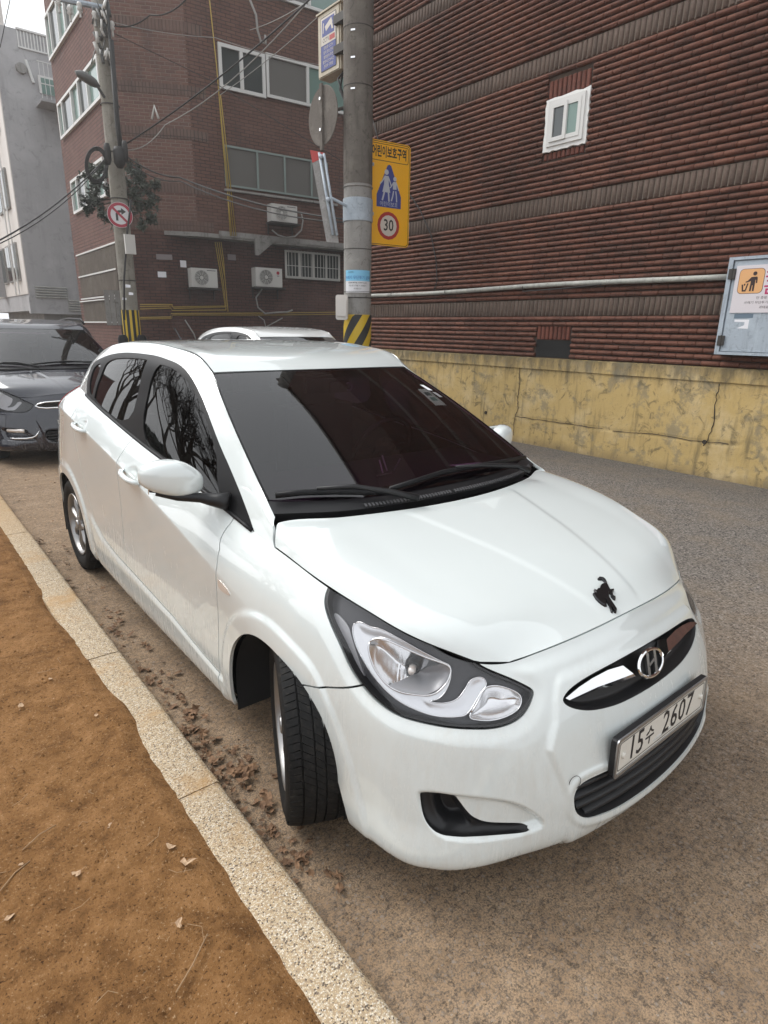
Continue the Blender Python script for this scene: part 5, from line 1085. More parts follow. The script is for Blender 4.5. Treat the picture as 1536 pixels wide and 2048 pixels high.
# shared helper: point on the front wall / ground floor wall from the survey pixel
GF = lambda u, v, o=.0: hit(u, v, Q2+NR*o, NR)
def aircon(u0, v0, u1, v1, P, logo, lbl, n=NR, d=dR):
    a = hit(u0, v0, P+n*.36, n); b = hit(u1, v1, P+n*.36, n); w = abs((b-a)@d); h = abs(a[2]-b[2]); c0 = np.array([*((a+b)/2)[:2], min(a[2], b[2])])
    t = thing('aircon_unit', lbl, 'air conditioner', tuple(c0), 0, 'outdoor aircon units on the brick block')
    T = Matrix(((d[0], 0, n[0], c0[0]), (d[1], 0, n[1], c0[1]), (0, 1, 0, c0[2]), (0, 0, 0, 1)))
    B = lambda mbx, nm, mt, sm=False: mbx.build(nm, mt, t, smooth=sm, local=False)
    s_ = -1 if (R2@d) < 0 else 1          # local +x points image-left when s_<0
    m = MB(); m.box((-w/2, 0, -.32), (w/2, h, 0), T); B(m, 'case', ACW)
    cx = -s_*w*.12; r = h*.40; TT = T @ Matrix.Translation((cx, h*.50, .0)); m = MB(); m.lathe([(0, .006), (r, .006), (r, -.01)], 32, TT); B(m, 'fan_recess', ACD)
    m = MB()
    for q in (.45, .6, .75, .9, 1.0): m.tube([(r*q*math.cos(x), r*q*math.sin(x), .016) for x in np.linspace(0, 2*math.pi, 33)], .006, 4, T=TT)
    for k in range(10): m.tube([(0, 0, .02), (r*math.cos(k*.628), r*math.sin(k*.628), .016)], .005, 4, T=TT)
    m.lathe([(0, .03), (r*.24, .026), (r*.26, .01)], 16, TT); B(m, 'fan_guard', ACW, 'auto')
    m = MB(); m.box((-w*.55, -.05, -.34), (w*.62, -.01, .02), T); m.box((-w*.5, -.30, -.34), (-w*.46, -.01, -.30), T); m.box((w*.46, -.30, -.34), (w*.5, -.01, -.30), T); B(m, 'bracket', STEEL)
    if logo:
        m = MB(); m.lathe([(0, .003), (.045, .003), (.045, 0)], 20, T @ Matrix.Translation((s_*w*.34, h*.76, 0))); B(m, 'round_logo', pmat('logo_red', (.35, .02, .04), .5))
        m = MB(); m.box((s_*w*.30, h*.58, 0), (s_*w*.38, h*.62, .003), T); B(m, 'logo_text', ACD)
    else: m = MB(); m.box((min(s_*w*.10, s_*w*.44), h*.88, 0), (max(s_*w*.10, s_*w*.44), h*.92, .003), T); B(m, 'maker_name', ACD)
    return t
aircon(382, 535, 436, 576, Q2, False, 'outdoor aircon unit left of the yellow pipes, ground floor')
aircon(511, 534, 565, 575, Q2, True, 'outdoor aircon unit with a round red logo beside the barred window')
aircon(543, 406, 595, 447, P2, False, 'outdoor aircon unit high up with looped hose, near the traffic mirror')
# barred window
a = hit(570, 500, Q2, NR); b = hit(677, 563, Q2, NR); T = Matrix(((dR[0], 0, NR[0], a[0]), (dR[1], 0, NR[1], a[1]), (0, 1, 0, b[2]), (0, 0, 0, 1))); w = (b-a)@dR; h = a[2]-b[2]
bw = MB().box((0, 0, 0), (w, h, .03), T).build('barred_window', WGL, cbd, local=False)
for k in range(5): MB().box((w*k/4-.03, 0, .03), (w*k/4+.03, h, .05), T).build('window_frame', ACW, bw)
m = MB(); m.box((0, 0, .03), (w, .05, .06), T); m.box((0, h-.05, .03), (w, h, .06), T); m.build('window_frame', ACW, bw)
for k in range(17): MB().tube([tuple(T @ Vector((w*(k+.5)/17, 0, .12))), tuple(T @ Vector((w*(k+.5)/17, h, .12)))], .009, 5).build('bar', ACW, bw)
m = MB(); 
for z in (.05, h*.45, h-.05): m.tube([tuple(T @ Vector((0, z, .12))), tuple(T @ Vector((w, z, .12)))], .009, 5)
m.build('cross_bar', ACW, bw)
# gas pipes
for nm, l, P_, o in (('gas_pipe', [(419, 0), (433, 130), (447, 300), (464, 472)], P2, .06), ('gas_pipe', [(438, 190), (445, 260), (468, 472)], P2, .06), ('gas_pipe', [(441, 190), (449, 260), (472, 472)], P2, .06), ('gas_pipe', [(455, 385), (461, 472)], P2, .06)):
    MB().tube([tuple(hit(u, v, P_+NR*o, NR)) for u, v in l], .013, 6).build(nm, YPIPE, cbd, smooth=True, local=False)
for k, l in enumerate(([(434, 484), (446, 560), (452, 620)], [(438, 484), (450, 560), (456, 623)], [(442, 484), (447, 520), (454, 612), (345, 614), (345, 609), (280, 609)], [(430, 484), (443, 560), (450, 614), (347, 617), (346, 612), (280, 613)], [(452, 620), (344, 621), (342, 616), (280, 618)],
                       [(690, 624), (560, 626), (342, 627), (342, 634), (280, 635)], [(690, 628), (560, 630), (345, 630), (343, 637), (280, 638)])):
    MB().tube([tuple(GF(u, v, .06+.02*(k % 3))) for u, v in l], .011, 6).build('gas_pipe', YPIPE, cbd, local=False)
for l, r, mt in (([(602, 425), (606, 440), (603, 460), (590, 473), (572, 475), (556, 470), (544, 460)], .02, CABLEG), ([(524, 578), (512, 595), (516, 615), (530, 627), (550, 625), (575, 624), (585, 620)], .022, CABLEG),
                 ([(500, 0), (512, 30), (515, 60), (522, 84), (532, 88), (530, 70)], .028, CABLEG), ([(517, 632), (528, 640), (532, 655)], .015, CABLEG), ([(565, 636), (530, 655)], .015, CABLEG), ([(370, 640), (388, 668), (392, 680)], .018, CABLEG)):
    MB().tube([tuple(hit(u, v, (P2 if v < 480 else Q2)+NR*.12, NR)) for u, v in l], r, 6).build('hose', mt, cbd, smooth=True, local=False)
for (u0, v0, u1, v1) in ((315, 543, 333, 555), (331, 520, 340, 534), (342, 520, 349, 533), (354, 520, 373, 535), (455, 508, 472, 521), (312, 508, 345, 520)):
    a = hit(u0, v0, Q2+NR*.03, NR) if u0 > 330 else hit(u0, v0, Q1+NC*.03, NC); b = hit(u1, v1, Q2+NR*.03, NR) if u0 > 330 else hit(u1, v1, Q1+NC*.03, NC)
    mk('poster_scrap', [tuple(a), (b[0], b[1], a[2]), tuple(b), (a[0], a[1], b[2])], [(0, 1, 2, 3)], PAPER if u0 not in (312, 455) else pmat('faded_poster', (.22, .19, .19), .8), cbd, local=False)
a = hit(509, 488, P2, NR); m = MB(); m.prism([(0, 0), (.62, 0), (.1, -.42), (0, -.42)], .05, Matrix(((dR[0], 0, NR[0], a[0]), (dR[1], 0, NR[1], a[1]), (0, 1, 0, 3.84), (0, 0, 0, 1)))); cp(m, 'stair_soffit', CONC)
# ================================================================ pale apartment block far behind
fb = thing('apartment_block', 'pale grey apartment block with tiled street side and balconies behind the brown brick block', 'building', (-3.6, -25, 0))
yb = -25.5
def FB(u, v): return hit(u, v, (0, yb, 0), (0, 1, 0))
xc_ = hit(62, 610, (0, yb, 0), (0, 1, 0))[0]; topz = FB(5, 40)[2]
fpart = lambda mbx, nm, mt: mbx.build(nm, mt, fb, local=False)
fpart(MB().box((-14, yb-9, 2.0), (xc_, yb, FB(40, 60)[2])), 'wall', GREYW)
fpart(MB().box((xc_-.4, yb-9.2, 2.6), (xc_+.03, yb-.05, FB(2, 42)[2]+1.5)), 'tiled_wall', WTILE)
fpart(MB().box((-14, yb-8.5, 0), (xc_-.5, yb-.6, 2.0)), 'ground_floor', CONC)
fpart(MB().box((-14, yb-.3, 1.9), (xc_+.04, yb+.02, 2.5)), 'ground_floor_beam', GREYW)
nW = 0
for k in range(7):
    for z in (3.1, 5.6, 8.1, 10.6, 13.1):
        y0 = yb-.9-1.35*k
        if y0 < yb-8.6: continue
        wn_ = fpart(MB().box((xc_+.03, y0-.85, z), (xc_+.10, y0, z+1.35)), 'window', CONC); MB().box((xc_+.10, y0-.80, z+.06), (xc_+.11, y0-.42, z+1.29)).build('pane', WGL, wn_); MB().box((xc_+.10, y0-.38, z+.06), (xc_+.11, y0-.05, z+1.29)).build('pane', WGL, wn_)
fpart(MB().box((xc_+.03, yb-5.2, 2.6), (xc_+.30, yb-4.8, topz+.5)), 'pilaster', GREYW)
for y in (-1.2, -1.9): m = MB(); m.tube([(xc_+.12, yb+y, 2.6), (xc_+.12, yb+y, topz)], .03, 5); fpart(m, 'downpipe', UPVC)
a, b = FB(66, 165), FB(112, 218)
bal = fpart(MB().box((-10, yb, b[2]-.08), (a[0], yb+.9, b[2])), 'balcony', GREYW)
for k in range(24): MB().tube([(a[0]-.05-.14*k, yb+.88, b[2]), (a[0]-.05-.14*k, yb+.88, b[2]+1.1)], .012, 4).build('railing_bar', UPVC, bal)
for z in (.45, 1.1): MB().tube([(-10, yb+.88, b[2]+z), (a[0], yb+.88, b[2]+z)], .02, 4).build('rail', UPVC, bal)
a, b = FB(75, 150), FB(103, 192); w_ = fpart(MB().box((-9, yb, b[2]), (a[0], yb+.05, a[2])), 'balcony_door', UPVC); MB().box((-8.9, yb+.05, b[2]), (a[0]-.07, yb+.06, a[2]-.07)).build('pane', WGLT, w_)
a, b = FB(31, 58), FB(88, 105)
rl = fpart(MB().box((-10, yb-.02, b[2]-.05), (a[0], yb+.04, b[2])), 'roof_railing', UPVC)
for k in range(40): MB().box((a[0]-.10*k-.05, yb, b[2]), (a[0]-.10*k-.015, yb+.02, a[2])).build('railing_slat', UPVC, rl)
fpart(MB().box((-10, yb-.03, a[2]), (a[0], yb+.05, a[2]+.06)), 'handrail', UPVC)
m = MB(); p_ = FB(51, 120); m.tube([(p_[0], yb, FB(51, 120)[2]), (p_[0]-.15, yb+.06, FB(58, 165)[2])], .05, 6); fpart(m, 'drainpipe', UPVC)
m = MB(); p_ = FB(42, 137); m.lathe([(0, .1), (.16, .1), (.18, 0)], 12, Matrix.Translation(tuple(p_)) @ Matrix.Rotation(-math.pi/2, 4, 'X')); fpart(m, 'vent_cowl', CONC)
for k in range(5):
    m = MB(); z = FB(100, 575+5*k)[2]; m.tube([(xc_-.2, yb+.06, z), (FB(132, 575)[0], yb+.06, z), (FB(134, 590)[0], yb+.06, z-.45), (-9, yb+.06, z-.5)], .025, 5); fpart(m, 'service_pipe', GPIPE)
rb = thing('red_building', 'dark red brick building at the far left end of the street', 'building', (-2, -38, 0))
MB().box((-3.2, -46, 0), (9, -38, 4.2)).build('wall', wall_brick_mat('maroon_brick', (.14, .03, .025), (.18, .04, .03), (.10, .05, .04), 0, 2), rb, local=False)
MB().box((-3.3, -46.1, 4.2), (9.1, -37.9, 4.35)).build('roof_slab', CONC, rb, local=False); MB().box((-2.4, -38, .9), (-1.2, -37.97, 1.9)).build('window', UPVC, rb, local=False)
# ================================================================ poles and signs
pl_ = thing('concrete_pole', 'thick concrete pole with hazard stripes beside the brick building', 'utility pole', (-3.99, -6.03, 0))
PX, PY = -3.99, -6.03
PC = stained('pole_concrete', (.27, .26, .245), (.15, .14, .13), (.33, .32, .30), 2); PD = stained('pole_wrap_dark', (.14, .125, .11), (.08, .07, .06), (.19, .175, .15), 2)
def Tp(z=0, x=PX, y=PY): return Matrix.Translation((x, y, z))
m = MB(); m.lathe([(.205, 0), (.200, 1.0), (.198, 3.0), (.192, 6.0), (.180, 9.5), (0, 9.5)], 40, Tp()); m.build('shaft', PC, pl_, smooth='auto', local=False)
rad = lambda z: .205-.0023*z
m = MB(); m.lathe([(rad(3.5)+.002, 3.45), (rad(3.6)+.004, 3.46), (rad(5)+.004, 5.0), (rad(5)+.006, 6.4), (rad(6.4), 6.41)], 40, Tp()); m.build('dark_wrap', PD, pl_, smooth='auto', local=False)
# striped hazard sheet, stripes as geometry wrapped round the shaft
HY = pmat('hazard_yellow', (.60, .40, .02), .4); HB_ = pmat('hazard_black', (.02, .02, .02), .5)
zb, zt = .55, 1.735
m = MB(); m.lathe([(rad(1)+.001, zb), (rad(1)+.0035, zb), (rad(1)+.0035, zt), (rad(1)+.001, zt)], 48, Tp()); hz_ = m.build('hazard_sheet', HY, pl_, smooth='auto', local=False)
view_az = math.atan2(CAMP[1]-PY, CAMP[0]-PX)
for k in range(-5, 6):
    V = []; n = 22
    for i in range(n+1):
        for w_ in (0, 1):
            t_ = i/n; s_ = (t_-.5)*2*math.pi*.62; z = zb+ (k*.42)+ (s_+math.pi*.62)*.245*1.35+w_*.21; zc = min(max(z, zb+.002), zt-.002); a = view_az+s_; r = rad(1)+.0055
            V.append((PX+r*math.cos(a), PY+r*math.sin(a), zc))
    F = []
    for i in range(n):
        q = [V[2*i][2], V[2*i+1][2], V[2*i+3][2], V[2*i+2][2]]
        if max(q)-min(q) > .004 and not (min(q) >= zt-.003 or max(q) <= zb+.003): F.append((2*i, 2*i+2, 2*i+3, 2*i+1))
    if F: mk('hazard_stripe', V, F, HB_, hz_, True)
for z, r_, mt in ((2.05, .004, STEEL), (1.97, .006, STEEL), (2.62, .004, STEEL), (3.42, .010, CONC), (4.62, .006, STEEL), (5.28, .006, STEEL), (5.62, .012, CONC)):
    m = MB(); rr = rad(z)+.004; m.tube([(PX+rr*math.cos(a), PY+rr*math.sin(a), z) for a in np.linspace(0, 2*math.pi, 41)], r_, 5); m.build('band', mt, pl_, smooth=True, local=False)
m = MB(); m.lathe([(rad(3)+.002, 2.98), (rad(3)+.012, 2.985), (rad(3)+.012, 3.27), (rad(3)+.002, 3.275)], 40, Tp()); m.build('collar', GALV, pl_, smooth='auto', local=False)
rs = random.Random(5)
for z in (5.2, 4.9, 4.55):
    m = MB(); a = view_az-.35; m.box((-.03, 0, 0), (.03, .004, .02), Matrix.Translation((PX+(rad(z)+.01)*math.cos(a), PY+(rad(z)+.01)*math.sin(a), z)) @ Matrix.Rotation(a-math.pi/2, 4, 'Z')); m.build('clip', CHROME, pl_, local=False)
# bottom notice sticker, wrapped
def wrap_quad(nm, a0, a1, z0, z1, mt, par, dr=.006):
    V = [];n = 14
    for i in range(n+1):
        a = view_az+a0+(a1-a0)*i/n; r = rad(2)+dr
        for z in (z0, z1): V.append((PX+r*math.cos(a), PY+r*math.sin(a), z))
    return mk(nm, V, [(2*i, 2*i+2, 2*i+3, 2*i+1) for i in range(n)], mt, par, True)
SKY_ = pmat('sticker_blue', (.20, .50, .72), .5); SKW = pmat('sticker_white', (.66, .66, .68), .5)
stk = thing('pole_sticker', 'blue and white notice sticker wrapped round the concrete pole', 'sticker', (PX, PY, 2.1))
a_, b_ = -.95, 1.0
s1_ = wrap_quad('sticker_header', a_, b_, 2.19, 2.335, SKY_, stk, .0055); s1_.matrix_parent_inverse = Matrix.Translation(-stk.location); s2_ = wrap_quad('sticker_body', a_, b_, 2.035, 2.189, SKW, stk, .0055); s2_.matrix_parent_inverse = Matrix.Translation(-stk.location)
DB = pmat('sticker_dark_blue', (.03, .10, .33), .5)
def wrap_text(txt, size, z, mt, par, dr=.0065, sx=1.0, a_off=0):
    o = text('sticker_text', txt, size, mt, None, Matrix.Identity(4), .0006, sx); me = o.data
    bm = bmesh.new(); bm.from_mesh(me); bmesh.ops.triangulate(bm, faces=bm.faces); bm.to_mesh(me); bm.free()
    for v in me.vertices:
        r = rad(2)+dr+v.co.z; a = view_az+a_off-(-v.co.x)/r; v.co = (PX+r*math.cos(a), PY+r*math.sin(a), z+v.co.y)
    o.parent = par; o.matrix_parent_inverse = Matrix.Translation(-par.location)
wrap_text('쓰레기 무단투기 금지', .052, 2.232, DB, stk, sx=.9); wrap_text('종량제 봉투를 사용하지 않고', .024, 2.165, PRINT, stk); wrap_text('무단 투기 적발 시 과태료가', .024, 2.125, PRINT, stk); wrap_text('부과됩니다', .024, 2.085, PRINT, stk); wrap_text('신고하세요', .020, 2.305, PRINT, stk, a_off=-.5)
# school zone sign
SY = pmat('sign_yellow', (.80, .40, .006), .38); SBL = pmat('sign_blue', (.035, .05, .22), .4); SGR = pmat('sign_grey_figure', (.42, .44, .48), .4); SBK = pmat('sign_black', (.02, .018, .015), .45); SRD = pmat('sign_red', (.36, .025, .02), .4); SWH = pmat('sign_white', (.55, .50, .44), .45)
d_ = np.array([-.990, .14, 0.]); o_ = (np.array([-4.13, -5.995, 3.38])+np.array([-4.835, -5.896, 3.39]))/2; n_ = np.array([-d_[1]*-1, 0, 0]); n_ = np.cross(d_, (0, 0, 1)); n_ = n_ if n_@(CP-o_) > 0 else -n_
ssx = np.cross((0, 0, 1), n_); T = Matrix(((ssx[0], 0, n_[0], o_[0]), (ssx[1], 0, n_[1], o_[1]), (0, 1, 0, o_[2]), (0, 0, 0, 1)))
sg = thing('school_zone_sign', 'yellow school zone sign with a 30 limit on the concrete pole', 'sign', tuple(o_))
Ms = lambda mbx, nm, mt, par=None: mbx.build(nm, mt, par or sg, local=False) if par is None else mbx.build(nm, mt, par)
hw, hh = .355, .675
plate = Ms(MB().prism(rrect(hw, hh, .06), .012, T, -.012), 'sign_plate', SY)
m = MB(); m.prism(rrect(hw, hh, .06), .008, T, -.022); Ms(m, 'sign_back', GALV)
def ring_(w1, h1, r1, w2, h2, r2, z_, mt, nm, cx=0, cy=0):
    a, b = [(x+cx, y+cy) for x, y in rrect(w1, h1, r1)], [(x+cx, y+cy) for x, y in rrect(w2, h2, r2)]; n = len(a)
    V = [tuple(T @ Vector((x, y, z_))) for x, y in a+b]; mk(nm, V, [(i, (i+1) % n, n+(i+1) % n, n+i) for i in range(n)], mt, plate)
ring_(hw-.012, hh-.012, .05, hw-.020, hh-.020, .045, .001, SBK, 'border_line'); ring_(hw-.035, .108, .03, hw-.043, .100, .025, .001, SBK, 'heading_frame', 0, .53)
text('sign_heading', '어린이보호구역', .155, SBK, plate, T @ Matrix.Translation((0, .53, .001)), .001, .58, bold=.0045)
tri = [(-.045, .355), (0, .385), (.045, .355), (.205, .03), (.205, -.165), (-.205, -.165), (-.205, .03)]; m = MB(); m.prism([(-.205, -.165), (.205, -.165), (.205, -.01), (.03, .375), (0, .39), (-.03, .375), (-.205, -.01)], .001, T, .0006); Ms(m, 'blue_panel', SBL, plate)
def figure(cx, cy, s, skirt):
    c = cir(cx, cy+.30*s, .045*s); m = MB(); m.prism(c, .001, T, .0018)
    J = {'n': (cx, cy+.25*s), 'h': (cx+.005*s, cy+.08*s)}
    m.prism([(cx-.045*s, cy+.24*s), (cx+.045*s, cy+.24*s), (cx+.05*s, cy+.08*s), (cx-.05*s, cy+.08*s)], .001, T, .0018)
    if skirt: m.prism([(cx-.045*s, cy+.12*s), (cx+.045*s, cy+.12*s), (cx+.085*s, cy-.03*s), (cx-.085*s, cy-.03*s)], .001, T, .0021)
    def limb(a, b, c_, w):
        for p, q in ((a, b), (b, c_)):
            dx, dy = q[0]-p[0], q[1]-p[1]; l = math.hypot(dx, dy); nx, ny = -dy/l*w, dx/l*w; m.prism([(p[0]+nx, p[1]+ny), (p[0]-nx, p[1]-ny), (q[0]-nx, q[1]-ny), (q[0]+nx, q[1]+ny)], .0007, T, .0020)
    limb((cx-.03*s, cy+.05*s), (cx-.05*s, cy-.06*s), (cx-.085*s, cy-.17*s), .016*s); limb((cx+.03*s, cy+.05*s), (cx+.05*s, cy-.06*s), (cx+.06*s, cy-.18*s), .016*s)
    limb((cx-.04*s, cy+.22*s), (cx-.09*s, cy+.14*s), (cx-.135*s, cy+.10*s), .012*s); limb((cx+.04*s, cy+.22*s), (cx+.08*s, cy+.14*s), (cx+.11*s, cy+.07*s), .012*s)
    Ms(m, 'child_figure', SGR, plate)
figure(-.045, .055, .78, True); figure(.095, .03, .62, False)
text('sign_caption', '어린이보호', .07, SGR, plate, T @ Matrix.Translation((0, -.125, .0018)), .001, .95)
Ms(MB().prism(cir(0, -.405, .187), .001, T, .0006), 'limit_ring', SRD, plate); Ms(MB().prism(cir(0, -.405, .140), .001, T, .0018), 'limit_disc', SWH, plate)
text('limit_number', '30', .215, SBK, plate, T @ Matrix.Translation((0, -.405, .0030)), .001, .82, bold=.003)
for z, dz in ((3.12, -.27), (3.75, .36)): Ms(MB().tube([(PX-.15, PY, z), tuple(o_+np.array([.25, -.02, dz])-n_*.03)], .03, 8), 'bracket', GALV)
# surveillance notice box
cx_ = -4.035; bx_ = thing('camera_box', 'beige metal box with a surveillance notice high on the concrete pole', 'utility box', (cx_, -6.75, 4.98))
BEI = stained('beige_paint', (.50, .45, .35), (.33, .29, .22), (.56, .51, .41), 4, .5)
y0, y1, z0, z1 = -7.04, -6.49, 4.985, 5.75
MB().box((cx_-.20, y0, z0), (cx_, y1, z1)).build('box_body', BEI, bx_, local=False)
m = MB(); m.box((cx_, y0+.012, z0+.012), (cx_+.014, y1-.03, z1-.012)); m.build('box_door', BEI, bx_, local=False)
m = MB(); m.box((cx_-.22, y0-.02, z1), (cx_+.03, y1+.02, z1+.02)); m.build('rain_lid', BEI, bx_, local=False)
m = MB(); m.box((cx_-.16, y1, 5.42), (cx_-.06, y1+.04, 5.55)); m.build('lock_cover', BEI, bx_, local=False)
for z in (5.60, 5.24): MB().box((cx_-.20, y1, z), (cx_-.01, y1+.006, z+.035)).build('box_strap', ACD, bx_, local=False)
Tb = lambda o: Matrix(((0, 0, 1, cx_+.014+o), (1, 0, 0, -6.77), (0, 1, 0, 5.37), (0, 0, 0, 1)))
pn = MB().prism(rrect(.19, .325, .01), .004, Tb(0)).build('notice_panel', SBK, bx_, local=False)
MB().prism([(-.18, -.01), (.18, -.01), (.18, .315), (-.18, .315)], .001, Tb(.0045)).build('notice_upper', SWH, pn); MB().prism([(-.15, .09), (.15, .09), (.15, .29), (-.15, .29)], .001, Tb(.006)).build('notice_picture', SBL, pn)
m = MB(); m.prism([(-.08, .20), (.08, .27), (.11, .21), (-.05, .14)], .001, Tb(.0075)); m.prism([(.06, .21), (.09, .13), (.13, .13), (.10, .21)], .001, Tb(.0082)); m.prism([(-.13, .13), (-.115, .13), (-.10, .25), (-.12, .25)], .001, Tb(.0075)); m.build('camera_pictogram', SWH, pn)
text('notice_text', 'CCTV', .075, SBK, pn, Tb(.006) @ Matrix.Translation((-.06, .04, 0)), .001, .8); MB().prism([(.03, .01), (.16, .01), (.16, .07), (.03, .07)], .001, Tb(.006)).build('notice_red', SRD, pn)
MB().prism([(-.18, -.315), (.18, -.315), (.18, -.015), (-.18, -.015)], .001, Tb(.0045)).build('notice_lower', SBL, pn)
for k, t_ in enumerate(('방범용 CCTV', '설치 장소 안내', '촬영범위 주변', '촬영시간 24시간', '관리자 구청장')): text('notice_text', t_, .045, SWH, pn, Tb(.006) @ Matrix.Translation((0, -.05-.056*k, 0)), .001, .9)
m = MB(); m.tube([(cx_-.1, -6.6, 4.98), (cx_-.02, -6.55, 4.75), (cx_-.06, -6.45, 4.55), (PX, PY-.2, 4.4)], .016, 6); m.tube([(cx_-.08, -6.55, 4.98), (cx_+.05, -6.5, 4.85), (cx_-.0, -6.4, 4.6)], .012, 6); m.build('box_cable', CABLE, bx_, smooth=True, local=False)
for z in (5.15, 5.5): MB().box((PX-.1, PY-.55, z), (PX+.02, PY-.15, z+.1)).build('box_bracket', STEEL, bx_, local=False)
# round sign seen from behind
c0 = at(645, 232, 8.35); rt_ = 52*8.35/1216
rn = thing('round_sign', 'round grey sign seen from behind high on the concrete pole', 'sign', tuple(c0))
vd = (CP-c0); vd[2] = 0; vd /= np.linalg.norm(vd); sd_ = np.cross((0, 0, 1), vd); ang = math.radians(57); nn = vd*math.cos(ang)+sd_*math.sin(ang)*-1
T = frame(c0, np.cross((0, 0, 1), nn), (0, 0, 1)); BK = stained('sign_back_dark', (.13, .115, .10), (.08, .07, .06), (.18, .16, .14), 3)
m = MB(); m.lathe([(0, 0), (rt_, 0), (rt_+.006, -.006), (rt_, -.014), (0, -.014)], 48, T); m.build('disc', BK, rn, smooth='auto', local=False)
m = MB(); m.box((-.03, -.42*1, .002), (.03, .38, .03), T); m.build('back_rail', BK, rn, local=False)
for y in (-.17, .20): m = MB(); m.lathe([(0, .045), (.02, .045), (.022, .02)], 10, T @ Matrix.Translation((0, y, 0))); m.build('bolt', CHROME, rn, smooth='auto', local=False)
m = MB(); m.tube([tuple(c0+np.array([0, 0, .02])), (PX, PY, c0[2]+.12)], .022, 8); m.build('bracket', BK, rn, local=False)
# narrow panel seen edge-on (mirror back)
a, b, c_, d2 = at(620, 300, 8.3), at(649, 306, 8.3), at(678, 486, 8.3), at(653, 484, 8.3)
ms_ = thing('roadside_panel', 'tilted metal roadside panel with a red corner fixed left of the concrete pole', 'sign', tuple(d2))
nrm = np.cross(b-a, d2-a); nrm /= np.linalg.norm(nrm); nrm = nrm if nrm@(CP-a) > 0 else -nrm
def quadp(pts, th, nm, mt, par=ms_):
    V = [tuple(p_) for p_ in pts]+[tuple(np.array(p_)-nrm*th) for p_ in pts]; return mk(nm, V, [(0,1,2,3),(7,6,5,4),(0,4,5,1),(1,5,6,2),(2,6,7,3),(3,7,4,0)], mt, par, local=False)
quadp([a, b, c_, d2], .02, 'panel_back', stained('panel_grey_back', (.25, .24, .23), (.16, .15, .14), (.34, .33, .32), 5))
e1, e2 = a+(d2-a)*.14, b+(c_-b)*.14; quadp([a+nrm*.003, b+nrm*.003, e2*.6+a*.4+nrm*.003, e1+nrm*.003], .002, 'red_corner', SRD)
q = lambda s_, t_: a*(1-s_)*(1-t_)+b*s_*(1-t_)+c_*s_*t_+d2*(1-s_)*t_
for s_ in (.62, .95): m = MB(); m.tube([tuple(q(s_, .03)+nrm*.04), tuple(q(s_, .93)+nrm*.04)], .018, 8); m.build('rail_tube', GALV, ms_, smooth=True, local=False)
for t9 in (.08, .55): MB().tube([tuple(q(.7, t9)+nrm*.02), tuple(q(.7, t9)+nrm*.08)], .03, 8).build('clamp', GALV, ms_, smooth=True, local=False)
m = MB(); m.tube([tuple(q(.9, .52)+nrm*.05), (PX, PY, 3.12)], .022, 8); m.build('bracket', GALV, ms_, smooth=True, local=False)
# white meter box left of the pole
a = at(675, 590, 8.9); mt_ = thing('meter_box', 'small white plastic box strapped to the left side of the concrete pole', 'utility box', tuple(a))
T = frame(at(684, 615, 8.75), -sd_*-1 if False else np.array([-.75, .65, 0]), (0, 0, 1)); m = MB(); m.prism(rrect(.085, .17, .03), .11, T, -.05); m.build('box_body', WTILE, mt_, smooth='auto', local=False)
m = MB(); m.prism(rrect(.07, .12, .02), .02, T, .06); m.build('box_lid', WTILE, mt_, smooth='auto', local=False)
# ---------------------------------------------------------------- far utility pole
X2, Y2 = at(262, 640, 12.6)[:2]
up_ = thing('utility_pole', 'tall weathered utility pole with a street lamp and tangled cables at the far corner', 'utility pole', (X2, Y2, 0))
PW = stained('weathered_pole', (.26, .245, .21), (.15, .135, .11), (.33, .31, .27), 2)
T2 = Matrix.Translation((X2, Y2, 0)); m = MB(); m.lathe([(.165, 0), (.158, 3), (.145, 6), (.13, 10.5), (0, 10.5)], 24, T2); m.build('shaft', PW, up_, smooth='auto', local=False)
m = MB(); m.lathe([(.168, .7), (.170, .7), (.166, 1.83), (.164, 1.83)], 32, T2); hz2 = m.build('hazard_sheet', HB_, up_, smooth='auto', local=False)
va2 = math.atan2(CAMP[1]-Y2, CAMP[0]-X2)
for k in range(-3, 4):
    V = []; a0 = va2+k*.62
    for i in range(4):
        a = a0+(i/3-.5)*.28
        for z in (.7, 1.83): V.append((X2+.172*math.cos(a), Y2+.172*math.sin(a), z))
    mk('hazard_stripe', V, [(2*i, 2*i+2, 2*i+3, 2*i+1) for i in range(3)], HY, hz2, True)
VD2 = np.array([CAMP[0]-X2, CAMP[1]-Y2, 0]); VD2 /= np.linalg.norm(VD2)
def AP(u, v, d=12.6): return tuple(hit(u, v, np.array([X2, Y2, 1.5])+VD2*((12.6-d)+.17), VD2))
for u, v in ((226, 410), (243, 590)): pass
for z in (2.4, 3.9, 4.7, 5.5): m = MB(); m.tube([(X2+.165*math.cos(a), Y2+.165*math.sin(a), z) for a in np.linspace(0, 2*math.pi, 25)], .010, 5); m.build('band', STEEL, up_, local=False)
m = MB(); m.tube([AP(262, 400, 12.4), AP(254, 470, 12.4), AP(248, 560, 12.4), AP(249, 640, 12.4)], .018, 6); m.tube([AP(222, 80, 12.4), AP(234, 240, 12.4), AP(246, 330, 12.4)], .045, 6); m.tube([AP(213, 0, 12.4), AP(221, 90, 12.4), AP(240, 300, 12.4)], .025, 6); m.build('riser_cable', CABLE, up_, smooth=True, local=False)
m = MB(); m.tube([AP(215, 18), AP(180, 10), AP(130, 0), AP(100, -8)], .05, 8); m.build('crossarm', GALV, up_, local=False)
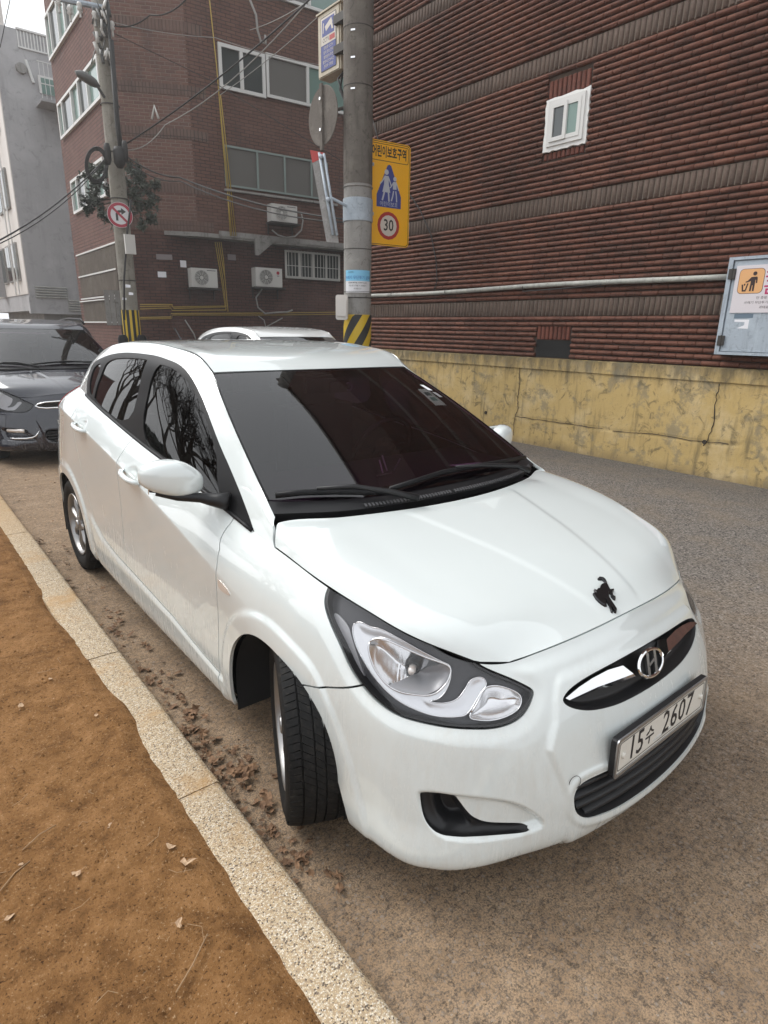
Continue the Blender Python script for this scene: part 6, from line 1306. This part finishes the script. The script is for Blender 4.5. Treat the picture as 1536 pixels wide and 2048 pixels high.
for u, v in ((160, 22), (140, 30), (118, 12), (225, 60), (190, 40)):
    m = MB(); c = AP(u, v, 12.5); m.lathe([(.0, .14), (.03, .13), (.05, .09), (.03, .06), (.05, .02), (.02, 0), (.02, -.1)], 10, Matrix.Translation(c)); m.build('insulator', ACW, up_, smooth=True, local=False)
rs = random.Random(9); m = MB()
for k in range(34):
    u, v = 198+rs.uniform(-14, 22), rs.uniform(-5, 105); p = np.array(AP(u, v, 12.5)); m.tube([tuple(p), tuple(p+np.array([rs.uniform(-.10, .10), rs.uniform(-.1, .1), rs.uniform(-.25, .02)]))], rs.uniform(.008, .03), 5)
tag(m.build('cable_clutter', ACD, up_, smooth=True, local=False), kind='stuff')
m = MB()
for k in range(12):
    u, v = 198+rs.uniform(-14, 22), rs.uniform(0, 105); p = np.array(AP(u, v, 12.4)); m.tube([tuple(p), tuple(p+np.array([rs.uniform(-.06, .06), 0, rs.uniform(-.2, -.08)]))], rs.uniform(.015, .03), 5)
tag(m.build('cable_sleeves', ACW, up_, smooth=True, local=False), kind='stuff')
m = MB()
for q in range(3): m.tube([AP(193+(24+q*3)*math.cos(a)*.75, 330+(30+q*3)*math.sin(a), 12.2) for a in np.linspace(0, 2*math.pi, 30)], .014, 5)
m.build('cable_coil', CABLE, up_, smooth=True, local=False)
for u, v, r in ((238, 312, .10), (215, 305, .06), (250, 300, .05)): m = MB(); m.lathe([(.0, .16), (r*.7, .15), (r, .08), (r, -.12), (r*.5, -.2), (0, -.2)], 12, Matrix.Translation(AP(u, v, 12.2))); m.build('cable_joint', CABLE, up_, smooth=True, local=False)
m = MB(); m.tube([AP(209, 195), AP(190, 165), AP(183, 158)], .025, 6); m.build('lamp_arm', STEEL, up_, local=False)
m = MB(); p = np.array(AP(175, 158, 12.2)); TT = Matrix.Translation(tuple(p)) @ Matrix.Rotation(-.35, 4, 'Y') @ Matrix.Diagonal((1.6, .7, .55, 1)); m.lathe([(0, .15), (.09, .12), (.14, 0), (.10, -.10), (0, -.12)], 14, TT); m.build('lamp_head', ACD, up_, smooth=True, local=False)
m = MB(); m.box((-.05, 0, -.35), (.14, .06, 0), Matrix.Translation(AP(262, 470, 12.3))); m.build('meter_box', ACW, up_, local=False)
for u in (243, 281): m = MB(); m.lathe([(0, 1.35), (.07, 1.34), (.10, 1.27), (.10, .1), (0, .1)], 16, Matrix.Translation((*AP(u, 650, 12.5)[:2], 0)) ); m.build('guard_post', SATIN, up_, smooth='auto', local=False)
for u, v, s_ in ((256, 575, .05), (262, 590, .045), (249, 600, .04)): p = np.array(AP(u, v, 12.42)); mk('poster_scrap', [tuple(p+R2*s_*-1), tuple(p+R2*s_), tuple(p+R2*s_+U2*s_), tuple(p-R2*s_+U2*s_*1.3)], [(0, 1, 2, 3)], PAPER, up_, local=False)
# no right turn sign
c0 = np.array(AP(240, 430, 12.55)); nt_ = thing('no_right_turn_sign', 'round no right turn sign with red rim on the far utility pole', 'sign', tuple(c0)); vd2 = CP-c0; vd2 /= np.linalg.norm(vd2)
T = frame(c0, np.cross((0, 0, 1), vd2), (0, 0, 1)); R_ = 23.5*((c0-CP)@fw)/1216; RDS = pmat('road_sign_red', (.36, .02, .045), .4); SW2 = pmat('road_sign_white', (.62, .62, .63), .4)
m = MB(); m.lathe([(0, 0), (R_, 0), (R_, -.02), (0, -.02)], 40, T); dsc = m.build('disc', SW2, nt_, smooth='auto', local=False)
m = MB(); m.lathe([(R_*.74, .002), (R_*.97, .002)], 40, T); m.build('rim', RDS, dsc); r = R_
m = MB(); m.prism([(-.34*r, -.45*r), (-.16*r, -.45*r), (-.16*r, .0), (-.08*r, .16*r), (.12*r, .20*r), (.12*r, .02*r), (.50*r, .28*r), (.12*r, .56*r), (.12*r, .38*r), (-.14*r, .36*r), (-.34*r, .1*r)], .002, T, .001); m.build('arrow', SBK, dsc)
m = MB(); w = .055*r; m.prism([(-.56*r-w, .54*r-w), (-.54*r+w, .56*r+w), (.56*r+w, -.54*r+w), (.54*r-w, -.56*r-w)], .002, T, .004); m.build('slash', RDS, dsc)
# ================================================================ overhead cables (one thing each)
def cable(lbl, pts, r, mt=CABLE, sag=0):
    P = [np.array(at(*p_)) for p_ in pts]; Q = []
    for i in range(len(P)-1):
        n = 10
        for k in range(n): t_ = k/n; Q.append(P[i]*(1-t_)+P[i+1]*t_-np.array([0, 0, sag*4*t_*(1-t_)]))
    Q.append(P[-1]); t = thing('overhead_cable', lbl, 'cable', tuple(Q[0]), 0, 'overhead cables'); MB().tube([tuple(v) for v in Q], r, 6).build('cable_run', mt, t, smooth=True, local=False)
cable('thick cable rising from the far pole to the upper right', [(232, 300, 11.8), (640, -20, 9.5)], .013, CABLE, .12)
cable('thin cable sagging just under the thick rising one', [(236, 296, 11.8), (330, 250, 12), (610, 10, 10)], .010, CABLEG, .18)
cable('thick dark cable bundle descending right from the far pole', [(245, 306, 11.7), (360, 355, 11.3), (700, 440, 9)], .013, CABLE, .10)
cable('thin cable beneath the descending bundle', [(243, 310, 11.7), (360, 362, 11.3), (700, 446, 9)], .010, CABLE, .14)
cable('heavy cable dropping left from the far pole past the pale block', [(210, 318, 11.7), (0, 480, 9)], .012, CABLE, .10)
cable('second cable dropping left beside the heavy one', [(208, 322, 11.7), (0, 487, 9)], .008, CABLE, .14)
cable('slim cable crossing above the corner window', [(215, 42, 11.2), (430, 75, 13), (640, 130, 13.6)], .008, CABLEG, .05)
cable('dark cable curving up from the far pole to the top edge', [(218, 48, 11.2), (300, 30, 11), (380, -10, 10.5)], .012, CABLE, .10)
cable('thin cable crossing the chamfered wall diagonally', [(218, 62, 11.2), (420, 160, 13), (680, 320, 13)], .007, CABLE, .0)
cable('white tipped drop cable hooked to the block', [(512, 0, 13.5), (620, 0, 10), (660, -20, 9)], .007, CABLE, .0)
cable('lone cable against the sky at the top left', [(20, 0, 12), (0, 95, 12)], .008, CABLE, 0)
for k, (u0, v0, u1, v1) in enumerate([(500, 60, 620, 0), (440, 190, 640, 30)]): cable(['pale service cable near the top of the corner building', 'second pale service cable slanting to the corner window'][k], [(u0, v0, 13.5), (u1, v1, 11)], .007, CABLEG, .05)
t = thing('cable_clamp', 'white A shaped clamp hanging where the thick cable crosses the chamfered corner', 'clamp', tuple(at(308, 224, 11.2))); P_ = [at(304, 238, 11.2), at(309, 213, 11.2), at(317, 237, 11.2)]
MB().tube([tuple(p_) for p_ in P_], [.022, .035, .022], 8).build('clamp_legs', ACW, t, smooth=True, local=False)
# low white ledge and step beside the far pole
lw = thing('low_wall', 'low pale concrete wall at the foot of the corner building', 'wall', tuple(at(330, 690, 14))); a = at(340, 690, 14.2); m = MB(); m.box((-1.4, -.15, 0), (.9, .15, 1.16), Matrix.Translation((a[0]+.2, a[1], 0))); m.build('wall_block', CONC, lw, local=False)
dr_ = thing('folding_door', 'pale weathered folding shutter leaning behind the far utility pole', 'shutter', tuple(at(235, 620, 13.4))); T = frame(at(232, 615, 13.6), (-.95, .3, 0), (0, 0, 1))
for k in range(4): MB().box((-.22+.11*k, -.38, 0), (-.22+.11*k+.10, .36, .02+.02*(k % 2)), T).build('shutter_slat', CONC, dr_, local=False)
# ================================================================ vegetation
LEAFM = pmat('evergreen_leaf', (.035, .05, .032), .7); 
_n = LEAFM; c = ramp(_n, noise(_n, geo(_n), 3, 4), [(.35, (.03, .04, .03)), (.6, (.075, .09, .065)), (.8, (.16, .17, .14))]); L(_n, c, bsdf(_n).inputs['Base Color'])
BARK = stained('bark', (.10, .08, .065), (.05, .04, .033), (.15, .125, .10), 4)
ev = thing('evergreen_tree', 'dusty dark evergreen tree behind the far utility pole', 'tree', (*at(250, 640, 14.0)[:2], 0))
bx0 = np.array([*at(250, 640, 14.0)[:2], 0]); m = MB(); m.tube([tuple(bx0), tuple(bx0+[0, 0, 3]), tuple(np.array(at(240, 340, 13.8)))], [.12, .09, .04], 8); m.build('trunk', BARK, ev, smooth=True, local=False)
rs = np.random.RandomState(4); V = [];F = []
blobs = [(182, 348, .26, 13.2), (200, 372, .30, 13.1), (188, 398, .24, 13.2), (275, 352, .26, 13.6), (290, 378, .26, 13.6), (262, 380, .30, 13.5), (282, 410, .28, 13.6), (258, 420, .22, 13.5), (305, 405, .16, 13.6), (215, 340, .22, 13.2), (172, 418, .15, 13.2), (232, 442, .18, 13.3), (303, 440, .15, 13.6), (312, 372, .13, 13.6), (262, 335, .18, 13.6), (205, 425, .16, 13.1), (285, 450, .14, 13.6)]
br = MB()
for u, v, r, d in blobs:
    c0 = np.array(at(u, v, d)); br.tube([tuple(np.array(at(240, 400, 13.4))), tuple(c0)], [.022, .006], 5)
    for j in range(int(16*r/.25)):
        e_ = rs.randn(3); e_ = e_/np.linalg.norm(e_)*r*(.5+.8*rs.rand()); br.tube([tuple(c0), tuple(c0+e_)], [.006, .002], 4)
        for k in range(22):
            q = c0+e_*(.35+.65*rs.rand())+rs.randn(3)*.028; a = rs.randn(3)*.020; b = rs.randn(3)*.020; i = len(V); V += [q-a, q+b, q+a, q-b]; F.append((i, i+1, i+2, i+3))
cr = mk('crown', V, F, LEAFM, ev, local=False); tag(cr, kind='stuff'); br.build('branches', BARK, ev, smooth=True, local=False)
# bare winter trees of the park on the near side (seen mirrored in the car's windows)
def bare_tree(x, y, h, seed, lbl):
    rs = random.Random(seed); t = thing('bare_tree', lbl, 'tree', (x, y, 0), 0, 'bare trees in the park'); m = MB(); tw = MB()
    def grow(p, d, l, r, lev):
        q = p+d*l*.5+Vector((rs.uniform(-.05, .05), rs.uniform(-.05, .05), 0))*l; e = p+d*l; tgt = m if lev < 2 else tw
        tgt.tube([tuple(p), tuple(q), tuple(e)], [r, r*.85, r*.68], 7 if lev < 2 else 4, cap=False)
        if lev >= 6: return
        for k in range(3 if lev < 5 else 2):
            ax = Vector((rs.uniform(-1, 1), rs.uniform(-1, 1), rs.uniform(-.2, .6))).normalized(); nd = (d+ax*rs.uniform(.45, .8)).normalized(); nd.z = nd.z*.85+.12; grow(e if k else p+d*l*.8, nd.normalized(), l*rs.uniform(.62, .82), r*.62, lev+1)
    grow(Vector((x, y, 0)), Vector((.06, 0, 1)), h*.26, h*.016, 0); tk = m.build('trunk', BARK, t, smooth=True, local=False); tag(tw.build('twigs', BARK, t, local=False), kind='stuff')
for k, (x, y, h, sd_k, lb) in enumerate(((4.6, -8.0, 6.5, 1, 'nearest to the dark crossover'), (4.4, -11.5, 7, 2, 'second along the kerb'), (6.2, -10.0, 7, 3, 'in the second row behind the crossover'), (4.9, -15.5, 8, 5, 'third along the kerb'), (8.0, -14, 9, 6, 'deepest in the park'), (6.6, -6.2, 8, 7, 'closest to the open soil'), (5.6, -20, 9, 8, 'farthest down the kerb'), (6.9, -17.5, 9, 9, 'between the hedge and the third kerb tree'), (8.6, -9.0, 8, 10, 'beside the hedge'), (9.2, -19, 10, 11, 'at the far hedge corner'), (7.4, -24, 10, 12, 'behind the farthest kerb tree'))): bare_tree(x, y, h, sd_k, 'bare winter tree in the park '+lb)
hd = thing('park_hedge', 'long dark evergreen hedge at the far side of the park soil', 'hedge', (11, -5, 0)); V = []; F = []; rs = np.random.RandomState(6)
for k in range(9000):
    q = np.array([11+rs.rand()*1.2, rs.uniform(-30, 10), rs.rand()**.8*1.9]); a = rs.randn(3)*.09; b = rs.randn(3)*.09; i = len(V); V += [q-a, q+b, q+a, q-b]; F.append((i, i+1, i+2, i+3))
tag(mk('foliage', V, F, LEAFM, hd, local=False), kind='stuff'); MB().box((11.3, -30, 0), (11.9, 10, 1.5)).build('hedge_core', BARK, hd, local=False)
# ================================================================ other cars
r1, *_ = build_car('parked_car', 'white car behind the hatchback, only its roof and windscreen showing', 'cars parked along the alley', (-2.575, -4.44, 0), (1.0, 1.0, 1.055), WHITE2, False, .35)
# dark crossover further along the kerb
HLs, GRs, LGs, FOs = HLp, GRp, LGp, FOGp
GRp = [(-2.3,.53),(-2.1,.502),(-1.7,.487),(0,.485),(1.7,.487),(2.1,.502),(2.3,.53),(2.1,.555),(1.7,.57),(0,.575),(-1.7,.57),(-2.1,.555)]
FOGp = [(4.9,.262),(4.3,.268),(3.4,.262),(3.1,.245),(3.0,.225),(3.5,.215),(4.3,.212),(4.85,.222),(5.05,.24)]
suv, WS2, CS2, HS2 = build_car('parked_car', 'glossy dark navy crossover parked behind the white hatchback at the kerb', 'cars parked along the alley', (0, 0, 0), (1.0, 1.0, 1.0), NAVY, False, .6)
m = MB(); pts = WS2.at(np.array(GRp+[GRp[0]])); nn = WS2.at(np.array(GRp+[GRp[0]]), WS2.N); m.tube([tuple(p_+n_*.002) for p_, n_ in zip(pts, nn)], .0085, 6); m.build('grille_surround', CHROME, suv, smooth=True)
m = MB()
for i in range(-8, 9):
    for j in range(6):
        s_ = i*.25+(j % 2)*.12; t_ = .497+j*.0135
        if abs(s_) < 2.1-abs(j-2.5)*.10: p_ = WS2.at(np.array([(abs(s_), t_)]))[0]*[1 if s_ >= 0 else -1, 1, 1]; m.box(tuple(p_+[-.012, -.026, -.006]), tuple(p_+[.012, -.014, .006]))
tag(m.build('grille_mesh', STEEL, suv), kind='stuff')
for sg_ in (1, -1):
    st = np.array([(4.9, .165), (4.2, .158), (3.3, .158), (2.9, .165), (2.6, .185), (2.35, .235)]); P = WS2.at(st)*[sg_, 1, 1]+[0, .008, 0]; MB().tube([tuple(p_) for p_ in P], [.006, .010, .011, .011, .009, .004], 6).build('chrome_blade', CHROME, suv, smooth=True)
    st = np.array([(4.75, .24), (4.2, .24), (3.5, .238), (3.3, .235)]); P = WS2.at(st)*[sg_, 1, 1]+[0, -.002, 0]; MB().tube([tuple(p_) for p_ in P], .020, 8).build('fog_lamp', AMBER, suv, smooth=True)
MB().box((-.26, .875, .365), (.26, .885, .475)).build('number_plate', PLATE, suv)
for sg_ in (1, -1): MB().tube([(sg_*.57, -1.05, 1.42), (sg_*.575, -1.2, 1.475), (sg_*.57, -1.9, 1.485), (sg_*.56, -2.45, 1.45), (sg_*.55, -2.6, 1.40)], .014, 8).build('roof_rail', SATIN, suv, smooth=True)
for o in suv.children_recursive:
    if o.type == 'MESH' and not o.get('_s'): o.data.transform(Matrix.Diagonal((1.055, 1.03, 1.085, 1))); o['_s'] = 1
suv.location = (-.08, -6.85, 0)
for o in suv.children_recursive:
    if '_s' in o: del o['_s']
def copy_tree(o, parent=None):
    c_ = o.copy(); COL.objects.link(c_); c_.parent = parent
    for ch in o.children: copy_tree(ch, c_)
    return c_
s2 = copy_tree(suv); s2.location = (-.30, -12.2, 0); s2['label'] = 'second dark crossover behind the navy one, only its roof showing'
# ================================================================ leaves, twigs, litter
LEAFD = pmat('dry_leaf', (.40, .26, .14), .8); LEAFB = pmat('brown_leaf', (.20, .105, .05), .85); TWIG = pmat('dry_twig', (.30, .19, .10), .85)
_c = ramp(LEAFD, noise(LEAFD, objc(LEAFD), 60, 4), [(.35, (.30, .18, .10)), (.65, (.50, .35, .22))]); L(LEAFD, _c, bsdf(LEAFD).inputs['Base Color'])
_c = ramp(LEAFB, noise(LEAFB, objc(LEAFB), 40, 4), [(.35, (.12, .065, .035)), (.65, (.26, .15, .08))]); L(LEAFB, _c, bsdf(LEAFB).inputs['Base Color'])
def soil_z(x, y):
    return .088+.012
def leaf_mesh(kind, rs):
    if kind == 'fan': out = [(0, 0), (.5, .45), (.85, .9), (.5, 1.05), (.1, .85), (-.1, .9), (-.5, 1.05), (-.85, .85), (-.45, .4)]
    elif kind == 'lobed': out = [(0, -.2), (.25, .2), (.75, .15), (.5, .45), (.95, .8), (.4, .75), (.15, 1.25), (-.15, .8), (-.6, .95), (-.4, .5), (-.9, .3), (-.3, .15)]
    else: out = [(0, 0), (.3, .3), (.42, .7), (.2, 1.1), (0, 1.3), (-.25, 1.05), (-.38, .6), (-.25, .25)]
    V = [(0, .55, .10)]+[(x_+rs.uniform(-.06, .06), y_+rs.uniform(-.06, .06), rs.uniform(-.05, .32)) for x_, y_ in out]; n = len(out)
    F = [(0, 1+i, 1+(i+1) % n) for i in range(n)]
    k = len(V); V += [(.0, 0, .03), (.03, 0, .03), (.02, -.7, .08), (-.01, -.7, .08)]; F.append((k, k+1, k+2, k+3)); return V, F
rs = random.Random(21)
def place_leaf(u, v, s_, kind, mt, z, lbl, grp, rot=None):
    p = hit(u, v, (0, 0, z), (0, 0, 1)); V, F = leaf_mesh(kind, rs); o = mk('leaf', [(a*s_, b*s_, c_*s_) for a, b, c_ in V], F, mt); o.location = (p[0], p[1], z); o.rotation_euler = (rs.uniform(-.2, .2), rs.uniform(-.2, .2), rs.uniform(0, 6.28) if rot is None else rot); tag(o, lbl, 'leaf', grp)
place_leaf(372, 1735, .028, 'fan', LEAFD, .112, 'largest pale leaf on the soil, wedge shaped, near the kerb', 'leaves on the soil', 2.5)
for u, v, s_, lb in ((338, 1700, .018, 'curled pale leaf just left of the large wedge shaped one'), (350, 1846, .016, 'small upright pale leaf below the large wedge shaped one'), (163, 1740, .020, 'flat narrow leaf left of the large wedge shaped one'), (224, 1646, .018, 'pale notched leaf on open soil above the others'), (8, 1842, .020, 'round pale leaf at the left edge of the photo'), (55, 1728, .018, 'leaf on a long stalk at the lower left'), (105, 1359, .016, 'small white leaf beside the kerb bulge of soil'), (193, 1428, .016, 'small square leaf below the soil bulge'), (40, 1417, .024, 'ragged leaf cluster at the left on the soil')):
    place_leaf(u, v, s_, rs.choice(['fan', 'oval']), LEAFD, .108, lb, 'leaves on the soil')
# fine litter on the soil and leaf drift in the gutter: uncountable
def litter(nm, n, area, z, smin, smax, mt, lbl, kinds=('oval', 'lobed', 'fan'), dens=None):
    VV, FF = [], []
    for _ in range(n):
        x, y = area(rs); V, F = leaf_mesh(rs.choice(kinds), rs); s_ = rs.uniform(smin, smax); M_ = Matrix.Translation((x, y, z(x, y)+s_*.15)) @ Matrix.Rotation(rs.uniform(0, 6.28), 4, 'Z') @ Matrix.Rotation(rs.uniform(-.6, .6), 4, 'X') @ Matrix.Scale(s_, 4); k = len(VV)
        VV += [tuple(M_ @ Vector(v)) for v in V]; FF += [tuple(i+k for i in f) for f in F]
    o = mk(nm, VV, FF, mt); tag(o, lbl, 'leaf litter', None, 'stuff')
def gut(r):
    c_ = r.choice([(-.62, .30), (-.62, .30), (-.28, .16), (-.28, .16), (-.05, .16), (-1.2, .5), (-2.2, .8), (.25, .12)]); return r.gauss(.91, .040), r.gauss(c_[0], c_[1])
litter('leaf_drift', 210, gut, lambda x, y: .002+rs.uniform(0, .010), .010, .036, LEAFB, 'brown crumbled leaves drifted along the kerb beside the hatchback', ('lobed', 'oval'))
litter('soil_litter', 420, lambda r: (r.uniform(1.17, 3.2), r.uniform(-3.5, 1.35)), lambda x, y: .098, .003, .010, LEAFD, 'tiny dry leaf crumbs over the brown soil', ('oval', 'fan'))
litter('road_litter', 260, lambda r: (r.uniform(-5.3, .9), r.uniform(-3.2, 1.7)), lambda x, y: .003, .003, .009, LEAFD, 'tiny pale crumbs scattered over the road', ('oval',))
litter('far_litter', 120, lambda r: (r.uniform(.1, .95), r.uniform(-6, -2.8)), lambda x, y: .004, .008, .022, LEAFD, 'dry leaves on the dusty road behind the hatchback', ('oval', 'fan'))
m = MB()
for k in range(60):
    x, y = rs.uniform(1.2, 2.8), rs.uniform(-1.4, 1.2); a = rs.uniform(0, 6.28); l = rs.uniform(.02, .07); z = .108; m.tube([(x, y, z), (x+l*.5*math.cos(a), y+l*.5*math.sin(a), z+.006), (x+l*math.cos(a+.5), y+l*math.sin(a+.5), z)], .0007+.0006*rs.random(), 4)
tag(m.build('fine_twigs', TWIG), 'fine straw and twigs scattered over the soil', 'twigs', None, 'stuff')
for l, lb in ([[(95, 2045-95), (100, 1900), (150, 1845)], 'x'],): pass
for pts, lb in (([(352, 1985), (385, 1930), (415, 1868)], 'long straight twig on the soil at the bottom centre left'), ([(0, 1782), (30, 1745), (60, 1722)], 'thin twig at the left edge running to the stalked leaf'), ([(45, 1700), (80, 1668), (112, 1650)], 'slender twig above the stalked leaf')):
    P = [tuple(hit(u, v, (0, 0, .112), (0, 0, 1))) for u, v in pts]; o = MB().tube(P, .0018, 5).build('twig', TWIG, smooth=True); tag(o, lb, 'twig', 'twigs on the soil')

# clods and grit on the soil, grit on the road
def clods(nm, n, area, smin, smax, mt, lbl):
    rs_ = np.random.RandomState(31); VV = []; FF = []
    oc = np.array([(1,0,0),(0,1,0),(-1,0,0),(0,-1,0),(0,0,.7),(0,0,-.5)], float); of = [(0,1,4),(1,2,4),(2,3,4),(3,0,4),(1,0,5),(2,1,5),(3,2,5),(0,3,5)]
    for _ in range(n):
        x, y, z = area(rs_); s_ = smin+(smax-smin)*rs_.rand()**3; v = oc*s_*(1+rs_.randn(6, 1)*.25)+rs_.randn(6, 3)*s_*.15+[x, y, z]; k = len(VV); VV += list(v); FF += [tuple(i+k for i in f) for f in of]
    tag(mk(nm, VV, FF, mt), lbl, 'grit', None, 'stuff')
def soil_at(x, y):
    j = min(max(np.searchsorted(xs_soil, x)-1, 0), len(xs_soil)-2); i = min(max(np.searchsorted(ys_soil, y)-1, 0), len(ys_soil)-2); return Z_soil[i, j]
clods('soil_clods', 5200, lambda r: (lambda x, y: (x, y, soil_at(x, y)))(1.16+r.rand()**1.5*1.9, r.uniform(-3.5, 1.35)), .0012, .008, SOIL, 'small clods and grit over the brown soil')
clods('road_grit', 4200, lambda r: (lambda x, y: (x, y, .001))(.97-abs(r.randn())*.35 if r.rand() < .45 else r.uniform(-4.5, .9), r.uniform(-3.5, 1.6)), .0008, .0055, ROAD, 'sandy grit scattered over the road')
# haze volume added to stand in for lens glare over the far buildings
hz3 = MB().box((-60, -85, -1), (60, 30, 13.5)).build('glare_haze', None); hz3.data.materials.clear(); HZ = bpy.data.materials.new('glare_haze_volume'); HZ.use_nodes = True; HZ.node_tree.nodes.clear()
_o = N(HZ, 'ShaderNodeOutputMaterial'); _v = N(HZ, 'ShaderNodeVolumePrincipled'); _v.inputs['Color'].default_value = (.95, .94, .93, 1); _v.inputs['Density'].default_value = .0028; _v.inputs['Anisotropy'].default_value = .2; L(HZ, _v.outputs[0], _o.inputs['Volume']); hz3.data.materials.append(HZ); tag(hz3, kind='stuff')
